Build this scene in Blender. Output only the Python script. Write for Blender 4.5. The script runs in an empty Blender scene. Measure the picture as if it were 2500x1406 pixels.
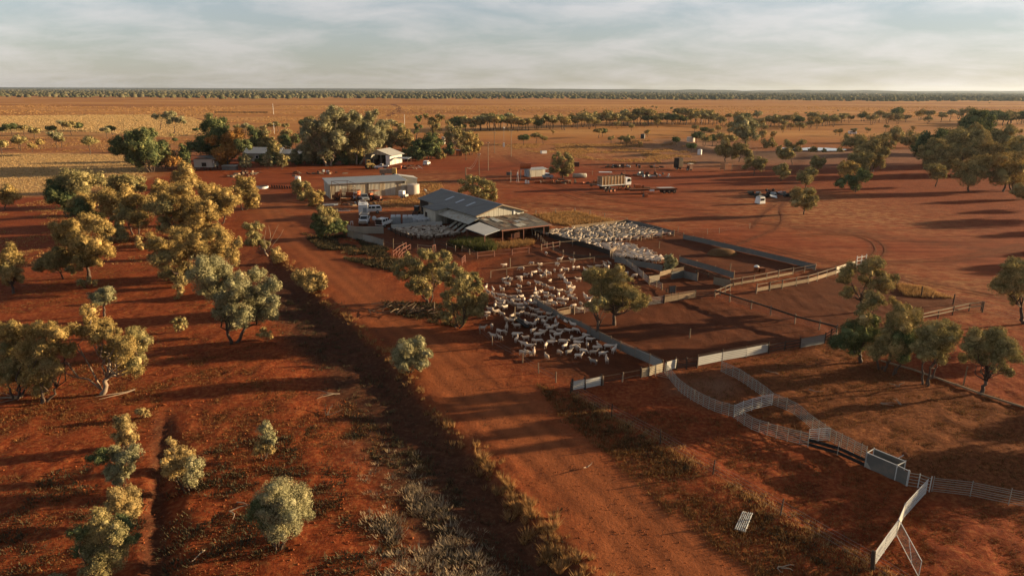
# Outback sheep station at sunset, seen from the air.
import bpy, math, random
import numpy as np
from mathutils import Vector, Matrix, noise as mnoise

sc = bpy.context.scene
R = math.radians
random.seed(7); rng = np.random.default_rng(7)

# ------------------------------------------------------------------ camera, world, sun, exposure
CAM_H = 28.0
PITCH = R(16.19)
ROLL = 0.004
cam_d = bpy.data.cameras.new('camera'); cam_d.sensor_width = 36; cam_d.lens = 24.0
cam_d.clip_end = 60000; cam_d.clip_start = 0.5
cam = bpy.data.objects.new('camera', cam_d); sc.collection.objects.link(cam)
CM = Matrix.Rotation(math.pi/2-PITCH, 3, 'X') @ Matrix.Rotation(ROLL, 3, 'Z')
cam.matrix_world = Matrix.Translation((0, 0, CAM_H)) @ CM.to_4x4()
sc.camera = cam

SUN_EL = R(8.6); SUN_AZ = R(13.6)          # azimuth from +X towards +Y
S = Vector((math.cos(SUN_EL)*math.cos(SUN_AZ), math.cos(SUN_EL)*math.sin(SUN_AZ), math.sin(SUN_EL)))
sun_d = bpy.data.lights.new('sun', 'SUN'); sun_d.energy = 5.0; sun_d.angle = R(0.5); sun_d.color = (1.0, 0.74, 0.43)
sun = bpy.data.objects.new('sun', sun_d); sc.collection.objects.link(sun)
sun.rotation_euler = S.to_track_quat('Z', 'Y').to_euler(); sun.location = (200, 50, 60)

world = bpy.data.worlds.new('World'); sc.world = world; world.use_nodes = True
wn = world.node_tree.nodes; wl = world.node_tree.links; wn.clear()
w_out = wn.new('ShaderNodeOutputWorld'); w_bg = wn.new('ShaderNodeBackground'); w_bg.inputs[1].default_value = 0.05
sky = wn.new('ShaderNodeTexSky'); sky.sky_type = 'NISHITA'; sky.sun_disc = False
sky.sun_elevation = SUN_EL; sky.sun_rotation = math.pi/2-SUN_AZ; sky.altitude = 200
sky.air_density = 1.0; sky.dust_density = 0.2; sky.ozone_density = 1.2
hs = wn.new('ShaderNodeHueSaturation'); hs.inputs['Saturation'].default_value = 0.52; hs.inputs['Value'].default_value = 1.0
wl.new(sky.outputs[0], hs.inputs['Color'])
tint = wn.new('ShaderNodeMix'); tint.data_type = 'RGBA'; tint.blend_type = 'MULTIPLY'; tint.inputs[0].default_value = 1.0
wl.new(hs.outputs[0], tint.inputs[6]); tint.inputs[7].default_value = (0.97, 1.0, 1.12, 1)
# thin streaky evening cloud, laid out on a flat layer overhead
tc = wn.new('ShaderNodeTexCoord'); sx = wn.new('ShaderNodeSeparateXYZ'); wl.new(tc.outputs['Generated'], sx.inputs[0])
def wmath(op, a, b=None):
    n = wn.new('ShaderNodeMath'); n.operation = op
    for i, v in enumerate((a, b)):
        if v is None: continue
        if isinstance(v, (int, float)): n.inputs[i].default_value = v
        else: wl.new(v, n.inputs[i])
    return n.outputs[0]
zc_ = wmath('ADD', wmath('MAXIMUM', sx.outputs[2], 0.0), 0.20)
cxyz = wn.new('ShaderNodeCombineXYZ')
wl.new(wmath('DIVIDE', sx.outputs[0], zc_), cxyz.inputs[0]); wl.new(wmath('DIVIDE', sx.outputs[1], zc_), cxyz.inputs[1])
cmap = wn.new('ShaderNodeMapping'); cmap.inputs['Rotation'].default_value = (0, 0, R(-14)); cmap.inputs['Scale'].default_value = (1.25, 1.5, 1); cmap.inputs['Location'].default_value = (2.3, 5.1, 0)
wl.new(cxyz.outputs[0], cmap.inputs[0])
cn = wn.new('ShaderNodeTexNoise'); cn.inputs['Scale'].default_value = 1.3; cn.inputs['Detail'].default_value = 7; cn.inputs['Roughness'].default_value = 0.62; cn.inputs['Distortion'].default_value = 0.25
wl.new(cmap.outputs[0], cn.inputs['Vector'])
cr = wn.new('ShaderNodeValToRGB'); cr.color_ramp.elements[0].position = 0.40; cr.color_ramp.elements[1].position = 0.64
wl.new(cn.outputs[0], cr.inputs[0])
# cloud is sunlit scatter: brighter than the sky behind it by a fixed ratio, slightly pink
cb = wn.new('ShaderNodeMix'); cb.data_type = 'RGBA'; cb.blend_type = 'MULTIPLY'; cb.inputs[0].default_value = 1
hs2 = wn.new('ShaderNodeHueSaturation'); hs2.inputs['Saturation'].default_value = 0.35; wl.new(tint.outputs[2], hs2.inputs['Color'])
wl.new(hs2.outputs[0], cb.inputs[6]); cb.inputs[7].default_value = (1.36, 1.29, 1.27, 1)
cm = wn.new('ShaderNodeMix'); cm.data_type = 'RGBA'
wl.new(wmath('MULTIPLY', cr.outputs[0], 0.85), cm.inputs[0]); wl.new(tint.outputs[2], cm.inputs[6]); wl.new(cb.outputs[2], cm.inputs[7])
# sky colour scaled down over the lowest few degrees all round, evening out the glare
low = wmath('MULTIPLY_ADD', wmath('MINIMUM', wmath('MULTIPLY', wmath('MAXIMUM', sx.outputs[2], 0.0), 8.0), 1.0), 0.40)
low.node.inputs[2].default_value = 0.58
sm = wn.new('ShaderNodeVectorMath'); sm.operation = 'SCALE'; wl.new(cm.outputs[2], sm.inputs[0]); wl.new(wmath('MULTIPLY', low, wmath('SUBTRACT', 1.0, wmath('MULTIPLY', sx.outputs[0], 0.24))), sm.inputs[3])
wl.new(sm.outputs[0], w_bg.inputs[0]); wl.new(w_bg.outputs[0], w_out.inputs[0])

sc.view_settings.view_transform = 'Standard'; sc.view_settings.look = 'None'
sc.view_settings.exposure = 1.54; sc.view_settings.gamma = 1.0; sc.view_settings.use_curve_mapping = False
sc.cycles.max_bounces = 4; sc.cycles.diffuse_bounces = 1; sc.cycles.glossy_bounces = 2; sc.cycles.transmission_bounces = 3
sc.cycles.transparent_max_bounces = 4; sc.cycles.volume_bounces = 0

# ------------------------------------------------------------------ plan helpers (pixel of the survey photo -> place on the ground)
F = 2500*24.0/36.0
def ray(px, py):
    return CM @ Vector(((px-1250)/F, (703-py)/F, -1.0))
def G(px, py, z=0.0):
    d = ray(px, py); t = (z-CAM_H)/d.z
    return Vector((d.x*t, d.y*t, z))
def atY(px, py, Y):
    d = ray(px, py); t = Y/d.y
    return Vector((d.x*t, Y, CAM_H+d.z*t))
def depth(P):
    return P[1]*math.cos(PITCH)+(CAM_H-P[2])*math.sin(PITCH)
def poly(pts): return np.array([G(*p)[:2] for p in pts])

def lat_noise(x, y, s, seed):
    """cheap smooth value noise"""
    r = np.random.default_rng(seed).random((257, 257)); u = (x/s) % 256; v = (y/s) % 256
    i = np.floor(u).astype(int); j = np.floor(v).astype(int); fu = u-i; fv = v-j
    fu = fu*fu*(3-2*fu); fv = fv*fv*(3-2*fv)
    return (r[i, j]*(1-fu)+r[i+1, j]*fu)*(1-fv)+(r[i, j+1]*(1-fu)+r[i+1, j+1]*fu)*fv
def seg_dist(X, Y, line):
    """distance to polyline, signed side (left of travel positive) and arc length"""
    best = np.full(X.shape, 1e9); side = np.zeros(X.shape); arc = np.zeros(X.shape); L = 0.0
    for (x0, y0), (x1, y1) in zip(line[:-1], line[1:]):
        dx, dy = x1-x0, y1-y0; l2 = dx*dx+dy*dy
        t = np.clip(((X-x0)*dx+(Y-y0)*dy)/l2, 0, 1)
        d = np.hypot(X-x0-t*dx, Y-y0-t*dy)
        m = d < best
        best = np.where(m, d, best); side = np.where(m, np.sign(dx*(Y-y0)-dy*(X-x0)), side)
        arc = np.where(m, L+t*math.sqrt(l2), arc); L += math.sqrt(l2)
    return best, side, arc
def inside(X, Y, pg):
    c = np.zeros(X.shape, bool); n = len(pg)
    for i in range(n):
        x0, y0 = pg[i]; x1, y1 = pg[(i+1) % n]
        if y0 == y1: continue
        k = ((y0 > Y) != (y1 > Y)) & (X < (x1-x0)*(Y-y0)/(y1-y0)+x0)
        c ^= k
    return c
def soft(X, Y, pg, w):
    """1 well inside polygon, 0 outside, blurred over w metres (w may be an array)"""
    d, _, _ = seg_dist(X, Y, np.vstack([pg, pg[:1]]))
    s = np.where(inside(X, Y, pg), d, -d)
    return np.clip(s/w*0.5+0.5, 0, 1)
def sstep(a, b, x):
    t = np.clip((x-a)/(b-a), 0, 1); return t*t*(3-2*t)

LIP = poly([(560, 470), (600, 540), (690, 632), (770, 712), (860, 787), (940, 858), (1010, 940), (1095, 1045), (1175, 1112), (1255, 1222), (1340, 1305), (1430, 1400), (1560, 1540), (1800, 1800)])
FURROW = poly([(402, 1000), (392, 1060), (384, 1150), (378, 1250), (370, 1406), (360, 1560)])
BANK = poly([(1560, 352), (1640, 350), (1730, 372), (1840, 381), (2000, 384), (2140, 382), (2230, 376)])
BERM = poly([(1390, 955), (1500, 1020), (1612, 1086), (1740, 1165), (1905, 1262), (2050, 1345), (2140, 1400), (2300, 1520)])
def terrain(X, Y):
    X = np.asarray(X, float); Y = np.asarray(Y, float)
    z = np.zeros(X.shape)
    m = (Y > 0) & (Y < 190) & (np.abs(X) < 150)
    if m.any():
        x, y = X[m], Y[m]
        d, s, a = seg_dist(x, y, LIP)
        left = np.where(s < 0, d, -d)      # line runs towards the viewer: its right-hand side is photo-left
        dep = 0.18+0.82*sstep(150, 85, y)
        left = left+(lat_noise(x, y, 2.3, 51)-0.5)*1.6+(lat_noise(x, y, 0.8, 52)-0.5)*0.8
        prof = -0.62*sstep(-0.8, 2.2, left)+0.50*sstep(3.8, 13, left)
        lip = 0.10*np.exp(-((left+0.6)/1.1)**2)
        z[m] += dep*(prof+lip)
        d2, s2, _ = seg_dist(x, y, FURROW)
        sg = np.where(s2 > 0, d2, -d2)+(lat_noise(x, y, 1.2, 53)-0.5)*0.6
        z[m] += -0.36*(sstep(-2.4, 0.0, -np.abs(sg)*np.where(sg < 0, 3.2, 1.0)))*sstep(60, 50, y)
        d3, _, _ = seg_dist(x, y, BERM)
        z[m] += 0.10*lat_noise(x, y, 1.1, 54)*np.exp(-(d3/0.8)**2)
    m = (Y > 230) & (Y < 480) & (X > 50) & (X < 260)
    if m.any():
        d, _, _ = seg_dist(X[m], Y[m], BANK)
        z[m] += 2.0*np.exp(-(d/9.0)**2)
    return z
def gz(x, y): return float(terrain(np.array([x]), np.array([y]))[0])
def GP(px, py):
    p = G(px, py); z = gz(p.x, p.y); p = G(px, py, z); p.z = gz(p.x, p.y); return p

# ------------------------------------------------------------------ object helpers
COL = sc.collection
def tag(o, label=None, cat=None, group=None, kind=None):
    if label: o['label'] = label
    if cat: o['category'] = cat
    if group: o['group'] = group
    if kind: o['kind'] = kind
    return o
def thing(name, label, cat, loc=(0, 0, 0), rz=0.0, group=None):
    o = bpy.data.objects.new(name, None); COL.objects.link(o); o.empty_display_size = 0.3
    o.location = loc; o.rotation_euler = (0, 0, rz)
    return tag(o, label, cat, group)
def dup(o, parent=None):
    c = o.copy(); COL.objects.link(c)
    if parent is not None: c.parent = parent
    for ch in list(o.children): dup(ch, c)
    return c
def np_mesh(name, V, Fc, mats=(), smooth=False, midx=None):
    """mesh from arrays; Fc is an (n,3) or (n,4) index array"""
    me = bpy.data.meshes.new(name); V = np.asarray(V, np.float32); Fc = np.asarray(Fc, np.int32)
    me.vertices.add(len(V)); me.vertices.foreach_set('co', V.ravel())
    n, k = Fc.shape
    me.loops.add(n*k); me.loops.foreach_set('vertex_index', Fc.ravel())
    me.polygons.add(n); me.polygons.foreach_set('loop_start', np.arange(0, n*k, k, dtype=np.int32))
    if smooth: me.polygons.foreach_set('use_smooth', np.ones(n, bool))
    for m in mats: me.materials.append(m)
    if midx is not None: me.polygons.foreach_set('material_index', np.asarray(midx, np.int32))
    me.update(calc_edges=True); me.validate()
    return me
def link(name, me, parent=None, loc=None):
    o = bpy.data.objects.new(name, me); COL.objects.link(o)
    if parent is not None: o.parent = parent
    if loc is not None: o.location = loc
    return o

class MB:
    """collects primitive shapes into one mesh"""
    def __init__(s): s.v = []; s.f = []
    def add(s, vs, fs):
        n = len(s.v); s.v += [tuple(v) for v in vs]; s.f += [tuple(i+n for i in f) for f in fs]; return s
    def box(s, c, d, rz=0.0, M=None, taper=1.0):
        hx, hy, hz = d[0]/2, d[1]/2, d[2]/2
        vs = [Vector((x*(taper if z > 0 else 1), y*(taper if z > 0 else 1), z)) for z in (-hz, hz) for x, y in ((-hx, -hy), (hx, -hy), (hx, hy), (-hx, hy))]
        m = M if M is not None else Matrix.Rotation(rz, 3, 'Z')
        vs = [m @ v+Vector(c) for v in vs]
        return s.add(vs, [(3, 2, 1, 0), (4, 5, 6, 7), (0, 1, 5, 4), (1, 2, 6, 5), (2, 3, 7, 6), (3, 0, 4, 7)])
    def bar(s, a, b, w, h=None):
        a, b = Vector(a), Vector(b); h = h or w; d = b-a; L = d.length
        if L < 1e-5: return s
        d /= L; up = Vector((0, 0, 1)) if abs(d.z) < 0.95 else Vector((0, 1, 0))
        sd = d.cross(up).normalized(); up = sd.cross(d)
        vs = [p+sd*x*w/2+up*z*h/2 for p in (a, b) for x, z in ((-1, -1), (1, -1), (1, 1), (-1, 1))]
        return s.add(vs, [(0, 1, 2, 3), (7, 6, 5, 4), (0, 4, 5, 1), (1, 5, 6, 2), (2, 6, 7, 3), (3, 7, 4, 0)])
    def tube(s, pts, rad, n=6, cap=True):
        pts = [Vector(p) for p in pts]
        if not hasattr(rad, '__len__'): rad = [rad]*len(pts)
        rings = []; N = len(s.v)
        prev = None
        for i, p in enumerate(pts):
            d = (pts[min(i+1, len(pts)-1)]-pts[max(i-1, 0)]).normalized()
            if prev is None:
                prev = d.orthogonal().normalized()
            u = (prev-d*prev.dot(d))
            u = u.normalized() if u.length > 1e-4 else d.orthogonal().normalized()
            prev = u; w = d.cross(u)
            for k in range(n):
                a = 2*math.pi*k/n; s.v.append(tuple(p+(u*math.cos(a)+w*math.sin(a))*rad[i]))
        for i in range(len(pts)-1):
            for k in range(n):
                a = N+i*n+k; b = N+i*n+(k+1) % n
                s.f.append((a, b, b+n, a+n))
        if cap:
            s.f.append(tuple(N+k for k in range(n))[::-1]); s.f.append(tuple(N+(len(pts)-1)*n+k for k in range(n)))
        return s
    def cyl(s, c, r, h, n=16, r2=None):
        c = Vector(c); return s.tube([c, c+Vector((0, 0, h))], [r, r if r2 is None else r2], n)
    def wheel(s, c, r, w, n=14, ax=(0, 1, 0)):
        c = Vector(c); a = Vector(ax)*w/2
        return s.tube([c-a, c-a*0.8, c+a*0.8, c+a], [r*0.9, r, r, r*0.9], n)
    def prism(s, prof, y0, y1):
        """profile in XZ extruded along Y"""
        n = len(prof)
        vs = [(x, y0, z) for x, z in prof]+[(x, y1, z) for x, z in prof]
        return s.add(vs, [tuple(range(n)), tuple(range(2*n-1, n-1, -1))]+[(i, i+n, (i+1) % n+n, (i+1) % n) for i in range(n)])
    def slab(s, q, t):
        """thick quad, q four corners, thickness t downwards along its normal"""
        q = [Vector(p) for p in q]; nrm = (q[1]-q[0]).cross(q[3]-q[0]).normalized()
        if nrm.z < 0: nrm = -nrm
        vs = q+[p-nrm*t for p in q]
        return s.add(vs, [(0, 1, 2, 3), (7, 6, 5, 4), (0, 4, 5, 1), (1, 5, 6, 2), (2, 6, 7, 3), (3, 7, 4, 0)])
    def sheet(s, q, n, amp, t=0.01):
        """corrugated sheet on quad q (ridges run from edge 0-1 to edge 3-2), n ridges"""
        q = [Vector(p) for p in q]; nrm = (q[1]-q[0]).cross(q[3]-q[0]).normalized()
        N = len(s.v); m = 2*n
        for j in range(m+1):
            f = j/m; o = nrm*(amp if j % 2 else -amp)
            s.v.append(tuple(q[0].lerp(q[1], f)+o)); s.v.append(tuple(q[3].lerp(q[2], f)+o))
        for j in range(m):
            a = N+2*j; s.f.append((a, a+2, a+3, a+1))
        return s
    def build(s, name, mat, parent=None, origin=None, smooth=False, bevel=0):
        me = bpy.data.meshes.new(name)
        o0 = Vector(origin) if origin is not None else Vector((0, 0, 0))
        me.from_pydata([tuple(Vector(v)-o0) for v in s.v], [], s.f); me.materials.append(mat)
        if smooth:
            for p in me.polygons: p.use_smooth = True
        me.update()
        o = link(name, me, parent)
        if bevel:
            b = o.modifiers.new('bevel', 'BEVEL'); b.width = bevel; b.segments = 2; b.limit_method = 'ANGLE'
        return o

# ------------------------------------------------------------------ materials
MAT = {}
def newmat(name):
    m = bpy.data.materials.new(name); m.use_nodes = True; MAT[name] = m
    nt = m.node_tree; b = nt.nodes['Principled BSDF']
    return m, nt, b
def noise_tex(nt, scale, detail=4, rough=0.55, coord='Object', stretch=None, dist=0.0):
    t = nt.nodes.new('ShaderNodeTexCoord'); n = nt.nodes.new('ShaderNodeTexNoise')
    n.inputs['Scale'].default_value = scale; n.inputs['Detail'].default_value = detail; n.inputs['Roughness'].default_value = rough; n.inputs['Distortion'].default_value = dist
    if coord == 'World':
        g = nt.nodes.new('ShaderNodeNewGeometry'); src = g.outputs['Position']
    else: src = t.outputs[coord]
    if stretch:
        mp = nt.nodes.new('ShaderNodeMapping'); mp.inputs['Scale'].default_value = stretch; nt.links.new(src, mp.inputs[0]); src = mp.outputs[0]
    nt.links.new(src, n.inputs['Vector'])
    return n.outputs[0]
def ramp(nt, fac, stops):
    r = nt.nodes.new('ShaderNodeValToRGB'); e = r.color_ramp.elements
    while len(e) < len(stops): e.new(0.5)
    for i, (p, c) in enumerate(stops):
        e[i].position = p; e[i].color = (c[0], c[1], c[2], 1) if hasattr(c, '__len__') else (c, c, c, 1)
    nt.links.new(fac, r.inputs[0]); return r.outputs[0]
def mix(nt, fac, a, b, mode='MIX'):
    m = nt.nodes.new('ShaderNodeMix'); m.data_type = 'RGBA'; m.blend_type = mode
    for i, v in ((0, fac), (6, a), (7, b)):
        if hasattr(v, 'links') or hasattr(v, 'is_linked'): nt.links.new(v, m.inputs[i])
        elif hasattr(v, '__len__'): m.inputs[i].default_value = (v[0], v[1], v[2], 1)
        else: m.inputs[i].default_value = v
    return m.outputs[2]
def simple(name, col, rough=0.7, metal=0.0, var=0.25, scale=3.0, spec=0.3, dirt=None, dirt_amt=0.5, stretch=None, bump=0.0, objvar=0.0):
    """base colour with uneven wear; dirt = colour of a second, patchy layer"""
    m, nt, b = newmat(name)
    n = noise_tex(nt, scale, 5, 0.6, stretch=stretch)
    c = mix(nt, 1.0, col, ramp(nt, n, [(0.25, 1-var), (0.75, 1+var*0.6)]), 'MULTIPLY')
    if dirt is not None:
        n2 = noise_tex(nt, scale*0.55, 6, 0.7, stretch=stretch)
        c = mix(nt, ramp(nt, n2, [(0.62-0.3*dirt_amt, 0.0), (0.72-0.12*dirt_amt, 1.0)]), c, dirt)
    if objvar:
        oi = nt.nodes.new('ShaderNodeObjectInfo')
        c = mix(nt, 1.0, c, ramp(nt, oi.outputs['Random'], [(0, 1-objvar), (1, 1+objvar)]), 'MULTIPLY')
    nt.links.new(c, b.inputs['Base Color'])
    b.inputs['Roughness'].default_value = rough; b.inputs['Metallic'].default_value = metal
    b.inputs['Specular IOR Level'].default_value = spec
    if bump:
        bp = nt.nodes.new('ShaderNodeBump'); bp.inputs['Strength'].default_value = bump; bp.inputs['Distance'].default_value = 0.03
        nt.links.new(noise_tex(nt, scale*6, 4), bp.inputs['Height']); nt.links.new(bp.outputs[0], b.inputs['Normal'])
    return m
def foliage(name, c0, c1, c2, transl=0.10):
    """leaf material, each leaf its own tone between three colours"""
    m, nt, b = newmat(name)
    g = nt.nodes.new('ShaderNodeNewGeometry')
    c = ramp(nt, g.outputs['Random Per Island'], [(0.0, c0), (0.5, c1), (1.0, c2)])
    big = noise_tex(nt, 0.55, 3, coord='World')
    c = mix(nt, 1.0, c, ramp(nt, big, [(0.3, (0.75, 0.80, 0.85)), (0.7, (1.2, 1.12, 1.0))]), 'MULTIPLY')
    d = nt.nodes.new('ShaderNodeBsdfDiffuse'); t = nt.nodes.new('ShaderNodeBsdfTranslucent'); mx = nt.nodes.new('ShaderNodeMixShader')
    nt.links.new(c, d.inputs[0]); nt.links.new(c, t.inputs[0]); mx.inputs[0].default_value = transl
    nt.links.new(d.outputs[0], mx.inputs[1]); nt.links.new(t.outputs[0], mx.inputs[2])
    nt.links.new(mx.outputs[0], nt.nodes['Material Output'].inputs[0]); nt.nodes.remove(b)
    return m
# ------------------------------------------------------------------ ground: one sheet to the horizon
def axis_lines():
    xs = [0.0]; s = 0.38
    while xs[-1] < 16000:
        if xs[-1] > 48: s = max(s, 0.38+(xs[-1]-48)*0.032)
        xs.append(xs[-1]+s)
    xs = np.array(xs); xs = np.concatenate([-xs[:0:-1], xs])
    ys = [22.0]; 
    while ys[-1] < 16500: ys.append(ys[-1]+max(0.26, (ys[-1]-22)*0.0115+0.15))
    ys = np.concatenate([[-9000, -2000, -500, -120, -40, 0, 12, 18], ys])
    return xs, ys
gx, gy = axis_lines()
X, Y = np.meshgrid(gx, gy)
X = X.astype(np.float64); nX, nY = len(gx), len(gy)
Xf, Yf = X.ravel(), Y.ravel()
near = (Yf > 10) & (Yf < 420) & (np.abs(Xf) < 420)
xn, yn = Xf[near], Yf[near]
def field(fn):
    a = np.zeros(Xf.shape, np.float32); a[near] = fn(xn, yn); return a
wob = lat_noise(xn, yn, 5.0, 1)*1.0+lat_noise(xn, yn, 1.6, 2)*0.6-0.8      # ragged edges
def zone(pts, w, wb=1.0):
    pg = poly(pts)
    lo = pg.min(0)-30; hi = pg.max(0)+30
    a = np.zeros(xn.shape, np.float32); m = (xn > lo[0]) & (xn < hi[0]) & (yn > lo[1]) & (yn < hi[1])
    ww = w*(1+yn[m]/150)
    a[m] = soft(xn[m]+wob[m]*wb*2, yn[m]+wob[m]*wb*2, pg, ww); return a
z_road = zone([(585, 500), (640, 560), (705, 628), (785, 705), (875, 780), (955, 852), (1035, 930), (1120, 1040), (1200, 1110), (1285, 1222), (1375, 1320), (1470, 1420), (1570, 1540),
               (2080, 1560), (1890, 1406), (1690, 1270), (1500, 1110), (1370, 1010), (1250, 935), (1130, 855), (1045, 800), (965, 740), (885, 670), (810, 612), (745, 565), (700, 520), (680, 480), (640, 460)], 2.0)
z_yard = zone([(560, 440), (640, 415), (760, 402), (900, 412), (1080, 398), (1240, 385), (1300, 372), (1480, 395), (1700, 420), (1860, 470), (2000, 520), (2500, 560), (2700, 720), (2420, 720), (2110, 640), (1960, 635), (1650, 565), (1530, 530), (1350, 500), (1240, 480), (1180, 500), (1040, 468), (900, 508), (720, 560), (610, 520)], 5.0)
z_dung = np.maximum.reduce([zone(p, 1.2) for p in (
    [(1185, 690), (1200, 640), (1300, 600), (1340, 575), (1530, 540), (1645, 570), (1700, 580), (1990, 655), (1850, 690), (1745, 725), (2040, 812), (1880, 865), (1620, 905), (1395, 950), (1170, 835)],
    [(1745, 727), (1845, 705), (2090, 655), (2190, 690), (2400, 745), (2240, 775), (2100, 812), (2040, 812)],
    [(855, 575), (955, 553), (1080, 548), (1180, 580), (1300, 570), (1330, 590), (1180, 640), (1000, 635), (935, 605)],
    [(880, 545), (1060, 530), (1080, 545), (930, 560)])])
z_litter = zone([(1645, 912), (1880, 868), (2040, 815), (2170, 890), (2500, 995), (2900, 1130), (2900, 1260), (2460, 1232), (2275, 1205), (2110, 1142), (1970, 1085), (1795, 1018), (1700, 985)], 1.5)
z_straw = np.maximum.reduce([zone(p, 3.0, 2.0) for p in (
    [(-300, 372), (0, 373), (150, 374), (300, 378), (380, 405), (350, 432), (180, 472), (0, 480), (-300, 490)],)])
z_patch = np.maximum.reduce([zone(p, 14.0, 4.0) for p in (
    [(1330, 362), (1500, 352), (1660, 356), (1700, 398), (1500, 392), (1380, 385)], [(0, 335), (260, 345), (470, 345), (560, 322), (600, 345), (520, 372), (250, 368), (0, 362)],
    [(1190, 360), (1300, 350), (1330, 372), (1240, 380)], [(600, 322), (760, 322), (770, 350), (640, 356)], [(1300, 520), (1405, 512), (1500, 535), (1390, 552), (1330, 545)],
    [(1000, 440), (1060, 445), (1035, 475), (930, 505), (890, 498), (985, 478)], [(2180, 690), (2260, 700), (2220, 720), (2170, 705)], [(1900, 488), (2020, 498), (2150, 540), (1960, 535)])])
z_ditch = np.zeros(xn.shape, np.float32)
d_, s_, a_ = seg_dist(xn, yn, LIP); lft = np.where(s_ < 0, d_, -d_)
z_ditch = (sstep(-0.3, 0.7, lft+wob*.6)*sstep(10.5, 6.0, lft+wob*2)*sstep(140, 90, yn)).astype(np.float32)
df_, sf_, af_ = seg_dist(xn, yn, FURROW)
z_ditch = np.maximum(z_ditch, sstep(1.1, 0.3, df_+wob*0.5)*sstep(60, 52, yn)*0.9).astype(np.float32)  # furrow darkened too: the rut's shade painted in along with dark litter
z_pale = np.maximum(zone([(1590, 345), (1680, 338), (1760, 350), (1850, 372), (2000, 372), (2200, 372), (2260, 385), (2060, 400), (1850, 398), (1700, 400), (1640, 365)], 9), zone([(2170, 372), (2250, 365), (2290, 385), (2200, 392)], 5)*0.8)
z_pale = np.maximum(z_pale, zone([(1648, 912), (1700, 925), (1765, 912), (1815, 935), (1800, 962), (1770, 985), (1715, 968), (1668, 940)], 1.2)*0.75)
z_litter = z_litter*(1-z_pale)
# wheel tracks: pairs of ruts
z_track = np.zeros(xn.shape, np.float32)
TR = [([(600, 470), (640, 545), (740, 640), (850, 740), (960, 830), (1060, 930), (1190, 1060), (1330, 1200), (1500, 1360), (1650, 1520)], 0.9, 0.28),
      ([(650, 470), (690, 540), (790, 625), (900, 715), (1010, 800), (1150, 905), (1320, 1050), (1500, 1210), (1700, 1400)], 0.9, 0.26),
      ([(1945, 470), (1925, 488), (1905, 510), (1908, 540), (1890, 560), (1840, 580), (1790, 600)], 0.0, 0.45), ([(1880, 505), (1850, 530), (1832, 560)], 0.0, 0.35),
      ([(1960, 385), (1950, 400), (1938, 440), (1925, 470), (1890, 505)], 1.0, 0.4),
      ([(1300, 560), (1240, 500), (1400, 505), (1700, 520), (2000, 560), (2500, 620)], 1.0, 0.5), ([(1650, 566), (1800, 600), (2000, 640), (2300, 690), (2500, 735)], 0.9, 0.3),
      ([(960, 470), (1100, 440), (1300, 440), (1500, 480), (1800, 500)], 1.0, 0.5), ([(700, 480), (900, 430), (1100, 425), (1300, 400)], 1.0, 0.6), ([(1235, 380), (1350, 450), (1500, 480)], 1.0, 0.5),
      ([(2120, 640), (2300, 640), (2500, 600)], 1.0, 0.4), ([(2110, 660), (2150, 600), (2080, 560), (1950, 560)], 1.0, 0.4)]
for pts, half, wd in TR:
    pg = poly(pts); lo = pg.min(0)-4; hi = pg.max(0)+4
    m = (xn > lo[0]) & (xn < hi[0]) & (yn > lo[1]) & (yn < hi[1])
    d, _, _ = seg_dist(xn[m]+wob[m]*0.3, yn[m], pg); ww = wd*(1+yn[m]/160)
    z_track[m] = np.maximum(z_track[m], np.exp(-((d-half)/ww)**2))
# heights: terrain plus clods
clod = np.zeros(xn.shape)
for s, a, sd in ((2.6, 0.14, 11), (1.0, 0.15, 12), (0.45, 0.09, 13)):
    clod += a*(lat_noise(xn, yn, s, sd)-0.5)*np.clip(1.0-np.maximum(0, yn*0.004-s*0.7), 0, 1)
rough = 1.0-0.75*np.maximum(z_road, np.minimum(z_yard, 1))-0.15*z_dung
rough = np.clip(rough+0.5*z_ditch, 0.15, 1.6)*np.clip(1.2-np.abs(yn)/260, 0, 1)
broad = 0.0
Z = np.zeros(Xf.shape); Z[near] = terrain(xn, yn)+clod*rough-0.02*z_track*np.clip(1.3-yn/120, 0, 1)
# far low swells
far = Yf > 2500
Z[far] += 0.0
V = np.stack([Xf, Yf, Z], 1)
idx = np.arange(nX*nY).reshape(nY, nX)
Q = np.stack([idx[:-1, :-1], idx[:-1, 1:], idx[1:, 1:], idx[1:, :-1]], -1).reshape(-1, 4)

mg, nt, b = newmat('red_earth')
L = nt.links.new
def attr(n):
    a = nt.nodes.new('ShaderNodeAttribute'); a.attribute_name = n; return a.outputs['Fac']
def mul(a, v):
    m = nt.nodes.new('ShaderNodeMath'); m.operation = 'MULTIPLY'
    for i, q in enumerate((a, v)):
        if isinstance(q, (int, float)): m.inputs[i].default_value = q
        else: L(q, m.inputs[i])
    m.use_clamp = False; return m.outputs[0]
n_big = noise_tex(nt, 0.045, 5, 0.6, 'World'); n_mid = noise_tex(nt, 0.38, 6, 0.65, 'World'); n_fine = noise_tex(nt, 2.4, 6, 0.72, 'World'); n_grit = noise_tex(nt, 11.0, 3, 0.6, 'World')
soil = ramp(nt, n_mid, [(0.3, (0.118, 0.025, 0.009)), (0.55, (0.185, 0.041, 0.013)), (0.75, (0.241, 0.062, 0.021))])
soil = mix(nt, 1.0, soil, ramp(nt, n_big, [(0.3, (1.136, 0.992, 0.900)), (0.7, (1.15, 1.15, 1.15))]), 'MULTIPLY')
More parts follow.
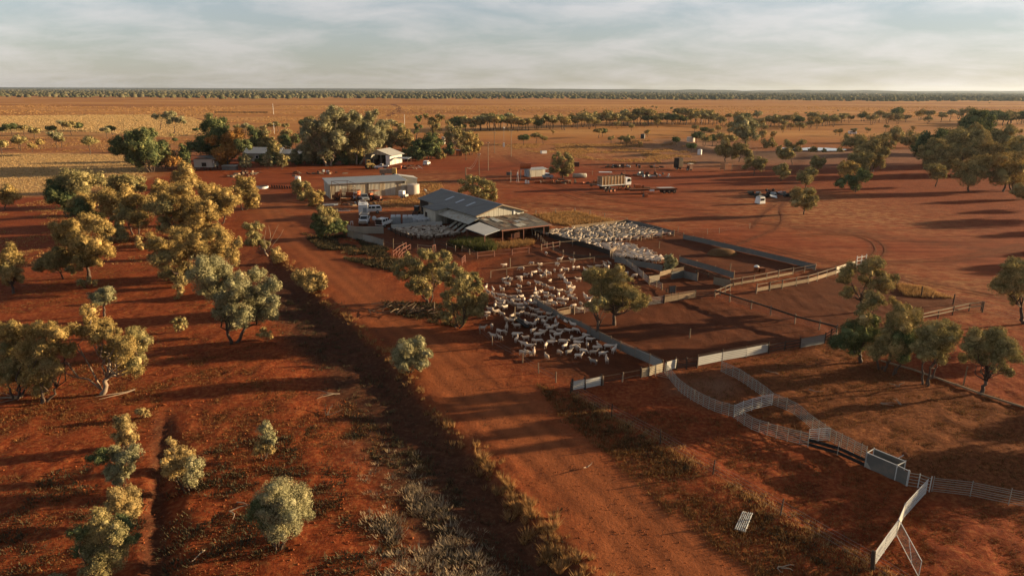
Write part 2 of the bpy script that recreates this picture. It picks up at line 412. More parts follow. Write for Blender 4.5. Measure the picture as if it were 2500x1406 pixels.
# dry grass and twig litter over the scrub
lit = ramp(nt, n_fine, [(0.50, 0.0), (0.66, 1.0)])
soil = mix(nt, mul(lit, 0.55), soil, (0.317, 0.132, 0.043))
drk = ramp(nt, n_fine, [(0.34, 1.0), (0.50, 0.0)])
soil = mix(nt, mul(drk, 0.6), soil, (0.043, 0.013, 0.006))
road = ramp(nt, n_mid, [(0.3, (0.211, 0.061, 0.021)), (0.7, (0.294, 0.091, 0.032))])
road = mix(nt, 1.0, road, ramp(nt, n_grit, [(0.3, 0.82), (0.7, 1.12)]), 'MULTIPLY')
yard = ramp(nt, n_mid, [(0.3, (0.181, 0.045, 0.016)), (0.7, (0.258, 0.069, 0.024))])
yard = mix(nt, 1.0, yard, ramp(nt, n_big, [(0.35, (1.108, 0.965, 0.900)), (0.65, (1.12, 1.12, 1.1))]), 'MULTIPLY')
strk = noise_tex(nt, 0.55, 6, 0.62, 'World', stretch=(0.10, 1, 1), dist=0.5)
yard = mix(nt, 1.0, yard, ramp(nt, strk, [(0.36, (0.60, 0.56, 0.55)), (0.60, (1.02, 1.02, 1.02))]), 'MULTIPLY')  # dark streaks: wheel marks, with long tree-shadow bands painted in
yard = mix(nt, mul(drk, 0.35), yard, (0.07, 0.024, 0.011))
dung = ramp(nt, n_mid, [(0.3, (0.065, 0.021, 0.009)), (0.7, (0.118, 0.037, 0.015))])
dung = mix(nt, mul(lit, 0.25), dung, (0.144, 0.064, 0.026))
litter = ramp(nt, n_fine, [(0.3, (0.077, 0.023, 0.008)), (0.52, (0.160, 0.052, 0.018)), (0.72, (0.281, 0.110, 0.038))])
straw = ramp(nt, n_mid, [(0.3, (0.317, 0.168, 0.066)), (0.5, (0.439, 0.249, 0.101)), (0.7, (0.537, 0.315, 0.136))])
straw = mix(nt, mul(drk, 0.12), straw, (0.183, 0.077, 0.026))
plain_n = noise_tex(nt, 0.006, 8, 0.66, 'World', stretch=(0.35, 1, 1), dist=0.4)
plain = ramp(nt, plain_n, [(0.32, (0.237, 0.090, 0.024)), (0.48, (0.369, 0.159, 0.044)), (0.62, (0.472, 0.228, 0.067)), (0.75, (0.582, 0.327, 0.109))])
pl2 = noise_tex(nt, 0.05, 5, 0.7, 'World', stretch=(0.5, 1, 1))
plain = mix(nt, 1.0, plain, ramp(nt, pl2, [(0.35, 0.84), (0.65, 1.10)]), 'MULTIPLY')
patch_m = ramp(nt, noise_tex(nt, 0.7, 5, 0.7, 'World', stretch=(0.6, 1, 1)), [(0.42, 0.0), (0.58, 1.0)])
c = soil
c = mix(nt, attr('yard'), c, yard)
c = mix(nt, attr('road'), c, road)
c = mix(nt, mul(attr('plain'), 1.0), c, plain)
c = mix(nt, attr('straw'), c, straw)
c = mix(nt, mul(attr('patch'), mul(patch_m, 0.9)), c, straw)
c = mix(nt, attr('pale'), c, mix(nt, 1.0, (0.215, 0.125, 0.075), ramp(nt, n_mid, [(0.3, 0.75), (0.7, 1.2)]), 'MULTIPLY'))
c = mix(nt, attr('litter'), c, litter)
c = mix(nt, mul(attr('dung'), 0.92), c, dung)
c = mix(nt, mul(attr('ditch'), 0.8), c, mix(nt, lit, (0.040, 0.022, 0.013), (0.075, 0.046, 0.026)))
c = mix(nt, mul(attr('track'), 0.5), c, (0.085, 0.028, 0.012))
L(c, b.inputs['Base Color']); b.inputs['Roughness'].default_value = 0.95; b.inputs['Specular IOR Level'].default_value = 0.05
bp = nt.nodes.new('ShaderNodeBump'); bp.inputs['Strength'].default_value = 0.8; bp.inputs['Distance'].default_value = 0.10
hsum = nt.nodes.new('ShaderNodeMath'); hsum.operation = 'MULTIPLY_ADD'; L(n_grit, hsum.inputs[0]); hsum.inputs[1].default_value = 0.25; L(n_fine, hsum.inputs[2])
L(hsum.outputs[0], bp.inputs['Height']); L(bp.outputs[0], b.inputs['Normal'])

gme = np_mesh('ground', V, Q, [mg], smooth=True)
def put(name, arr):
    a = gme.attributes.new(name, 'FLOAT', 'POINT'); a.data.foreach_set('value', np.ascontiguousarray(arr, np.float32))
def full(an):
    a = np.zeros(Xf.shape, np.float32); a[near] = an; return a
plainA = sstep(270, 500, Yf+0*Xf).astype(np.float32)*0.95
# straw plain far left, ragged bands
fw = lat_noise(Xf*0.4, Yf, 60, 21)+0.5*lat_noise(Xf*0.5, Yf, 18, 22)
pgl = poly([(-700, 284), (0, 284), (250, 281), (420, 281), (470, 288), (560, 320), (420, 336), (200, 320), (0, 322), (-700, 325)])
m = (Yf > 380) & (Yf < 1500) & (Xf < 50)
sA = full(z_straw); 
sA[m] = np.maximum(sA[m], soft(Xf[m]*1.0, Yf[m]+(fw[m]-0.75)*130, pgl, 40.0)*0.85)
m2 = (Yf > 400) & (Yf < 900)
sA[m2] = np.maximum(sA[m2], 0.35*sstep(0.8, 1.05, fw[m2])*sstep(400, 520, Yf[m2])*sstep(900, 650, Yf[m2]))
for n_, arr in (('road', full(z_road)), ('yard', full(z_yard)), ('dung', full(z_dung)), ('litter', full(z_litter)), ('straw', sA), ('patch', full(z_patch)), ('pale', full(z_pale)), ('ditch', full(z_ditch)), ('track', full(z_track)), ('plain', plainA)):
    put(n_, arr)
ground = link('ground', gme); tag(ground, 'red earth plain with tracks, yards and dry grass', kind='structure')
del X, Y, Q
print('ground', nX, nY, nX*nY)

# dam water behind its bank
wm, nt, b = newmat('dam_water'); b.inputs['Base Color'].default_value = (0.10, 0.10, 0.09, 1); b.inputs['Roughness'].default_value = 0.06
bp = nt.nodes.new('ShaderNodeBump'); bp.inputs['Strength'].default_value = 0.05; nt.links.new(noise_tex(nt, 1.5, 3, coord='World'), bp.inputs['Height']); nt.links.new(bp.outputs[0], b.inputs['Normal'])
wp = [G(px, py, 0.12) for px, py in ((1893, 364), (1912, 361), (1938, 360.5), (1955, 362), (1975, 360.5), (2010, 361), (2042, 362.5), (2068, 365), (2058, 368), (2020, 368.5), (1985, 367.5), (1950, 367), (1915, 367))]
me = bpy.data.meshes.new('water'); me.from_pydata([tuple(p) for p in wp], [], [tuple(range(len(wp)))[::-1]]); me.materials.append(wm)
if me.polygons[0].normal.z < 0: me.flip_normals()
tag(link('water', me), 'still grey water of the farm dam', kind='structure')

# low blue hills on the horizon
hm, nt, b = newmat('far_scrub_hills'); b.inputs['Roughness'].default_value = 1.0; b.inputs['Specular IOR Level'].default_value = 0
nt.links.new(ramp(nt, noise_tex(nt, 0.01, 6, 0.7, 'World'), [(0.3, (0.035, 0.038, 0.022)), (0.7, (0.085, 0.075, 0.04))]), b.inputs['Base Color'])
def hill(px0, px1, Yd, h, seed):
    x0 = atY(px0, 219, Yd).x; x1 = atY(px1, 219, Yd).x; n = 60; m = 8
    r = np.random.default_rng(seed); vs = []; fs = []
    ph = r.random(5)*6
    for j in range(m+1):
        for i in range(n+1):
            t = i/n; e = math.sin(math.pi*min(1, max(0, t)))**0.6
            p = e*(0.75+0.16*math.sin(t*9+ph[0])+0.09*math.sin(t*23+ph[1])+0.05*math.sin(t*61+ph[2]))
            vs.append((x0+(x1-x0)*t, Yd+(j/m-0.5)*Yd*0.18, -2+(h+2)*p*math.sin(math.pi*j/m)))
    for j in range(m):
        for i in range(n):
            a = j*(n+1)+i; fs.append((a, a+1, a+n+2, a+n+1))
    tag(link('hill', np_mesh('hill', np.array(vs), np.array(fs), [hm], smooth=True)), 'low scrub covered rise along the horizon', kind='structure')
hill(-900, 130, 11500, 78, 1); hill(380, 1900, 12500, 55, 2); hill(1480, 2300, 10500, 52, 3); hill(-1500, 3800, 14500, 44, 4); hill(1300, 3900, 13500, 46, 6)

# thin evening dust haze: one even box of air round everything
hz = newmat('haze_air')[0]; nt = hz.node_tree
for n in [n for n in nt.nodes if n.type == 'BSDF_PRINCIPLED']: nt.nodes.remove(n)
pv = nt.nodes.new('ShaderNodeVolumePrincipled'); pv.inputs['Density'].default_value = 2.6e-5; pv.inputs['Anisotropy'].default_value = 0.35; pv.inputs['Color'].default_value = (0.60, 0.72, 0.86, 1)
nt.links.new(pv.outputs[0], nt.nodes['Material Output'].inputs['Volume'])
mbz = MB().box((0, 3900, 58.4), (62000, 27500, 123.2)); hob = mbz.build('haze', hz); tag(hob, 'thin dusty evening air', kind='stuff')
# ------------------------------------------------------------------ trees
bark = simple('bark', (0.085, 0.055, 0.038), 0.9, var=0.4, scale=6, stretch=(1, 1, 0.25), bump=0.4)
bark_pale = simple('pale_bark', (0.26, 0.19, 0.13), 0.85, var=0.35, scale=5, stretch=(1, 1, 0.3), bump=0.3)
FOL = {
 'olive': foliage('olive_leaves', (0.145, 0.127, 0.053), (0.261, 0.217, 0.092), (0.416, 0.329, 0.151)),
 'gold': foliage('golden_leaves', (0.182, 0.128, 0.044), (0.332, 0.234, 0.084), (0.490, 0.343, 0.140)),
 'grey': foliage('grey_green_leaves', (0.156, 0.147, 0.073), (0.262, 0.242, 0.128), (0.394, 0.350, 0.200)),
 'green': foliage('green_leaves', (0.141, 0.127, 0.053), (0.267, 0.212, 0.089), (0.435, 0.316, 0.142)),
 'dark': foliage('dark_leaves', (0.056, 0.078, 0.037), (0.105, 0.127, 0.057), (0.210, 0.209, 0.085)),
 'rust': foliage('rusty_leaves', (0.217, 0.103, 0.032), (0.341, 0.176, 0.053), (0.465, 0.269, 0.089)),
 'straw': foliage('dry_leaves', (0.242, 0.163, 0.063), (0.350, 0.249, 0.102), (0.466, 0.351, 0.158)),
}
def leaf_cloud(blobs, dens, L, W, g, upbias=0.25):
    """leaf-sized triangles through blobs (cx,cy,cz,rx,ry,rz): tufts on the shell, thinner inside"""
    C = []; D = []
    for (cx, cy, cz, rx, ry, rz, n) in blobs:
        n = max(24, int(n*dens*1.75)); K = max(7, int(n**0.5*0.55))
        t = g.normal(size=(K, 3)); t[:, 2] += 0.12; t /= np.linalg.norm(t, axis=1)[:, None]
        tr = g.uniform(0.66, 1.14, K)
        k = g.integers(0, K, n)
        d = t[k]+g.normal(size=(n, 3))*(0.9/math.sqrt(K)+0.10); d /= np.linalg.norm(d, axis=1)[:, None]
        rr = tr[k]*np.where(g.random(n) < 0.80, g.uniform(0.80, 1.05, n), g.uniform(0.30, 0.85, n))
        p = d*rr[:, None]; q = p-t[k]*(tr[k]*0.62)[:, None]                 # away from the heart of its own tuft
        q = q*0.55+d*0.62; q /= np.maximum(np.linalg.norm(q, axis=1), 1e-6)[:, None]
        C.append(p*np.array([rx, ry, rz])+np.array([cx, cy, cz])); D.append(q)
    C = np.vstack(C); D = np.vstack(D); n = len(C)
    # two leaves in three lie along the tuft's skin, the rest stand out of it
    nr = D+g.normal(size=(n, 3))*0.42; nr /= np.linalg.norm(nr, axis=1)[:, None]
    ax = np.cross(nr, g.normal(size=(n, 3))); ax /= np.maximum(np.linalg.norm(ax, axis=1), 1e-6)[:, None]
    sp = g.random(n) < 0.34; a2 = D+g.normal(size=(n, 3))*0.6; a2[:, 2] += upbias; a2 /= np.linalg.norm(a2, axis=1)[:, None]
    ax = np.where(sp[:, None], a2, ax)
    sd = np.where(sp[:, None], np.cross(ax, g.normal(size=(n, 3))), np.cross(ax, nr)); sd /= np.maximum(np.linalg.norm(sd, axis=1), 1e-6)[:, None]
    l = L*g.uniform(0.6, 1.35, n)[:, None]; w = W*g.uniform(0.6, 1.3, n)[:, None]*np.where(sp, 0.8, 1.25)[:, None]
    V = np.empty((n, 3, 3)); V[:, 0] = C-sd*w*0.5-ax*l*0.35; V[:, 1] = C+sd*w*0.5-ax*l*0.35; V[:, 2] = C+ax*l*0.65
    return V.reshape(-1, 3), np.arange(n*3).reshape(-1, 3)
_a = np.arange(6)/6*2*math.pi
_CU = np.concatenate([[[0, 0, 1.0]], np.stack([.8*np.cos(_a), .8*np.sin(_a), np.full(6, .5)], 1), np.stack([.85*np.cos(_a+.5), .85*np.sin(_a+.5), np.full(6, -.4)], 1), [[0, 0, -.9]]])
_CF = [(0, 1+i, 1+(i+1) % 6) for i in range(6)]+[f for i in range(6) for f in ((1+i, 7+i, 1+(i+1) % 6), (1+(i+1) % 6, 7+i, 7+(i+1) % 6))]+[(13, 7+(i+1) % 6, 7+i) for i in range(6)]
_CF = np.array(_CF)
def cores(blobs, g):
    """opaque core added inside every clump, hidden under its leaves, to block light through the crown"""
    n = len(blobs); b_ = np.array([c[:6] for c in blobs])
    V = _CU[None]*g.uniform(0.46, 0.74, (n, 14, 1))*b_[:, None, 3:6]+b_[:, None, :3]
    return V.reshape(-1, 3), (_CF[None]+np.arange(n)[:, None, None]*14).reshape(-1, 3)
def limb(mb, a, b, r0, r1, g, wob=0.08, n=5, sag=0.0):
    a, b = np.array(a, float), np.array(b, float); L = np.linalg.norm(b-a); pts = []; k = 5
    for i in range(k+1):
        t = i/k; p = a*(1-t)+b*t
        if 0 < i < k: p = p+g.normal(size=3)*L*wob
        p[2] += sag*L*math.sin(math.pi*t); pts.append(p)
    mb.tube(pts, [r0+(r1-r0)*(i/k)**0.8 for i in range(k+1)], n); return pts
TREE_TRIS = 0
def grow(root, blobs, base, fol, barkm, g, depthm, stems=1, lw=1.0, dens=1.0, fork=0.35, bare=(), tr=1.0, sub=()):
    """crown and trunk under an Empty; blobs in world space"""
    global TREE_TRIS
    o = Vector(base)
    L = max(0.08, depthm*0.0022)*lw; W = L*0.46
    px = depthm/F
    bl = [(c[0]-o.x, c[1]-o.y, c[2]-o.z, c[3], c[4], c[5], 2.0*(c[3]/px)*(c[5]/px)/lw**1.3) for c in blobs]
    NB = len(bl); own = list(range(NB))+[c[6] for c in sub]
    bx = bl+[(c[0]-o.x, c[1]-o.y, c[2]-o.z, c[3], c[4], c[5], 2.0*(c[3]/px)*(c[5]/px)/lw**1.3) for c in sub]
    if isinstance(fol, tuple):           # a second leaf tone on some of the crown
        f0, f1, which = fol
        parts = [('crown', f0, [b_ for i, b_ in enumerate(bx) if own[i] not in which]), ('crown', f1, [b_ for i, b_ in enumerate(bx) if own[i] in which])]
    else: parts = [('crown', fol, bx)]
    for nm, f, bs in parts:
        if not bs: continue
        v, fc = leaf_cloud(bs, dens, L, W, g)
        cv, cf = cores(bs, g); fc = np.vstack([fc, cf+len(v)]); v = np.vstack([v, cv]); TREE_TRIS += len(fc)  # opaque cores added to keep the crown's far side dark
        link(nm, np_mesh(nm, v, fc, [FOL[f]]), root)
    mb = MB(); zt = max(b_[2]+b_[5] for b_ in bl); zl = min(b_[2]-b_[5]*0.5 for b_ in bl)
    r = max(0.024*zt, 0.04)*tr; cen = np.mean([b_[:2] for b_ in bl], 0)
    fk = max(zt*fork*0.5, min(zl*0.75, zt*0.45)); forks = []
    for s in range(stems):
        off = np.array([0.0, 0.0]) if stems == 1 else np.array([math.cos(s*2*math.pi/stems+0.6), math.sin(s*2*math.pi/stems+0.6)])*r*1.4
        top = np.array([cen[0]*0.35+off[0]*3, cen[1]*0.35+off[1]*3, fk])
        rr = r/math.sqrt(stems)
        limb(mb, [off[0], off[1], -0.25], top, rr*1.25, rr*0.8, g, 0.05, 7); forks.append(top)
    for b_ in bl:
        f = min(forks, key=lambda q: (q[0]-b_[0])**2+(q[1]-b_[1])**2)
        limb(mb, f, [b_[0], b_[1], b_[2]-b_[5]*0.15], r*0.5/math.sqrt(stems)**0.5, r*0.10, g, 0.07, 4)
        for q in range(2):
            e = np.array(b_[:3])+g.normal(size=3)*np.array(b_[3:6])*0.5
            limb(mb, [b_[0], b_[1], b_[2]-b_[5]*0.15], e, r*0.12, r*0.04, g, 0.08, 3)
    for pts in bare:
        mb.tube([Vector(p)-o for p in pts], [r*0.45*(1-0.8*i/(len(pts)-1)) for i in range(len(pts))], 5)
    mb.build('trunk', barkm, root, smooth=True)
def hero(name, label, base_px, blobs_px, fol, cat='tree', group=None, stems=1, seed=0, thick=0.62, lw=1.0, dens=1.0, barkm=None, bare=(), squash=1.0, tr=1.0):
    """tree whose crown clumps are set out from where they show in the survey photo"""
    g = np.random.default_rng(seed+int(base_px[0])*7+int(base_px[1]))
    B = GP(*base_px); dm = depth(B); px = dm/F
    xs = [b_[0] for b_ in blobs_px]; w = (max(xs)-min(xs)+2*np.mean([b_[2] for b_ in blobs_px]))*px
    bl = []; sub = []
    n = len(blobs_px)
    for i, b_ in enumerate(blobs_px):
        r = b_[2]*px*1.28
        dy = (((i*0.618+0.3) % 1.0)-0.5)*thick*max(w-1.6*r, 0.3)
        P = atY(b_[0], b_[1], B.y+dy); z = max(P.z, B.z+r*0.45)
        q = (b_[3] if len(b_) > 3 else 0.88)*squash
        bl.append((P.x, P.y, z, r*0.78, r*0.8, r*0.78*q))
        for k in range(4 if r/px > 14 else 3):                     # each clump is a knot of smaller ones
            v = g.normal(size=3); v[2] += 0.25; v[1] *= 0.8; v /= np.linalg.norm(v); rs = r*g.uniform(0.34, 0.56)
            sub.append((P.x+v[0]*r*0.66, P.y+v[1]*r*0.66, max(z+v[2]*r*0.66*q, B.z+rs*0.4), rs, rs, rs*0.9, i))
    root = thing(name, label, cat, B, 0, group)
    bw = [[atY(p[0], p[1], B.y+(p[2] if len(p) > 2 else 0)) for p in pts] for pts in bare]
    grow(root, bl, B, fol, barkm or bark, g, dm, stems, lw, dens*0.62, bare=bw, tr=tr, sub=sub)
    return root
def Zm(ox, oy, s):
    """clumps noted on an enlargement of the photo: back to photo pixels"""
    def f(*bs): return [(ox+b_[0]/s, oy+b_[1]/s, b_[2]/s)+tuple(b_[3:]) for b_ in bs]
    f.p = lambda x, y: (ox+x/s, oy+y/s)
    return f
zA = Zm(0, 250, 3.569); zB = Zm(0, 600, 3.569); zC = Zm(0, 960, 3.125); zD = Zm(920, 570, 6.25); zE = Zm(1300, 480, 3.125)
zR = Zm(1700, 580, 3.125); zS = Zm(1020, 440, 7.143); zT = Zm(700, 380, 3.569); zU = Zm(1220, 360, 8.333); zV = Zm(1800, 250, 3.571); zH = Zm(250, 200, 3.571); zP = Zm(0, 0, 1); zK = Zm(1000, 250, 8.27)

# --- left scrub, near
hero('gum_tree', 'broad grey green tree with twin trunk beside the dark ditch left of the road', zB.p(2040, 850), zB((1780, 230, 130), (1900, 240, 130), (1800, 330, 110), (2080, 330, 120), (2250, 250, 75), (2320, 370, 95), (2390, 480, 60), (2250, 470, 130), (2050, 440, 130), (1890, 420, 110), (1960, 580, 100), (2110, 590, 110), (2270, 580, 110), (2360, 600, 70), (2030, 690, 55), (2220, 240, 50)), 'grey', stems=2)
hero('mulga_tree', 'golden olive tree with bare pale limbs reaching left, left foreground', zB.p(885, 1290), zB((795, 570, 75), (845, 690, 95), (940, 720, 75), (1010, 820, 90), (1215, 780, 95), (1250, 850, 70), (1120, 890, 100), (1000, 920, 90), (1190, 1000, 85), (1060, 1050, 85), (1190, 1090, 60), (850, 790, 95), (930, 940, 80), (760, 760, 75), (1110, 1080, 60)), ('gold', 'olive', (4, 5, 8)), barkm=bark_pale,
     bare=[[(247, 950), (225, 905), (205, 870), (190, 840), (205, 828)], [(247, 950), (215, 925), (180, 920), (150, 905), (125, 880)], [(190, 920), (165, 888), (140, 885)], [(205, 870), (185, 850), (178, 832)]])
hero('mulga_tree', 'wide golden olive bush at the left edge beside the bare limbed tree', zB.p(150, 1330), zB((40, 760, 85), (180, 750, 95), (330, 750, 95), (440, 720, 70), (60, 880, 100), (240, 880, 110), (380, 900, 90), (90, 1040, 120), (280, 1010, 110), (170, 1130, 110), (60, 1160, 90), (250, 1180, 80)), ('gold', 'olive', (4, 7, 9)), stems=4)
hero('mulga_tree', 'low straw tinted bush tucked under the bare limbs, left foreground', zB.p(380, 1360), zB((520, 770, 90), (640, 740, 75), (430, 930, 85), (420, 1040, 95), (340, 1250, 95), (450, 1110, 90), (310, 1130, 80), (560, 900, 80, 1)), ('gold', 'straw', (3, 5)), stems=3)
hero('mulga_tree', 'olive tree with dark left side in the scrub, midway along the left side', zB.p(780, 280), zA((520, 1110, 75), (640, 1110, 95), (770, 1030, 90), (870, 1110, 95), (560, 1200, 90), (700, 1210, 110), (840, 1230, 90), (890, 1310, 80), (760, 1330, 95), (640, 1340, 75), (830, 1390, 60), (700, 1420, 60)), 'gold')
hero('mulga_tree', 'dark shadowed low tree left of the olive tree in the left scrub', zB.p(555, 290), zB((340, 160, 60), (420, 120, 70), (500, 90, 80), (450, 180, 70), (560, 160, 70), (620, 200, 50)), 'green')
hero('mulga_tree', 'golden tree cut by the left edge, with a bare trunk', zB.p(115, 415), zB((60, 60, 60), (140, 130, 75), (40, 140, 70), (90, 220, 85), (165, 280, 50), (20, 230, 60), (90, 20, 45), (60, 290, 50)), ('gold', 'green', (3, 4, 5)))
hero('mulga_tree', 'wide golden tree with dark undersides above the twin trunked tree', zB.p(1560, 320), zA((1330, 1220, 75), (1420, 1260, 90), (1560, 1170, 90), (1700, 1240, 100), (1830, 1170, 90), (1950, 1190, 90), (2080, 1220, 45), (1900, 1310, 110), (2030, 1320, 70), (1760, 1330, 110), (1600, 1320, 110), (1450, 1370, 95), (2050, 1390, 45), (1390, 1350, 70), (1640, 1450, 80), (1480, 1500, 85), (1560, 1560, 60)), ('gold', 'green', (11, 14, 15, 16, 13)), stems=2)
hero('shrub_tree', 'small round topped tree on a dark stem in the left scrub', zB.p(905, 610), zB((850, 430, 60), (930, 420, 70), (960, 470, 50), (880, 480, 60), (920, 400, 40)), 'grey', tr=1.6)
hero('sapling', 'thin pale sapling left of the twin trunked tree', zB.p(1560, 465), zB((1555, 360, 36), (1570, 410, 40), (1550, 440, 30)), 'straw', dens=0.7)
hero('shrub', 'sparse twiggy shrub in the shade band below the sapling', zB.p(1565, 755), zB((1520, 660, 36), (1580, 650, 40), (1560, 710, 40), (1610, 680, 30)), 'olive', dens=0.35, stems=4, cat='shrub')
hero('shrub', 'dull grey shrub in shade near the small round topped tree', zB.p(740, 370), zB((720, 320, 40), (770, 310, 36), (820, 320, 30)), 'green', dens=0.6, stems=3, cat='shrub')
hero('shrub', 'dry reddish shrub at the foot of the twin trunked tree', zB.p(2330, 830), zB((2280, 770, 45), (2340, 780, 40), (2300, 730, 36)), 'straw', dens=0.3, stems=4, cat='shrub')
# --- left scrub, the thicket further back
for lab, b_, bl, fo in (
  ('dark fronted tree at the far left corner of the thicket', (600, 1000), [(480, 760, 100), (600, 690, 110), (720, 650, 95), (560, 850, 110), (830, 680, 75), (700, 740, 100), (480, 830, 60)], ('olive', 'dark', (0, 3, 6))),
  ('flat olive tree in the straw behind the thicket', (1100, 900), [(960, 740, 65), (1050, 740, 90), (1160, 710, 90), (1080, 690, 80), (1220, 740, 50)], 'olive'),
  ('big gold flecked tree in the left middle of the thicket', (850, 1080), [(900, 830, 100), (780, 890, 110), (960, 920, 95), (690, 950, 100), (820, 1000, 80), (650, 890, 80), (1020, 850, 70)], ('gold', 'dark', (3, 4))),
  ('gold topped tree in the centre of the thicket', (1180, 1150), [(1130, 830, 90), (1250, 870, 90), (1110, 940, 100), (1240, 990, 90), (1040, 1000, 70), (1180, 1040, 60)], ('gold', 'green', (2, 4))),
  ('small golden tree poking up behind the thicket', (1420, 900), [(1370, 740, 60), (1470, 760, 70), (1410, 820, 75)], 'gold'),
  ('tallest golden tree of the thicket, right of its centre', (1560, 1180), [(1570, 770, 95), (1490, 860, 100), (1640, 880, 105), (1400, 940, 95), (1560, 990, 110), (1710, 950, 90), (1810, 930, 80), (1450, 1070, 85), (1690, 1060, 90), (1830, 1000, 60), (1580, 1100, 70)], ('gold', 'olive', (3, 7))),
  ('pale gold tree on a dark twin stem beside the road bend', (1930, 1060), [(1800, 770, 70), (1900, 780, 80), (1850, 860, 95), (1980, 870, 95), (2045, 840, 55), (1930, 950, 75), (1790, 830, 60)], 'gold'),
  ('rounded golden tree standing alone behind the thicket', (1620, 760), [(1620, 620, 95), (1570, 680, 75), (1680, 690, 70), (1625, 590, 55), (1560, 640, 50)], 'gold'),
  ('open golden tree at the road bend, rightmost of the scrub', (2130, 940), [(2100, 690, 65), (2180, 700, 60), (2140, 790, 85), (2220, 840, 50), (2180, 880, 60), (2090, 840, 55), (2060, 760, 50)], 'gold'),
  ('small golden tree at the left edge beside the straw field', (40, 935), [(50, 790, 65), (110, 800, 55), (20, 830, 60), (90, 860, 45)], 'gold'),
  ('low pale tree in front of the thicket below its middle', (1210, 1290), [(1210, 1190, 34), (1200, 1240, 36), (1230, 1260, 30)], 'straw'),
  ('olive tree filling the front of the thicket on the right', (1780, 1180), [(1700, 1110, 70), (1800, 1090, 75), (1870, 1100, 55), (1750, 1160, 60)], 'gold'),
  ('shaded tree under the front of the thicket', (1050, 1220), [(930, 1110, 60), (1020, 1120, 60), (1080, 1190, 55), (960, 1190, 45)], ('olive', 'dark', (0,)))):
    hero('mulga_tree', lab, zA.p(*b_), zA(*bl), fo, stems=2 if len(bl) > 5 else 1)
hero('half_bare_tree', 'half bare tree with dead twigs at the road edge below the bend', zA.p(2335, 1340), zA((2150, 1090, 50), (2240, 1090, 55), (2230, 1180, 65), (2180, 1210, 45), (2300, 1230, 50), (2190, 1140, 45)), 'olive', barkm=bark_pale, dens=0.7,
     bare=[[(653, 620), (660, 590), (672, 565), (680, 548)], [(653, 620), (668, 595), (685, 575), (692, 560)], [(653, 610), (645, 585), (650, 555)], [(660, 590), (660, 570), (655, 550)], [(653, 605), (635, 590), (625, 580)]])
hero('shrub', 'golden roadside shrub beside the half bare tree', zA.p(2440, 1400), zA((2410, 1320, 60), (2450, 1350, 55), (2390, 1360, 40)), 'straw', dens=0.8, stems=4, cat='shrub')
hero('shrub', 'pale golden shrub on the bank left of the road, above the ditch', (757, 712), zP((735, 675, 20), (760, 672, 22), (785, 678, 16), (750, 690, 20), (778, 695, 16), (790, 700, 10)), 'straw', stems=4, cat='shrub')
hero('shrub', 'round yellow green shrub on the road edge in the middle of the view', (1000, 908), zP((985, 848, 26), (1015, 838, 22), (1035, 862, 20), (968, 875, 20), (1003, 878, 30), (1030, 888, 18), (982, 893, 16)), 'grey', stems=5, cat='shrub')
# --- shrubs, bottom left
for lab, b_, bl, fo, de in (
  ('upright pale shrub at the head of the furrow', (960, 420), [(930, 220, 60), (960, 290, 80), (900, 340, 50), (1010, 345, 45), (960, 370, 50), (950, 190, 35)], 'straw', 0.8),
  ('grey green shrub with a dark clump on its left, beside the furrow', (920, 730), [(760, 500, 70), (890, 490, 80), (1000, 480, 90), (880, 590, 75), (960, 590, 65), (920, 660, 55)], ('grey', 'dark', (0,)), 1.0),
  ('feathery straw coloured shrub left of the furrow', (950, 990), [(890, 780, 75), (980, 790, 75), (1030, 870, 65), (930, 880, 90), (830, 850, 60)], 'straw', 0.9),
  ('largest shrub at bottom left, olive with a dark back', (780, 1420), [(740, 960, 80), (680, 1060, 95), (800, 1080, 110), (900, 1060, 75), (720, 1180, 95), (860, 1190, 100), (760, 1300, 105), (890, 1280, 80), (680, 1330, 70), (960, 1010, 85), (1000, 1110, 55), (590, 1050, 60), (600, 1190, 60)], ('olive', 'dark', (9, 10, 11, 12)), 1.0),
  ('spreading shrub right of the furrow, twiggy on its left', (1430, 740), [(1300, 370, 40), (1330, 450, 65), (1400, 530, 95), (1500, 540, 70), (1440, 620, 85), (1330, 590, 75), (1270, 540, 45)], ('straw', 'grey', (3, 4)), 0.75),
  ('small shrub with a dry red skirt between furrow and ditch', (2010, 500), [(2010, 280, 60), (2050, 345, 55), (1990, 410, 60), (2060, 420, 45)], ('grey', 'straw', (2, 3)), 0.8),
  ('large round green shrub in the bottom left quarter', (2120, 1180), [(2140, 760, 125), (2250, 790, 120), (2050, 840, 120), (2180, 910, 140), (2290, 900, 95), (2010, 950, 115), (2100, 1030, 95), (2230, 1020, 85), (1960, 860, 70), (2100, 1120, 50)], ('grey', 'dark', (5, 8)), 1.0),
  ('small straw tuft shrub above the upright pale shrub', (1085, 190), [(1070, 145, 36), (1110, 155, 34)], 'straw', 0.7),
  ('shrub top cut by the bottom edge at lower left', (430, 1520), [(400, 1420, 55), (470, 1430, 50), (430, 1470, 50)], 'grey', 1.0)):
    hero('shrub', lab, zC.p(*b_), zC(*bl), fo, cat='shrub', stems=5, dens=de)
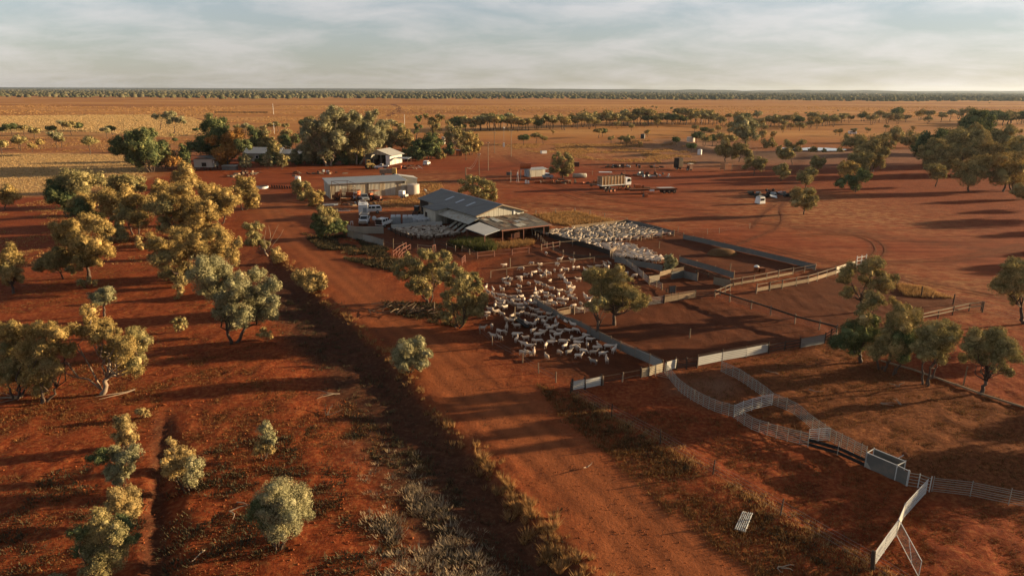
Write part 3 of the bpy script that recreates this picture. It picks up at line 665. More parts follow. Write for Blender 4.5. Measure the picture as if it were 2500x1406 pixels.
# --- trees by the sheep yards
hero('pepper_tree', 'dark green tree left of the sheep mob, behind its larger neighbour', zD.p(800, 1060), zD((700, 320, 85), (790, 330, 85), (890, 350, 75), (1050, 320, 75), (1100, 380, 65), (400, 450, 105), (550, 450, 120), (300, 530, 80), (390, 620, 110), (590, 600, 130), (700, 720, 140), (560, 740, 110), (850, 550, 125), (1000, 470, 105), (880, 690, 110), (620, 860, 105), (750, 880, 90), (480, 330, 60)), ('green', 'olive', (0, 1, 2, 3, 4, 13)), stems=3, dens=1.25)
hero('pepper_tree', 'largest dark tree, at the left rim of the sheep mob', zD.p(1250, 1430), zD((1050, 620, 110), (1150, 540, 95), (1250, 600, 95), (1350, 670, 105), (1480, 650, 70), (1550, 740, 80), (1250, 790, 130), (1100, 760, 105), (1400, 840, 115), (1550, 860, 80), (1090, 950, 105), (1300, 990, 120), (1450, 1050, 120), (1600, 1050, 105), (1150, 1140, 130), (1350, 1190, 130), (1540, 1190, 100), (1050, 1270, 90), (1250, 1310, 100), (1650, 950, 60)), ('green', 'olive', (0, 1, 2, 3, 4, 5, 6)), stems=4, dens=1.25)
hero('gum_tree', 'spreading green tree with a bent dark trunk inside the sheep yards', zE.p(620, 975), zE((470, 600, 75), (560, 590, 60), (640, 590, 70), (690, 640, 55), (560, 670, 95), (650, 720, 95), (750, 740, 80), (820, 790, 60), (850, 825, 35), (700, 810, 75), (550, 790, 75), (470, 830, 55), (430, 620, 45), (790, 840, 50), (500, 740, 65)), 'green', tr=1.25)
hero('dead_tree', 'thin leafless dead tree in front of the spreading tree in the yards', zE.p(505, 1085), zE((520, 800, 40), (480, 850, 36)), 'olive', dens=0.12, barkm=bark, tr=1.5,
     bare=[[zE.p(505, 1020), zE.p(490, 930), zE.p(460, 860), zE.p(440, 800)], [zE.p(505, 1000), zE.p(520, 900), zE.p(560, 830)], [zE.p(500, 960), zE.p(470, 900), zE.p(445, 880)], [zE.p(508, 980), zE.p(535, 930), zE.p(560, 900)], [zE.p(490, 930), zE.p(500, 860), zE.p(490, 790)]])
hero('sapling', 'small bright leafed sapling leaning among the grey yard sheets', zE.p(1062, 580), zE((1050, 480, 42), (1075, 510, 36), (1030, 530, 34), (1060, 540, 30)), 'grey', lw=1.2, barkm=bark_pale)
# --- trees, right
for lab, b_, bl, fo, st in (
  ('open crowned tree with snaking limbs behind the right hand clump', (1230, 575), [(1350, 190, 65), (1410, 200, 35), (1160, 270, 80), (1270, 250, 65), (1300, 330, 50), (1390, 280, 45), (1430, 340, 65), (1490, 320, 45), (1450, 375, 55), (1180, 400, 45), (1130, 430, 45), (1360, 350, 40), (1110, 320, 36)], 'green', 1),
  ('dark tree with an umbrella tuft on top, left in the right hand clump', (1250, 950), [(1340, 490, 70), (1400, 480, 45), (1290, 530, 45), (1280, 610, 60), (1360, 620, 50), (1250, 700, 95), (1150, 720, 75), (1310, 760, 90), (1120, 800, 75), (1210, 830, 85), (1080, 790, 55)], ('dark', 'green', (0, 1, 2, 3)), 1),
  ('dark tree with a yellow tuft on top, in the middle of the right hand clump', (1410, 1010), [(1560, 590, 80), (1640, 580, 70), (1680, 640, 45), (1600, 670, 80), (1480, 640, 60), (1480, 750, 80), (1510, 850, 90), (1400, 840, 85), (1350, 880, 65), (1510, 490, 40), (1540, 520, 30)], ('green', 'gold', (9, 10)), 3),
  ('slim stemmed tree second from the right in the clump of dark trees', (1500, 1045), [(1600, 770, 95), (1680, 760, 75), (1560, 860, 80), (1650, 840, 75), (1570, 930, 50)], ('dark', 'olive', (1,)), 2),
  ('olive tree on slender twin stems at the right of the dark clump', (1745, 1125), [(1800, 700, 85), (1890, 700, 85), (1950, 740, 50), (1850, 780, 95), (1770, 800, 75), (1920, 820, 65), (1760, 880, 65), (1850, 890, 70), (1710, 830, 65), (1990, 720, 35)], 'olive', 3),
  ('rounded olive tree with one straight trunk near the right edge', (2180, 1195), [(2130, 760, 75), (2220, 740, 65), (2300, 770, 75), (2380, 800, 65), (2430, 850, 50), (2200, 840, 95), (2330, 870, 90), (2440, 920, 50), (2080, 850, 55), (2050, 910, 45), (2150, 910, 65), (2280, 940, 50), (2350, 1010, 50), (2270, 1000, 34)], 'olive', 1),
  ('dark layered tree cut by the right edge', (2500, 660), [(2400, 220, 60), (2480, 210, 60), (2350, 290, 50), (2450, 290, 80), (2300, 380, 65), (2400, 370, 80), (2490, 380, 70), (2430, 460, 50), (2560, 300, 80)], ('green', 'olive', (0, 1)), 1)):
    hero('mulga_tree', lab, zR.p(*b_), zR(*bl), fo, stems=st)
# --- trees round the sheds
hero('mulga_tree', 'dense clumpy tree standing behind the woolshed roof', zS.p(1100, 400), zS((780, 40, 70), (900, 0, 80), (1000, -10, 80), (850, 140, 95), (760, 170, 65), (1100, 60, 85), (1200, 50, 80), (1300, 80, 70), (1050, 180, 110), (1200, 180, 95), (1340, 180, 60), (1150, 290, 90), (1290, 300, 80), (960, 220, 75), (1330, 350, 36)), ('olive', 'green', (3, 4, 13)), stems=2)
hero('mulga_tree', 'dark rounded tree at the left end of the long iron shed', zT.p(120, 390), zT((110, 260, 55), (170, 270, 45), (90, 310, 45), (130, 340, 50)), 'green')
hero('mulga_tree', 'gold lit bush in front of the left end of the long iron shed', zT.p(240, 440), zT((230, 330, 52), (280, 340, 40), (200, 370, 44), (260, 400, 50), (215, 415, 36)), 'gold', stems=3)
hero('mulga_tree', 'dark based tree with a gold top beside the parked white truck', zT.p(350, 720), zT((320, 490, 52), (400, 490, 48), (290, 550, 60), (380, 560, 60), (430, 540, 36), (280, 620, 70), (350, 640, 70), (300, 680, 50), (440, 600, 55), (500, 590, 36), (480, 640, 45)), ('dark', 'olive', (0, 1, 3, 4)), stems=3)
hero('gum_tree', 'tall olive tree beside the orange fuel tank', zU.p(1280, 640), zU((1190, 150, 60), (1370, 160, 70), (1120, 220, 70), (1250, 230, 70), (1430, 240, 80), (1470, 290, 55), (1100, 330, 85), (1230, 340, 90), (1370, 330, 90), (1450, 380, 70), (1070, 480, 80), (1180, 450, 80), (1300, 450, 90), (1420, 490, 80), (1260, 540, 80), (1360, 560, 55)), 'olive')
# --- house garden
hero('gum_tree', 'huge pale gum tree behind the homestead, left half of the pair', zH.p(1980, 735), zH((2030, 270, 60), (1960, 310, 70), (2120, 320, 45), (1920, 380, 80), (2030, 390, 100), (1830, 440, 90), (1800, 370, 45), (1950, 490, 105), (2080, 510, 95), (1850, 580, 80), (1950, 620, 70), (1780, 480, 50)), 'grey', stems=2, barkm=bark_pale)
hero('gum_tree', 'huge pale gum tree beside the open machinery shed, right half of the pair', zH.p(2230, 720), zH((2200, 310, 60), (2330, 300, 60), (2380, 270, 36), (2150, 400, 95), (2280, 390, 90), (2250, 500, 95), (2380, 440, 80), (2150, 600, 95), (2300, 560, 80), (2400, 520, 60), (2440, 380, 60)), ('grey', 'green', (5, 7)), stems=2, barkm=bark_pale)
hero('garden_tree', 'dark leafy garden tree above the stilted cabin', zH.p(950, 745), zH((960, 360, 75), (1040, 380, 65), (900, 380, 50), (980, 450, 95), (900, 520, 85), (1050, 480, 55), (830, 580, 70), (950, 570, 85), (1090, 420, 30)), 'dark')
hero('garden_tree', 'orange leaved garden tree between the cabin and the homestead', zH.p(1090, 760), zH((950, 520, 50), (1080, 520, 70), (1110, 590, 75), (1030, 630, 75), (1080, 680, 50), (1170, 480, 65), (1220, 560, 65)), ('rust', 'dark', (6,)))
hero('garden_tree', 'wide dark garden thicket left of the stilted cabin', zH.p(430, 790), zH((150, 550, 75), (120, 610, 50), (260, 470, 70), (350, 450, 60), (430, 450, 50), (400, 540, 100), (270, 560, 90), (520, 600, 75), (430, 650, 90), (570, 680, 60), (300, 660, 85), (620, 690, 50)), ('dark', 'rust', (9, 11)), stems=4)
hero('garden_tree', 'nearly black garden tree behind the homestead roof', zH.p(1340, 600), zH((1320, 450, 65), (1350, 510, 65), (1300, 540, 45), (1380, 550, 40)), 'dark')
for x, y, r, lab, fo in ((1250, 690, 55, 'grey green garden shrub left of the homestead', 'grey'), (1490, 610, 68, 'tall olive garden bush in front of the homestead roof', 'olive'), (1440, 690, 50, 'grey garden bush at the homestead wall', 'grey'), (1570, 690, 50, 'olive garden bush at the right of the homestead', 'olive'), (1680, 660, 45, 'grey shrub at the right end of the homestead', 'grey'), (720, 620, 55, 'dark garden tree behind the stilted cabin', 'dark'), (1600, 530, 50, 'dark round shrub behind the homestead roof', 'dark'), (1690, 500, 40, 'dark shrub right of the round one behind the homestead', 'dark')):
    hero('garden_shrub', lab, zH.p(x, y+r*1.4), zH((x-r*0.3, y-r*0.8, r*0.7), (x+r*0.35, y-r*0.4, r*0.65), (x, y+r*0.2, r*0.8), (x-r*0.5, y+r*0.4, r*0.6), (x+r*0.4, y+r*0.6, r*0.5)), fo, cat='shrub', stems=3)
for lab, b_, bl, fo in (
  ('dark wide tree beyond the parked white car', (390, 1150), [(200, 830, 80), (330, 860, 110), (100, 870, 90), (450, 930, 110), (200, 950, 110), (60, 960, 90), (330, 1000, 90), (540, 900, 80), (600, 960, 60)], 'dark'),
  ('tall dark topped gum above the white car', (480, 900), [(340, 290, 60), (450, 330, 70), (560, 270, 60), (650, 310, 60), (540, 370, 75), (430, 430, 70), (560, 470, 70), (480, 560, 70), (540, 640, 60), (420, 640, 50)], ('green', 'olive', (6, 8))),
  ('narrow dark tree left of the tall gum', (140, 740), [(140, 300, 40), (220, 290, 36), (190, 370, 45), (110, 450, 45), (150, 540, 55), (230, 500, 40), (120, 600, 36)], 'dark'),
  ('pale gold gum in the grove right of the tall one', (760, 1000), [(780, 420, 60), (850, 560, 75), (920, 540, 60), (1030, 500, 50), (1000, 590, 70), (1120, 650, 80), (1000, 700, 70), (1230, 640, 65), (1290, 700, 60), (1350, 760, 60), (1340, 680, 55), (900, 680, 60)], 'olive'),
  ('bare twigged tree beside the small red hut', (1135, 1170), [(1080, 920, 65), (1180, 930, 70), (1130, 1000, 60), (1220, 980, 45), (1060, 990, 40)], ('olive', 'straw', (3, 4)))):
    hero('gum_tree', lab, zK.p(*b_), zK(*bl), fo, dens=0.85, barkm=bark_pale if 'pale' in lab else bark)
for i, (x, y, r, fo, lab) in enumerate(((596, 402, 12, 'dark', 'dark undergrowth bush left of the homestead wall'), (640, 404, 13, 'dark', 'dark undergrowth bush before the homestead, left'), (665, 402, 11, 'dark', 'dark undergrowth bush before the homestead, middle'), (722, 402, 14, 'dark', 'dark undergrowth bush before the homestead, right'), (748, 400, 15, 'dark', 'dark bush under the left gum of the pair'), (778, 401, 16, 'dark', 'second dark bush under the left gum of the pair'), (808, 402, 15, 'dark', 'dark bush between the two big gums'), (838, 402, 16, 'dark', 'dark bush under the right gum of the pair'), (866, 400, 14, 'dark', 'dark bush left of the machinery shed'), (548, 404, 12, 'dark', 'dark bush right of the stilted cabin'), (990, 392, 14, 'dark', 'dark bush in the shade beyond the carport, left'), (1018, 392, 15, 'dark', 'dark bush in the shade beyond the carport, right'), (1072, 388, 12, 'green', 'green bush right of the white car at the grove edge'), (1098, 378, 13, 'dark', 'dark bush left of the little red hut'), (450, 400, 13, 'dark', 'dark bush left of the stilted cabin'))):
    hero('garden_bush', lab, (x, y), zP((x-r*.5, y-r*.8, r*.75), (x+r*.5, y-r*.7, r*.7), (x, y-r*1.5, r*.7), (x+r*.2, y-r*.4, r*.6)), fo, cat='shrub', stems=3)
for i, (x, y, r, fo, lab) in enumerate(((560, 376, 26, 'dark', 'dark round tree left of the homestead roof'), (645, 356, 20, 'olive', 'olive tree behind the left end of the homestead'), (700, 352, 20, 'green', 'green tree behind the middle of the homestead'), (765, 384, 30, 'grey', 'grey tree in front of the left gum of the pair'), (905, 356, 28, 'grey', 'grey gum behind the machinery shed roof, left'), (945, 350, 26, 'olive', 'olive gum behind the machinery shed roof, right'), (985, 352, 22, 'green', 'green tree between the narrow dark tree and the sheds'), (1050, 372, 26, 'dark', 'dark tree right of the white car, at the front of the grove'), (1110, 352, 22, 'olive', 'olive tree in the grove behind the little red hut'), (1150, 366, 22, 'gold', 'gold lit tree at the right end of the grove'), (330, 388, 30, 'dark', 'dark tree at the left end of the garden thicket'), (400, 396, 26, 'dark', 'dark tree in front of the garden thicket'), (868, 380, 26, 'green', 'green tree against the left wall of the machinery shed'))):
    hero('garden_tree', lab, (x, y+r*.6), zP((x-r*.6, y-r*.7, r*.62), (x+r*.6, y-r*.6, r*.6), (x, y-r*1.3, r*.62), (x-r*.2, y-r*.3, r*.6), (x+r*.4, y, r*.5), (x-r*.5, y+r*.05, r*.45)), fo, stems=2)
for i, (x, y, r, fo, lab) in enumerate(((2290, 396, 34, 'green', 'dark tree filling the left front of the right hand wood'), (2340, 372, 34, 'olive', 'pale tree in the middle of the right hand wood'), (2400, 392, 36, 'green', 'green tree in the middle front of the right hand wood'), (2455, 372, 36, 'olive', 'olive tree at the right of the wood, behind'), (2470, 430, 38, 'gold', 'gold tipped tree at the right of the wood, in front'), (2380, 352, 30, 'green', 'green tree at the back of the right hand wood'), (2130, 392, 30, 'green', 'green tree right of the gold trio below the dam'), (2500, 395, 34, 'olive', 'olive tree cut by the right edge behind the wood'), (2260, 372, 28, 'dark', 'dark tree at the left back of the right hand wood'))):
    hero('scrub_tree', lab, (x, y+r*.95), zP((x-r*.6, y-r*.6, r*.62), (x+r*.6, y-r*.5, r*.6), (x, y-r*1.1, r*.62), (x-r*.2, y-r*.1, r*.6), (x+r*.4, y+r*.25, r*.5), (x-r*.6, y+r*.2, r*.45)), fo, stems=2)
# --- right middle ground
for lab, b_, bl, fo in (
  ('dark tree with lit right side, left of the pair near the rusty crate', (10, 520), [(30, 410, 60), (-20, 450, 50), (80, 450, 45), (110, 470, 36), (0, 400, 45)], 'green'),
  ('round tree left of the rusty crate', (-105, 520), [(-130, 380, 50), (-90, 370, 50), (-150, 420, 45), (-80, 420, 50), (-110, 430, 45)], 'green'),
  ('mushroom shaped tree right of the rusty crate', (145, 640), [(110, 530, 50), (170, 515, 52), (230, 515, 42), (205, 560, 44), (80, 560, 36)], 'green'),
  ('small round tree above the junk heap', (380, 690), [(360, 590, 44), (410, 565, 42), (400, 620, 50)], 'olive'),
  ('tree leaning left on a bare stem on the dam bank', (485, 545), [(400, 455, 50), (465, 450, 50), (440, 420, 40)], 'green'),
  ('gold lit tree at the track below the dam', (690, 605), [(700, 535, 52), (740, 525, 38), (690, 495, 36), (660, 550, 36)], 'olive'),
  ('pair topped tree beside the sandy track', (590, 750), [(565, 640, 54), (630, 630, 52), (670, 615, 36), (600, 690, 45)], 'olive'),
  ('stout round tree standing alone right of the junk heap', (580, 980), [(540, 830, 78), (610, 810, 70), (650, 850, 60), (500, 880, 52), (600, 890, 62), (690, 835, 28)], ('olive', 'green', (0, 3))),
  ('gold tree below the dam, front left of a trio', (950, 690), [(900, 570, 52), (970, 560, 60), (1020, 580, 44), (930, 610, 54)], 'gold'),
  ('taller gold tree below the dam, behind the trio', (1070, 640), [(1060, 500, 60), (1130, 500, 52), (1090, 560, 60), (1000, 490, 50)], 'olive'),
  ('dark shaded tree below the dam, right front', (1030, 785), [(900, 700, 50), (1000, 690, 68), (1080, 660, 68), (1140, 640, 44), (1030, 740, 50)], 'dark'),
  ('long dark topped tree on the dam bank', (1190, 565), [(1080, 440, 75), (1180, 430, 68), (1230, 460, 45), (1225, 505, 45), (1030, 455, 40)], 'green'),
  ('big pale gum left of the dam', (70, 375), [(60, 190, 80), (130, 230, 60), (60, 290, 70), (150, 300, 45), (0, 250, 50), (20, 150, 45)], 'grey'),
  ('tall dark tree on the right skyline', (2130, 430), [(2080, 150, 80), (2180, 180, 78), (1980, 160, 50), (2030, 230, 80), (2150, 240, 95), (2240, 270, 45)], 'dark'),
  ('dark tree at the left end of the right hand wood', (1780, 530), [(1770, 290, 70), (1850, 300, 80), (1720, 330, 60), (1680, 365, 68), (1780, 380, 80), (1700, 440, 50)], ('dark', 'green', (1,))),
  ('olive tree second from the left in the right hand wood', (1960, 570), [(1950, 310, 80), (2060, 300, 78), (1900, 370, 78), (2000, 400, 95)], 'olive'),
  ('pale topped tree at the back of the right hand wood', (2170, 550), [(2200, 330, 90), (2290, 370, 54), (2150, 380, 80), (2080, 420, 78)], 'olive'),
  ('front left tree of the right hand wood, grey crowned', (1830, 630), [(1650, 420, 54), (1740, 450, 80), (1850, 460, 90), (1700, 490, 60), (1830, 540, 80)], 'green'),
  ('tree at the far right of the wood, cut by the edge', (2420, 530), [(2380, 350, 70), (2460, 370, 80), (2400, 420, 70)], 'olive'),
  ('slim tree standing forward of the right hand wood', (1735, 735), [(1690, 580, 50), (1760, 565, 45), (1740, 620, 60), (1800, 640, 36)], 'olive'),
  ('front middle tree of the right hand wood, gold tipped', (2010, 780), [(1960, 560, 68), (2050, 550, 88), (1930, 630, 68), (2040, 660, 95), (2130, 600, 78)], ('green', 'gold', (0, 1))),
  ('front right tree of the right hand wood, gold tipped', (2320, 780), [(2250, 520, 88), (2350, 540, 88), (2440, 540, 62), (2300, 620, 95), (2400, 630, 70), (2470, 600, 54)], ('green', 'gold', (0, 2))),
  ('low dark tree at the right edge in front of the wood', (2490, 850), [(2480, 750, 65), (2430, 790, 45), (2520, 790, 50)], 'green'),
  ('wide low bush on the far dam bank', (1020, 420), [(1050, 355, 75), (960, 340, 54), (1110, 370, 40)], 'green'),
  ('rounded bush right of the wide one on the far dam bank', (1230, 410), [(1200, 335, 68), (1280, 350, 70), (1330, 380, 45)], 'green'),
  ('smooth domed bush behind the dam', (1370, 350), [(1310, 300, 55), (1370, 285, 72), (1420, 305, 45)], 'olive'),
  ('domed dark bush right of the dam', (1560, 400), [(1530, 325, 78), (1600, 330, 54), (1480, 345, 45)], 'green'),
  ('low bush left of the dam water', (280, 400), [(260, 365, 50), (315, 375, 34)], 'green'),
  ('small tree standing at the dam water', (455, 430), [(435, 365, 42), (480, 395, 38), (550, 355, 36)], 'olive')):
    hero('scrub_tree', lab, zV.p(*b_), zV(*bl), fo, dens=0.9)
for i, (x, y, r, lab) in enumerate(((1985, 375, 9, 'dark bush on the bank in front of the dam water, middle'), (2012, 377, 7, 'small bush on the dam bank right of the middle one'), (1950, 374, 8, 'bush on the dam bank left of the middle one'), (1905, 376, 10, 'round bush on the dam bank at the left end of the water'), (2050, 378, 8, 'bush on the dam bank at the right end of the water'))):
    hero('scrub_bush', lab, (x, y), zP((x-r*.4, y-r, r*.8), (x+r*.5, y-r*.8, r*.7), (x, y-r*1.5, r*.6)), 'green', cat='shrub', stems=3)
# --- flat topped trees on the straw, far left
hero('gum_tree', 'flat topped pale tree on the straw plain, left of its twin', zH.p(505, 425), zH((470, 300, 36), (530, 300, 44), (600, 290, 40)), 'grey', dens=0.8, squash=0.7)
hero('gum_tree', 'flat topped pale tree on the straw plain, right of its twin', zH.p(625, 460), zH((590, 345, 36), (640, 330, 40), (690, 335, 36)), 'grey', dens=0.8, squash=0.7)

# --- the lines of small trees across the middle distance: one of each kind, then copies
def proto(seed, fol, h, w, stems, flat=0.7):
    g = np.random.default_rng(seed); root = thing('mulga_tree', None, 'tree'); bl = []
    n = g.integers(4, 7)
    for i in range(n):
        a = i*2.4+g.random(); rr = w*0.30*g.uniform(0.2, 1.0)
        r = w*g.uniform(0.22, 0.34)
        bl.append((rr*math.cos(a), rr*math.sin(a), h*g.uniform(0.55, 0.85), r, r, r*flat))
    grow(root, bl, (0, 0, 0), fol, bark, g, 420.0, stems, lw=0.8, dens=1.0)
    return root
PROTO = [proto(100+i, f, h, w, s, fl) for i, (f, h, w, s, fl) in enumerate([('green', 6, 6.5, 1, .7), ('olive', 5.5, 6, 2, .75), ('dark', 5, 6.5, 1, .8), ('gold', 5, 5, 2, .8), ('grey', 7, 7, 1, .6), ('green', 4, 5, 2, .85), ('straw', 4, 4.2, 3, .8), ('olive', 8, 7.5, 1, .6), ('dark', 6.5, 8, 3, .8)])]
KN = ['green', 'olive', 'dark', 'golden', 'pale grey', 'low green', 'dry straw coloured', 'tall olive', 'wide dark']
first = [True]*len(PROTO)
NTREE = 0
def place(k, px, py, hpx=None, group='trees', where='beyond the sheds', sc_=None):
    global NTREE
    B = GP(px, py); s = sc_ or 1.0
    if hpx: s = hpx*depth(B)/F/[6.9, 6.3, 5.9, 5.8, 8, 4.8, 4.7, 9.2, 7.8][k]
    if first[k]: o = PROTO[k]; first[k] = False
    else: o = dup(PROTO[k])
    o.location = B; o.rotation_euler = (0, 0, random.uniform(0, 6.28)); o.scale = (s*random.uniform(0.92, 1.12), s*random.uniform(0.92, 1.12), s)
    o['label'] = '%s tree %s' % (KN[k], where); o['group'] = group; NTREE += 1
    return o
def belt(pts, n, ks, h, jx, jy, group, where, seed):
    n = int(n*1.6); h = h*1.32
    g = np.random.default_rng(seed)
    segs = [math.hypot(pts[i+1][0]-pts[i][0], pts[i+1][1]-pts[i][1]) for i in range(len(pts)-1)]; T = sum(segs)
    for i in range(n):
        t = (i+g.uniform(0.1, 0.9))/n*T; q = 0
        while q < len(segs)-1 and t > segs[q]: t -= segs[q]; q += 1
        f = t/segs[q]; x = pts[q][0]*(1-f)+pts[q+1][0]*f+g.uniform(-jx, jx); y = pts[q][1]*(1-f)+pts[q+1][1]*f+g.uniform(-jy, jy)
        part = ['left end', 'left half', 'middle', 'right half', 'right end'][min(4, int(i/n*5))]
        place(int(g.choice(ks)), x, y, h*g.uniform(0.72, 1.25), group, where.replace('in the', 'in the %s of the' % part).replace('of the far', 'of the far'))
W0 = 'in the far tree belt'
belt([(1100, 318), (1300, 318), (1460, 310), (1640, 303), (1760, 302)], 46, [0, 1, 1, 7, 4, 0, 8, 3], 27, 6, 5, 'trees of the far belt', W0, 1)
belt([(1450, 305), (1760, 300)], 14, [0, 1, 8], 20, 6, 3, 'trees of the far belt', W0.replace('far tree belt', 'back row of the far tree belt'), 31)
belt([(1760, 305), (1950, 306), (2100, 302), (2330, 296), (2520, 300)], 34, [0, 1, 2, 5, 8, 3, 4], 21, 8, 6, 'trees of the far belt', W0.replace('far tree belt', 'tree belt beyond the dam'), 2)
belt([(1780, 322), (1950, 318), (2030, 310), (1850, 315)], 12, [3, 5, 1, 6], 20, 12, 6, 'trees of the far belt', W0.replace('far tree belt', 'scatter left of the dam'), 32)
belt([(2380, 302), (2520, 305)], 12, [0, 2, 8], 24, 6, 5, 'trees of the far belt', W0.replace('far tree belt', 'belt at the far right edge'), 33)
W1 = 'on the bare red flat'
for x, y, h, k in ((1278, 355, 28, 2), (1310, 352, 30, 0), (1326, 352, 24, 1), (1350, 330, 14, 6), (1462, 338, 26, 0), (1470, 335, 22, 2), (1492, 350, 20, 1), (1515, 352, 30, 7), (1530, 352, 30, 1), (1545, 345, 16, 5), (1562, 362, 18, 6), (1580, 335, 20, 3), (1507, 315, 22, 1), (1541, 320, 20, 1), (1573, 312, 14, 1), (1605, 312, 22, 3), (1652, 352, 24, 2), (1695, 328, 24, 0), (1720, 330, 20, 2), (1735, 336, 24, 0), (1752, 326, 22, 3), (1780, 330, 20, 6), (1860, 345, 30, 6), (1888, 342, 24, 6), (1830, 330, 22, 3), (2040, 330, 16, 6), (2050, 332, 20, 3), (2084, 332, 22, 4), (2066, 335, 12, 3), (2117, 326, 16, 1), (2162, 322, 18, 0), (2228, 322, 15, 6), (2490, 332, 18, 3), (1700, 352, 30, 2), (1718, 362, 34, 1), (1738, 358, 30, 2), (1690, 366, 26, 2), (1760, 362, 40, 0), (1780, 372, 40, 0)):
    place(k, x, y, h, 'trees on the red flat', W1+(', left of the black tank' if x < 1560 else ', right of the black tank' if x < 1690 else ', left of the dam' if x < 1900 else ', above the dam'))
W2 = 'along the straw paddock at far left'
for x, y, h, k in ((5, 330, 24, 8), (30, 330, 30, 2), (60, 335, 32, 0), (85, 340, 34, 1), (50, 368, 42, 1), (140, 362, 48, 4), (155, 320, 30, 4), (175, 330, 36, 0), (190, 325, 26, 2), (220, 378, 62, 7), (262, 340, 34, 4), (275, 330, 24, 2), (100, 365, 28, 3), (5, 375, 40, 1), (80, 372, 26, 3), (130, 330, 24, 2), (152, 362, 30, 0)):
    place(k, x, y, h, 'trees along the straw paddock', W2+(' nearest the edge' if x < 70 else ' in the middle' if x < 170 else ' towards the garden'))
W3 = 'behind the homestead garden'
for x, y, h, k in ((480, 326, 14, 2), (580, 322, 20, 1), (600, 330, 34, 4), (612, 326, 22, 0), (645, 325, 22, 1), (665, 324, 26, 0), (680, 322, 34, 7), (700, 324, 24, 0), (740, 318, 26, 2), (760, 312, 30, 0), (420, 338, 14, 5), (940, 322, 30, 1), (958, 326, 40, 4), (975, 330, 36, 1), (985, 332, 20, 2), (930, 340, 44, 4), (950, 350, 40, 4), (1075, 330, 26, 7), (1100, 330, 28, 1), (1130, 322, 20, 2), (1118, 318, 24, 1), (1150, 315, 26, 4), (1172, 318, 30, 7), (1205, 318, 40, 2), (1222, 316, 44, 7), (1240, 310, 40, 4), (660, 330, 12, 6), (430, 352, 16, 2)):
    place(k, x, y, h, 'trees behind the homestead', W3 if x < 780 else 'between the gum pair and the tall gum' if x < 1050 else 'at the left start of the far tree belt')
W4 = 'standing out on the open far plain'
for x, y, h, k in ((1245, 272, 7, 5), (1280, 271, 5, 5), (1540, 270, 7, 7), (1550, 270, 7, 7), (1570, 268, 9, 7), (1592, 266, 10, 7), (1602, 268, 9, 1), (1638, 270, 8, 2), (1679, 268, 5, 3), (1752, 281, 6, 5), (1845, 277, 7, 2), (1966, 281, 7, 2), (2045, 274, 5, 2), (2010, 278, 5, 5), (2415, 255, 7, 7), (580, 288, 4, 5), (335, 298, 6, 5), (1240, 300, 10, 4), (2100, 276, 4, 5), (1900, 276, 4, 5), (1810, 280, 4, 5)):
    place(k, x, y, h, 'lone trees on the far plain', W4+(' at left' if x < 1000 else ' near its middle' if x < 1620 else ' at right'))
# trees standing outside the view to the right, whose long shadows cross the yards
WO = 'standing out of frame to the right'
for x, y, s, k in ((66, 53, 1.1, 8), (84, 63, 1.1, 0), (112, 116, .95, 8), (124, 127, .9, 0), (130, 144, .85, 7), (141, 170, .85, 0), (140, 158, 1.3, 8), (72, 74, 1.0, 0)):
    o = dup(PROTO[k]); o.location = (x, y, 0); o.scale = (s, s, s); o['label'] = '%s tree %s' % (KN[k], WO); o['group'] = 'trees out of frame'

# --- the wooded country on the horizon: one mass nobody could count
def lumps(n, seed, y0, y1, h0):
    g = np.random.default_rng(seed)
    yy = y0*(y1/y0)**(g.random(n)**0.8); xx = (g.random(n)*2-1)*yy*0.86
    yy = yy*(1+0.05*np.sin(xx/310+1)+0.03*np.sin(xx/97)+0.05*(g.random(n)-.5)*np.exp(-(yy-y0)/600))
    edge = np.array([atY(0, 0, 1).x])
    P = []; Fc = []
    a = np.arange(5)/5*2*math.pi
    unit = np.concatenate([[[0, 0, 1.0]], np.stack([0.75*np.cos(a), 0.75*np.sin(a), np.full(5, .62)], 1), np.stack([np.cos(a+.6), np.sin(a+.6), np.full(5, .05)], 1)])
    fc = [(0, 1+i, 1+(i+1) % 5) for i in range(5)]
    for i in range(5):
        j = (i+1) % 5; fc += [(1+i, 6+i, 1+j), (1+j, 6+i, 6+j)]
    fc = np.array(fc)
    s = g.uniform(0.6, 1.5, (n, 1, 1))
    wd = h0*(0.62+yy/9000)[:, None, None]
    jit = g.uniform(0.65, 1.35, (n, len(unit), 1))
    V = unit[None]*jit*np.concatenate([np.repeat(wd, 2, 2), np.full((n, 1, 1), h0)], 2)*s
    V[:, :, 0] += xx[:, None]; V[:, :, 1] += yy[:, None]
    return V.reshape(-1, 3), (fc[None]+(np.arange(n)*len(unit))[:, None, None]).reshape(-1, 3)
fm, nt, b = newmat('far_woodland'); b.inputs['Roughness'].default_value = 1; b.inputs['Specular IOR Level'].default_value = 0
g_ = nt.nodes.new('ShaderNodeNewGeometry')
nt.links.new(ramp(nt, g_.outputs['Random Per Island'], [(0, (0.050, 0.050, 0.026)), (0.5, (0.085, 0.078, 0.040)), (1, (0.125, 0.105, 0.054))]), b.inputs['Base Color'])
Yw = G(1250, 243).y
v, f = lumps(17000, 3, Yw, 11500, 7.5)
keep = np.ones(len(f), bool)
tag(link('woodland', np_mesh('woodland', v, f, [fm])), 'unbroken scrub woodland reaching to the horizon', kind='stuff')
print('tree tris', TREE_TRIS, 'copies', NTREE)
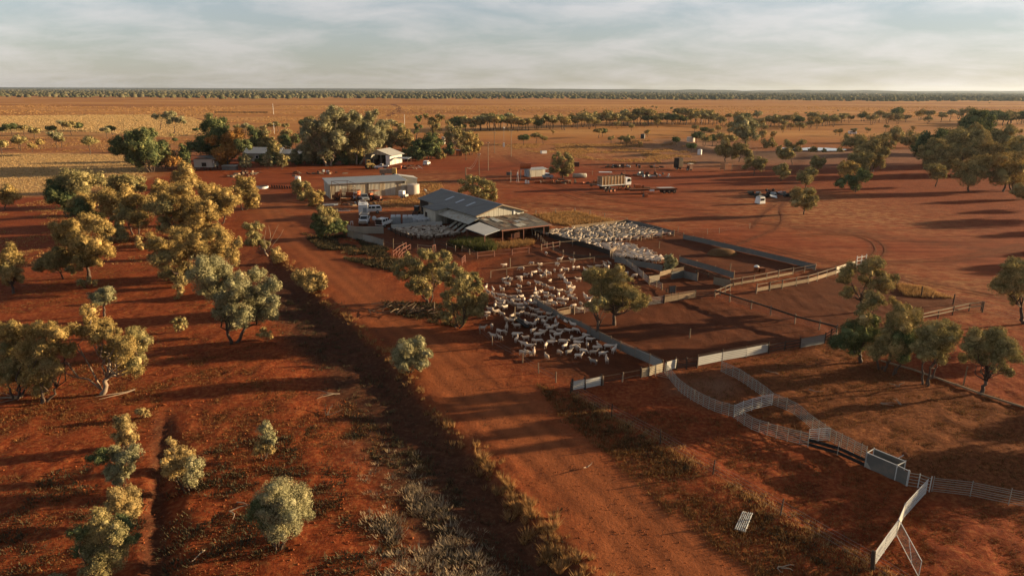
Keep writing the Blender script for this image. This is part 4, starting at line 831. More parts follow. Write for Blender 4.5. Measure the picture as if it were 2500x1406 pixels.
# ------------------------------------------------------------------ buildings
iron_grey = simple('weathered_roof_iron', (0.165, 0.160, 0.142), 0.62, 0.0, 0.22, 0.6, 0.25, dirt=(0.125, 0.108, 0.088), dirt_amt=0.25, stretch=(0.3, 1.6, 1))
iron_wall = simple('weathered_wall_iron', (0.39, 0.365, 0.295), 0.65, 0.0, 0.28, 0.9, 0.25, dirt=(0.24, 0.17, 0.10), dirt_amt=0.35, stretch=(2.2, 2.2, 0.25))
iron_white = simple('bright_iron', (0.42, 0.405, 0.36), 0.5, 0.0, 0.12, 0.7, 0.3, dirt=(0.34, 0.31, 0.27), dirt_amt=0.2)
iron_rust = simple('rusty_roof_iron', (0.21, 0.175, 0.12), 0.75, 0.0, 0.30, 0.5, 0.2, dirt=(0.155, 0.090, 0.052), dirt_amt=0.6, stretch=(1.5, 0.35, 1))
iron_pale = simple('pale_roof_iron', (0.26, 0.275, 0.275), 0.55, 0.0, 0.15, 0.5, 0.25)
white_roof = simple('white_roof_sheet', (0.27, 0.275, 0.27), 0.5, 0, 0.10, 0.6, 0.3)
post_red = simple('rust_red_steel', (0.20, 0.075, 0.045), 0.7, 0, 0.3, 6, 0.3)
dark_open = simple('dark_timber_and_shade', (0.040, 0.031, 0.025), 0.9, 0, 0.3, 2, 0.1)  # near-black; also painted in for shade in bays, doorways and under the veranda
timber = simple('grey_timber', (0.20, 0.145, 0.098), 0.85, 0, 0.35, 4, 0.15, stretch=(1, 1, 0.3), objvar=0.3)
timber_pale = simple('sun_bleached_timber', (0.24, 0.17, 0.105), 0.85, 0, 0.3, 4, 0.15, objvar=0.2)
timber_dark = simple('dark_weathered_rail', (0.075, 0.050, 0.036), 0.9, 0, 0.35, 4, 0.1, objvar=0.3)
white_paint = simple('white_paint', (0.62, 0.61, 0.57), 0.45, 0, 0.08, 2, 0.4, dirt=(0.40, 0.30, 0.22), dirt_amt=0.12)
poly_tank = simple('beige_tank', (0.44, 0.37, 0.29), 0.6, 0, 0.10, 1.2, 0.3)
skylight = simple('skylight_sheet', (0.34, 0.36, 0.37), 0.4, 0, 0.1, 2, 0.4)
glass = simple('dark_glass', (0.018, 0.020, 0.022), 0.12, 0, 0.1, 1, 0.5)
tyre = simple('tyre_rubber', (0.028, 0.025, 0.023), 0.9, 0, 0.2, 8, 0.1)
rim_steel = simple('wheel_rim', (0.30, 0.27, 0.23), 0.5, 0.2, 0.2, 6, 0.4)
rust = simple('rust', (0.22, 0.075, 0.028), 0.85, 0, 0.35, 5, 0.15, dirt=(0.10, 0.04, 0.02), dirt_amt=0.4)
rust_dark = simple('dark_rust', (0.095, 0.045, 0.028), 0.85, 0, 0.35, 5, 0.15)
orange_paint = simple('faded_orange_paint', (0.40, 0.105, 0.030), 0.65, 0, 0.25, 4, 0.25)
yellow_paint = simple('faded_yellow_paint', (0.42, 0.28, 0.085), 0.6, 0, 0.2, 4, 0.3)
steel_gal = simple('galvanised_steel', (0.25, 0.225, 0.18), 0.55, 0.0, 0.2, 8, 0.5)
steel_white = simple('white_steel_rail', (0.48, 0.47, 0.43), 0.45, 0.0, 0.12, 5, 0.4)
steel_dull = simple('dull_steel_rail', (0.26, 0.235, 0.20), 0.55, 0.1, 0.25, 6, 0.4)
belt_black = simple('black_belting', (0.018, 0.017, 0.016), 0.8, 0, 0.2, 4, 0.15)
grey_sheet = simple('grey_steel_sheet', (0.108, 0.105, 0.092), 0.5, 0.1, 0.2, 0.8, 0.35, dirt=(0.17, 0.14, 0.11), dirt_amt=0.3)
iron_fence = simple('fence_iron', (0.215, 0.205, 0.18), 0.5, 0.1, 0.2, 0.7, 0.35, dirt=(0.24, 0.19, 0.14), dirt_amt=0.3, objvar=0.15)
iron_fence_y = simple('sun_yellowed_iron', (0.32, 0.255, 0.165), 0.6, 0.0, 0.2, 0.7, 0.25, dirt=(0.28, 0.18, 0.10), dirt_amt=0.35, objvar=0.12)
black_plastic = simple('black_plastic', (0.02, 0.02, 0.02), 0.5, 0, 0.1, 3, 0.3)
wool_white = simple('white_wool_pack', (0.42, 0.42, 0.41), 0.75, 0, 0.15, 2, 0.2, objvar=0.1)
hay = simple('hay', (0.13, 0.072, 0.034), 0.95, 0, 0.4, 6, 0.05, bump=0.6)

class Frame:
    """building axes: a along the front, b towards the back, z up"""
    def __init__(s, O, u): s.O = Vector((O[0], O[1], 0)); s.u = Vector((u[0], u[1], 0)).normalized(); s.w = Vector((-s.u.y, s.u.x, 0))
    def __call__(s, a, b, z): return s.O+s.u*a+s.w*b+Vector((0, 0, z))
def corr_wall(name, fr, p, q, z0, z1, mat, parent, org, pitch=0.55, amp=0.025, ztop2=None):
    """upright ribbed sheeting from p=(a,b) to q"""
    P, Qv = fr(p[0], p[1], z0), fr(q[0], q[1], z0); n = max(2, int((Qv-P).length/pitch))
    t2 = z1 if ztop2 is None else ztop2
    A, B = fr(p[0], p[1], z1), fr(q[0], q[1], t2)
    return MB().sheet([P, Qv, B, A], n, amp).build(name, mat, parent, org)
def roof_sheet(name, q, mat, parent, org, n, t=0.05, amp=0.03):
    """ribbed roof: q[0]-q[1] is the eave, ribs run up to q[3]-q[2]"""
    mb = MB().slab([Vector(p)-Vector((0, 0, 0.06)) for p in q], t); mb.sheet(q, n, amp)
    return mb.build(name, mat, parent, org)

# --- woolshed
WS = Frame((-7.2, 136.8), (0.84, 0.54)); o = WS(0, 0, 0)
ws = thing('woolshed', 'big woolshed with dark grey iron roof, gable wall and rusty lean-to over the yards', 'shed', o)
E, RZ, LB, WD = 3.6, 5.25, 26.8, 11.5
roof_sheet('roof', [WS(-0.5, LB+.4, E-.15), WS(-0.5, -0.5, E-.15), WS(WD/2, -0.5, RZ), WS(WD/2, LB+.4, RZ)], iron_grey, ws, o, 46)
roof_sheet('roof', [WS(WD+.5, -0.5, E-.15), WS(WD+.5, LB+.4, E-.15), WS(WD/2, LB+.4, RZ), WS(WD/2, -0.5, RZ)], iron_grey, ws, o, 46)
MB().tube([WS(WD/2, -0.55, RZ+.04), WS(WD/2, LB+.45, RZ+.04)], 0.13, 6).build('ridge_cap', iron_pale, ws, o)
for i, bb in enumerate((17.0, 12.2, 7.4)):
    s0 = 0.45; sl = (RZ-E+.15)/(WD/2+.5)
    q = [WS(a, b_, E-.15+(a+.5)*sl+0.06) for a, b_ in ((1.9, bb+.8), (1.9, bb), (4.1, bb), (4.1, bb+.8))]
    MB().slab(q, 0.03).build('skylight', skylight, ws, o)
n = 20
for i in range(n):                                       # gable boards, each its own sheet
    a0, a1 = WD*i/n, WD*(i+1)/n
    f = lambda a: E-.12+(RZ-E)*(1-abs(a-WD/2)/(WD/2))-.08
    MB().add([WS(a0+.02, -.02-.015*(i % 2), 2.6), WS(a1-.02, -.02-.015*(i % 2), 2.6), WS(a1-.02, -.02-.015*(i % 2), f(a1)), WS(a0+.02, -.02-.015*(i % 2), f(a0))], [(0, 1, 2, 3)]).build('gable_sheet', iron_wall, ws, o)
MB().box(WS(9.0, -.12, 3.35), (0.42, 0.06, 1.25), rz=math.atan2(.54, .84)).build('vent_panel', white_paint, ws, o)
for s_ in (0, 1):
    a0, a1 = (-0.5, WD/2) if s_ == 0 else (WD+.5, WD/2)
    MB().bar(WS(a0, -.54, E-.2), WS(a1, -.54, RZ-.05), .06, .2).build('barge_board', timber_pale, ws, o)
MB().bar(WS(9.6, -.2, 2.98), WS(10.3, -.2, 2.98), .18, .35).build('roof_box', white_paint, ws, o)
for a_ in (1.2, 2.5): MB().box(WS(a_, -.35, 3.05), (0.8, 0.35, 0.22), rz=math.atan2(.54, .84)).build('roof_vent', rust_dark, ws, o)
corr_wall('wall', WS, (0, 11.8), (0, 0), 0, E-.2, iron_wall, ws, o); corr_wall('wall', WS, (WD, 0), (WD, LB), 0, E-.2, iron_wall, ws, o)
corr_wall('wall', WS, (WD, LB), (0, LB), 0, E-.1, iron_wall, ws, o); corr_wall('wall', WS, (0, 22.2), (0, 17.6), 0, E-.2, iron_wall, ws, o)
corr_wall('wall', WS, (0, 0), (WD, 0), 0, 2.58, iron_wall, ws, o)
MB().box(WS(0.25, 24.6, 1.6), (0.2, 4.0, 3.1), rz=math.atan2(.54, .84)).build('open_bay_shade', dark_open, ws, o)
roof_sheet('annex_roof', [WS(-3.7, 18.1, 3.12), WS(-3.7, 11.6, 3.12), WS(-.48, 11.6, 3.5), WS(-.48, 18.1, 3.5)], iron_grey, ws, o, 12)
corr_wall('annex_wall', WS, (-3.4, 17.8), (-3.4, 11.9), 0, 3.08, iron_wall, ws, o); corr_wall('annex_wall', WS, (-3.4, 11.9), (-.02, 11.9), 0, 3.08, iron_wall, ws, o, ztop2=3.45)
corr_wall('annex_wall', WS, (-.02, 17.8), (-3.4, 17.8), 0, 3.4, iron_wall, ws, o, ztop2=3.08)
MB().box(WS(-3.45, 16.4, 1.05), (0.08, 1.0, 2.1), rz=math.atan2(.54, .84)).build('doorway', dark_open, ws, o)
roof_sheet('veranda_roof', [WS(-2.9, 11.7, 2.3), WS(-2.9, -1.6, 2.3), WS(-.05, -1.0, 3.1), WS(-.05, 11.7, 3.1)], iron_wall, ws, o, 22)
for b_ in (-1.2, 3.2, 7.6): MB().tube([WS(-2.75, b_, 0), WS(-2.75, b_, 2.3)], .07, 6).build('veranda_post', timber_dark, ws, o)
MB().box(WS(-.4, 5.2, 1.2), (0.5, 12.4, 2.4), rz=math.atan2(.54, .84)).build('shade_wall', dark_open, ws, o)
for i, b_ in enumerate((1.0, 3.0, 5.0, 7.0)): MB().slab([WS(-2.6, b_, .1), WS(-2.6, b_+1.0, .1), WS(-.7, b_+1.0, 1.2), WS(-.7, b_, 1.2)], .06).build('sheep_chute', iron_wall, ws, o)
# front lean-to over the yards
roof_sheet('lean_to_roof', [WS(-.7, -10.6, 2.35), WS(10.8, -10.9, 2.35), WS(12.1, .0, 2.95), WS(-.2, -.06, 2.95)], iron_rust, ws, o, 22)
g = np.random.default_rng(3)
for i in range(16):                                       # mismatched sheets laid on the lean-to
    a_ = g.uniform(.3, 9.2); b_ = g.uniform(-9.6, -1.6); w_ = g.uniform(.8, 1.7); l_ = g.uniform(1.4, 3.0)
    zr = lambda b: 2.35+(b+10.75)*(.6/10.75)+.05+.004*i
    MB().slab([WS(a_, b_-l_*.5, zr(b_-l_*.5)), WS(a_+w_, b_-l_*.5, zr(b_-l_*.5)), WS(a_+w_, b_+l_*.5, zr(b_+l_*.5)), WS(a_, b_+l_*.5, zr(b_+l_*.5))], .012).build('roof_patch', [iron_rust, iron_grey, iron_pale, rust_dark, iron_wall][int(g.choice(5, p=[.4, .2, .12, .1, .18]))], ws, o)
MB().bar(WS(-.7, -10.66, 2.27), WS(10.8, -10.96, 2.27), .08, .22).build('fascia', post_red, ws, o)
for a_ in (-.4, 4.4, 9.2): MB().tube([WS(a_, -10.5, 0), WS(a_, -10.5, 2.3)], .085, 8).build('post', post_red, ws, o)
for a_, b_ in ((2.0, -5), (6.5, -5), (10.8, -5)): MB().tube([WS(a_, b_, 0), WS(a_, b_, 2.55)], .08, 6).build('post', timber_dark, ws, o)
corr_wall('end_wall', WS, (10.7, -10.4), (11.9, -1.0), 0, 2.3, iron_rust, ws, o, ztop2=2.85)
# white skillion on the left of the lean-to
roof_sheet('white_awning_roof', [WS(-5.9, -5.6, 2.5), WS(-5.5, -12.6, 2.3), WS(-.75, -10.3, 2.42), WS(-1.0, -2.7, 2.72)], white_roof, ws, o, 12)
for a_, b_ in ((-5.4, -12.3), (-5.6, -6.0)): MB().tube([WS(a_, b_, 0), WS(a_, b_, 2.3)], .08, 8).build('post', post_red, ws, o)
for k in range(5): MB().bar(WS(2.0, -9.8, .35+k*.2), WS(4.0, -9.8, .45+k*.22), .05, .07).build('holding_rail', post_red, ws, o)

# --- long iron store shed
SS = Frame((-48.2, 180.3), (0.915, 0.404)); o = SS(0, 0, 0); rz2 = math.atan2(.404, .915)
ss = thing('storage_shed', 'long pale iron storage shed with low grey roof behind the parked machinery', 'shed', o)
for i in range(14):
    a0, a1 = 20.6*i/14, 20.6*(i+1)/14
    corr_wall('wall_sheet', SS, (a0+.01, -.015*(i % 2)), (a1-.01, -.015*(i % 2)), 0, 3.85, iron_wall if i % 3 else iron_fence_y, ss, o, pitch=.3)
corr_wall('end_wall', SS, (0, 9.5), (0, 0), 0, 4.3, iron_wall, ss, o, ztop2=3.85); corr_wall('end_wall', SS, (20.6, 0), (20.6, 9.5), 0, 3.85, iron_wall, ss, o, ztop2=4.3); corr_wall('back_wall', SS, (20.6, 9.5), (0, 9.5), 0, 4.3, iron_wall, ss, o)
roof_sheet('roof', [SS(-.4, -.4, 3.92), SS(21.0, -.4, 3.92), SS(21.0, 9.7, 4.42), SS(-.4, 9.7, 4.42)], iron_pale, ss, o, 40)
MB().bar(SS(-.4, -.46, 3.86), SS(21.0, -.46, 3.86), .1, .14).build('gutter', steel_dull, ss, o)
MB().tube([SS(20.4, -.42, 3.8), SS(20.4, -.3, 0)], .05, 6).build('downpipe', iron_wall, ss, o)
MB().box(SS(19.9, -.25, 3.45), (.5, .3, .5), rz=rz2).build('rain_head', dark_open, ss, o)
MB().bar(SS(10.1, -.08, 0), SS(10.1, -.08, 3.85), .12, .1).build('door_gap_shade', dark_open, ss, o)
corr_wall('extension_wall', SS, (20.9, 9.2), (25.6, 6.4), 0, 4.25, iron_white, ss, o, pitch=.5, amp=.05, ztop2=3.5)
corr_wall('extension_wall', SS, (25.6, 6.4), (26.0, 12.0), 0, 3.5, iron_white, ss, o, pitch=.5, amp=.05)
roof_sheet('extension_roof', [SS(25.8, 6.2, 3.55), SS(26.2, 12.4, 3.55), SS(20.6, 12.4, 4.35), SS(20.6, 9.0, 4.35)], iron_white, ss, o, 8)

def tank(name, label, base_px, d, h, mat, lid=True, group=None, ribs=4):
    B = GP(*base_px); t = thing(name, label, 'water tank', B, 0, group)
    m = MB(); N = 24; ring = [(h*i/12) for i in range(13)]
    m.tube([(0, 0, z) for z in ring], [d/2*(1+.012*(i % 2)) for i in range(13)], N); m.build('tank_wall', mat, t, smooth=True)
    if lid:
        m = MB(); m.tube([(0, 0, h+.02), (0, 0, h+.06), (0, 0, h+.3)], [d/2*1.01, d/2*.98, d*.06], N); m.build('tank_lid', mat, t)
        MB().cyl((d*.22, 0, h+.14), .28, .14, 10).build('hatch', steel_dull, t)
    MB().tube([(d/2, 0, .15), (d/2+.25, 0, .15)], .06, 6).build('outlet_pipe', steel_dull, t)
    return t
tank('water_tank', 'big beige water tank at the right end of the long iron shed', (1008, 474), 3.7, 2.7, poly_tank)
tank('water_tank', 'small white water tank standing on red dirt left of the long iron shed', (728, 448), 1.75, 2.0, white_paint)
tank('water_tank', 'pale concrete tank by itself among trees beyond the yard', (1686, 347), 4.4, 2.6, poly_tank)
tank('water_tank', 'black water tank on the red flat beyond the fuel tank', (1569, 339), 2.6, 2.6, black_plastic)
tank('water_tank', 'small pale tank half hidden by the trees left of the dam', (1708, 376), 1.9, 2.2, white_paint)
tank('water_tank', 'tall pale tank on the edge of the homestead grove', (1083, 352), 1.9, 3.6, poly_tank)
# round stock trough
B = GP(641, 460); t = thing('stock_trough', 'round pale concrete stock trough left of the road bend', 'trough', B)
m = MB(); m.tube([(0, 0, 0), (0, 0, .62), (0, 0, .62), (0, 0, .45)], [1.7, 1.7, 1.52, 1.5], 24, cap=False); m.build('trough_wall', white_paint, t)
MB().cyl((0, 0, .40), 1.52, .04, 24).build('trough_water', wm, t)

# --- open machinery shed
MS = Frame(G(893, 401)[:2], (0.955, -0.296)); o = MS(0, 0, 0); rz3 = math.atan2(-.296, .955)
ms = thing('machinery_shed', 'open fronted machinery shed with white gable roof, right of the homestead', 'shed', o)
W3_, E3, R3, D3 = 10.6, 3.7, 5.7, 10.5
roof_sheet('roof', [MS(-1.1, D3, E3-.2), MS(-1.1, -.6, E3-.2), MS(W3_/2, -.6, R3), MS(W3_/2, D3, R3)], iron_white, ms, o, 20)
roof_sheet('roof', [MS(W3_+1.1, -.6, E3-.2), MS(W3_+1.1, D3, E3-.2), MS(W3_/2, D3, R3), MS(W3_/2, -.6, R3)], iron_white, ms, o, 20)
MB().add([MS(.6, -.3, E3+.05), MS(W3_-.6, -.3, E3+.05), MS(W3_/2, -.3, R3-.12)], [(0, 1, 2)]).build('gable', iron_wall, ms, o)
corr_wall('side_wall', MS, (W3_, -.2), (W3_, D3-.3), 0, E3-.05, iron_white, ms, o); corr_wall('side_wall', MS, (0, D3-.3), (0, -.2), 0, E3-.05, iron_wall, ms, o); corr_wall('back_wall', MS, (W3_, D3-.3), (0, D3-.3), 0, E3, dark_open, ms, o)
MB().box(MS(W3_-.9, -.2, 1.85), (1.7, .08, 3.7), rz=rz3).build('front_panel', white_paint, ms, o)
for a_ in (.1, 3.4, 6.8): MB().box(MS(a_, -.2, 1.85), (.16, .16, 3.7), rz=rz3).build('post', steel_dull, ms, o)
for a_, b_, h_ in ((2.0, 4, 1.6), (4.8, 5, 2.0), (7.5, 4, 1.4)): MB().box(MS(a_, b_, h_/2), (1.6, 2.2, h_), rz=rz3).build('stored_machine', rust_dark, ms, o)
# carport at its right
o = MS(13.0, 3.0, 0); cp = thing('carport', 'low flat roofed carport with clutter, beside the machinery shed', 'carport', o)
MB().slab([MS(11.8, 1, 2.5), MS(17.6, 1, 2.5), MS(17.2, 5, 2.75), MS(11.6, 5, 2.75)], .12).build('roof', iron_pale, cp, o)
for a_, b_ in ((12.0, 1.2), (17.3, 1.2), (12.0, 4.8), (17.0, 4.8)): MB().tube([MS(a_, b_, 0), MS(a_, b_, 2.5)], .07, 6).build('post', post_red, cp, o)

# --- homestead
HF = Frame(G(598, 394)[:2], (1, 0.02)); o = HF(0, 0, 0)
ho = thing('homestead', 'low homestead with long white roof hidden among garden trees', 'house', o)
def gable_house(fr, o, root, a0, a1, b0, b1, e, r, rm, wm_):
    mid = (b0+b1)/2
    roof_sheet('roof', [fr(a0-.5, b0-.6, e), fr(a1+.5, b0-.6, e), fr(a1+.5, mid, r), fr(a0-.5, mid, r)], rm, root, o, 30)
    roof_sheet('roof', [fr(a1+.5, b1+.6, e), fr(a0-.5, b1+.6, e), fr(a0-.5, mid, r), fr(a1+.5, mid, r)], rm, root, o, 30)
    for p, q in (((a0, b0), (a1, b0)), ((a1, b0), (a1, b1)), ((a1, b1), (a0, b1)), ((a0, b1), (a0, b0))): corr_wall('wall', fr, p, q, 0, e, wm_, root, o, amp=.01)
gable_house(HF, o, ho, 0, 14, 0, 9, 3.1, 5.2, white_roof, iron_wall); gable_house(HF, o, ho, 14.2, 23, 1.5, 8, 2.9, 4.4, white_roof, iron_wall)
for a_ in (2, 5, 9, 12):
    w_ = MB().box(HF(a_, -.05, 1.7), (1.2, .06, 1.1)).build('window', white_paint, ho, o); MB().box(HF(a_, -.1, 1.7), (1.0, .05, .9)).build('pane', glass, w_, None)
    w_.children[0].data.transform(Matrix.Translation(-o))
MB().tube([HF(15.2, 2, 6.2), HF(20, 3, 4.6)], .06, 5).build('mast', steel_dull, ho, o)
# stilted cabin
B = GP(475, 416); CF = Frame(B[:2], (1, 0)); o = CF(0, 0, 0); px = depth(B)/F
cb_ = thing('cabin', 'small white walled cabin on stumps with curved roof at the garden edge', 'cabin', o)
MB().box(CF(3.3, 2.6, 2.5), (6.6, 5.0, 2.9)).build('wall', simple('cabin_wall', (0.40, 0.385, 0.33), .7, 0, .12, .8), cb_, o)
m = MB(); n = 8
for i in range(n):
    t0, t1 = i/n, (i+1)/n; z = lambda t: 4.0+.75*math.sin(math.pi*t)
    m.slab([CF(-2.0+10*t0, -.9, z(t0)), CF(-2.0+10*t1, -.9, z(t1)), CF(-2.0+10*t1, 6, z(t1)), CF(-2.0+10*t0, 6, z(t0))], .12)
m.build('curved_roof', iron_grey, cb_, o)
for a_ in (.3, 3.3, 6.3):
    for b_ in (.4, 4.8): MB().box(CF(a_, b_, .52), (.22, .22, 1.04)).build('stump', timber_dark, cb_, o)
for a_ in (-1.6, 7.6): MB().tube([CF(a_, -.6, 0), CF(a_, -.6, 4.1)], .07, 6).build('veranda_post', timber_dark, cb_, o)
MB().box(CF(3.6, -.02, 2.0), (1.6, .1, 1.3)).build('doorway', dark_open, cb_, o); MB().box(CF(7.0, .5, 2.9), (.5, .1, .9)).build('window', white_paint, cb_, o)
MB().box(CF(1.0, -.6, .75), (2.4, 1.2, .16)).build('landing', timber, cb_, o)
# low grey trough shed between cabin and homestead
B = GP(562, 415); o = B; ts = thing('lean_to', 'low grey lean-to in the shade right of the stilted cabin', 'shed', o)
MB().box(B+Vector((0, 0, .7)), (5.0, 2.0, 1.4)).build('wall', grey_sheet, ts, o); MB().slab([B+Vector((-2.7, -1.2, 1.42)), B+Vector((2.7, -1.2, 1.42)), B+Vector((2.7, 1.2, 1.7)), B+Vector((-2.7, 1.2, 1.7))], .06).build('roof', iron_wall, ts, o)
# little red hut in the grove
B = GP(1120, 381); o = B; rh = thing('hut', 'little rust red hut with open door beside the bare twigged tree', 'hut', o)
MB().box(B+Vector((.2, 1.2, 1.1)), (2.6, 2.4, 2.2)).build('wall', rust, rh, o); MB().slab([B+Vector((-1.4, -.3, 2.6)), B+Vector((1.8, -.3, 2.2)), B+Vector((1.8, 2.8, 2.2)), B+Vector((-1.4, 2.8, 2.6))], .06).build('roof', iron_pale, rh, o); MB().box(B+Vector((-.3, -.02, 1.0)), (.9, .08, 1.9)).build('door', orange_paint, rh, o)
# small iron hut beside the fuel tank
B = GP(1292, 433); FF = Frame(B[:2], (.86, .5)); o = FF(0, 0, 0); hu = thing('iron_hut', 'small striped iron hut right behind the orange fuel tank', 'hut', o)
for i in range(6): corr_wall('wall_sheet', FF, (i*.9, -.02*(i % 2)), (i*.9+.88, -.02*(i % 2)), 0, 2.3, iron_wall, hu, o, pitch=.3)
corr_wall('end_wall', FF, (0, 3.2), (0, 0), 0, 2.5, iron_pale, hu, o); corr_wall('end_wall', FF, (5.4, 0), (5.4, 3.2), 0, 2.3, iron_white, hu, o); corr_wall('back_wall', FF, (5.4, 3.2), (0, 3.2), 0, 2.6, iron_wall, hu, o)
roof_sheet('roof', [FF(-.2, -.2, 2.35), FF(7.6, -.2, 2.35), FF(7.6, 3.5, 2.75), FF(-.2, 3.5, 2.75)], iron_white, hu, o, 10)
for a_, b_ in ((7.3, .1), (7.3, 3.2)): MB().tube([FF(a_, b_, 0), FF(a_, b_, 2.4)], .07, 6).build('post', timber, hu, o)
MB().box(FF(6.4, 1.6, 1.1), (1.2, 1.2, 2.0), rz=.5).build('cupboard', iron_white, hu, o)
# fuel tank on stand
B = GP(1270, 437); ft = thing('fuel_tank', 'orange fuel tank lying on a tall pipe stand', 'fuel tank', B); ft.scale = (1.5, 1.5, 1.4)
MB().tube([(-.1, 0, 2.95), (0, 0, 2.95), (2.2, .3, 2.95), (2.3, .3, 2.95)], [.55, .72, .72, .55], 16).build('tank_drum', orange_paint, ft, smooth=True)
for x_, y_ in ((.15, -.5), (.15, .5), (2.0, -.2), (2.0, .8)): MB().tube([(x_*1.15-.1, y_*1.3, 0), (x_, y_, 2.4)], .07, 6).build('leg', steel_dull, ft)
MB().bar((.1, -.5, 2.3), (2.0, -.2, 2.3), .1, .12).build('cradle_bar', steel_dull, ft); MB().bar((.1, .5, 2.3), (2.0, .8, 2.3), .1, .12).build('cradle_bar', steel_dull, ft)
MB().tube([(-.2, -.5, 1.2), (1.0, -.7, 2.2), (1.6, -.7, .2)], .03, 5).build('hose', belt_black, ft)
B = GP(1264, 445); st = thing('pipe_stand', 'old open pipe frame with ladder left of the orange fuel tank', 'frame', B)
for x_, y_ in ((-2.2, 0), (.1, 0), (-2.2, 1.6), (.1, 1.6)): MB().tube([(x_, y_, 0), (x_, y_, 3.6)], .06, 6).build('upright', steel_dull, st)
for z_ in (1.9, 3.5): MB().bar((-2.2, 0, z_), (.1, 0, z_), .07).build('crossbar', rust_dark, st); MB().bar((-2.2, 1.6, z_), (.1, 1.6, z_), .07).build('crossbar', rust_dark, st)
MB().bar((.4, -.4, 0), (.1, 0, 2.6), .08).build('brace', white_paint, st); MB().bar((-.5, -.4, 0), (.0, 0, 2.6), .08).build('brace', white_paint, st); MB().tube([(-.1, .1, 2.1), (-.1, .1, 3.2)], [.22, .05], 8).build('funnel', white_paint, st)
B = GP(1312, 447); dr = thing('drum', 'orange drum lying on the ground below the fuel tank', 'drum', B); MB().tube([(-.9, 0, .42), (.9, .1, .42)], .42, 12).build('drum_shell', orange_paint, dr); MB().tube([(.9, .1, .42), (.95, .1, .42)], .36, 12).build('drum_end', rust, dr)
B = GP(1284, 449); pu = thing('pump', 'white pump unit standing below the orange fuel tank', 'pump', B); MB().box((0, 0, .55), (.6, .5, 1.1)).build('pump_body', white_paint, pu); MB().box((.75, 0, .45), (.5, .5, .9)).build('motor', white_paint, pu); MB().box((.3, 0, .08), (2.0, .8, .1)).build('skid', rust_dark, pu)
# ------------------------------------------------------------------ fences and yards
def line_pts(P, sp):
    """points every ~sp along a ground polyline, corners kept"""
    out = [P[0]]
    for a, b in zip(P[:-1], P[1:]):
        n = max(1, round((b-a).length/sp))
        out += [a.lerp(b, i/n) for i in range(1, n+1)]
    return out
UP = Vector((0, 0, 1))
def smooth_px(px):
    out = []
    for i in range(len(px)-1):
        a, b, c, d = (Vector(px[max(0, i-1)]), Vector(px[i]), Vector(px[i+1]), Vector(px[min(len(px)-1, i+2)]))
        for k in range(3):
            t = k/3; out.append(tuple(.5*((2*b)+(c-a)*t+(2*a-5*b+4*c-d)*t*t+(3*b-a-3*c+d)*t**3)))
    return out+[tuple(px[-1])]
def fence(name, label, px, h=1.15, sp=2.6, rails=(), rail_m=None, rail_r=(.06, .09), post_m=None, post_r=.08, sheet=None, wires=(), top=None, posts=True, cat='fence', group=None, jit=.04, curve=False):
    """px: base line in photo pixels. rails: heights; sheet: (z0,z1,material); wires: heights"""
    if curve: px = smooth_px(px)
    P = [GP(*p) for p in px]; B0 = P[0]; root = thing(name, label, cat, B0, 0, group); g = np.random.default_rng(int(px[0][0]*3+px[0][1]))
    Q = line_pts(P, sp); post_m = post_m or timber; rail_m = rail_m or timber_dark
    if posts:
        for q in Q:
            hh = h*g.uniform(.97, 1.09); lean = Vector((g.normal()*jit, g.normal()*jit, 0))
            MB().tube([q-UP*.2, q+lean*.5+UP*hh*.5, q+lean+UP*hh], [post_r, post_r*.95, post_r*.85], 6).build('post', post_m, root, B0)
    for z in rails:
        for a, b in zip(Q[:-1], Q[1:]):
            MB().bar(a+UP*(z+g.normal()*.015), b+UP*(z+g.normal()*.015), rail_r[0], rail_r[1]).build('rail', rail_m, root, B0)
    for z in wires:
        for a, b in zip(Q[:-1], Q[1:]):
            MB().tube([a+UP*z, a.lerp(b, .5)+UP*(z-.015), b+UP*z], .007, 3).build('wire', steel_dull, root, B0)
    if sheet:
        z0, z1, m = sheet
        for a, b in zip(Q[:-1], Q[1:]):
            d = (b-a).normalized(); nn = Vector((d.y, -d.x, 0))*(.055 if rails or posts else 0); e = g.normal()*.02
            if nn.y > 0: nn = -nn
            MB().sheet([a+nn+UP*(z0+e), a+nn+UP*(z1+e), b+nn+UP*(z1+e), b+nn+UP*(z0+e)], 5, .018).build('sheet', m, root, B0)
    if top:
        for a, b in zip(Q[:-1], Q[1:]): MB().bar(a+UP*top[0], b+UP*top[0], top[1], top[1]).build('top_rail', top[2], root, B0)
    return root
# lower yards
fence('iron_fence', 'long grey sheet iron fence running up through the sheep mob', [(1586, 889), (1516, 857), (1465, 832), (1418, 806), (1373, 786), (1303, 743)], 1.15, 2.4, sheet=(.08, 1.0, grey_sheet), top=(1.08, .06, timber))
fence('iron_fence', 'bright corrugated end of the fence at the lower yard corner', [(1617, 905), (1586, 889), (1552, 873)], 1.25, 1.6, sheet=(.1, 1.12, iron_fence), top=(1.2, .06, timber_dark))
fence('iron_fence', 'sun yellowed corrugated panel left of the yard corner post', [(1565, 922), (1582, 919), (1617, 908)], 1.2, 1.6, sheet=(.1, 1.1, iron_fence_y), post_m=timber_dark)
fence('rail_fence', 'dark rail fence between the yellowed and the white corrugated panels', [(1472, 940), (1565, 922)], 1.0, 2.0, rails=(.35, .9), rail_r=(.04, .06))
fence('iron_fence', 'short white corrugated fence with dark posts facing the road', [(1396, 955), (1428, 949), (1467, 941)], 1.2, 1.5, sheet=(.12, 1.05, iron_white), post_m=timber_dark, post_r=.12)
fence('iron_fence', 'short white sheet beside the yard corner post', [(1626, 907), (1650, 900)], 1.2, 1.3, sheet=(.1, 1.1, iron_white), post_m=timber_dark)
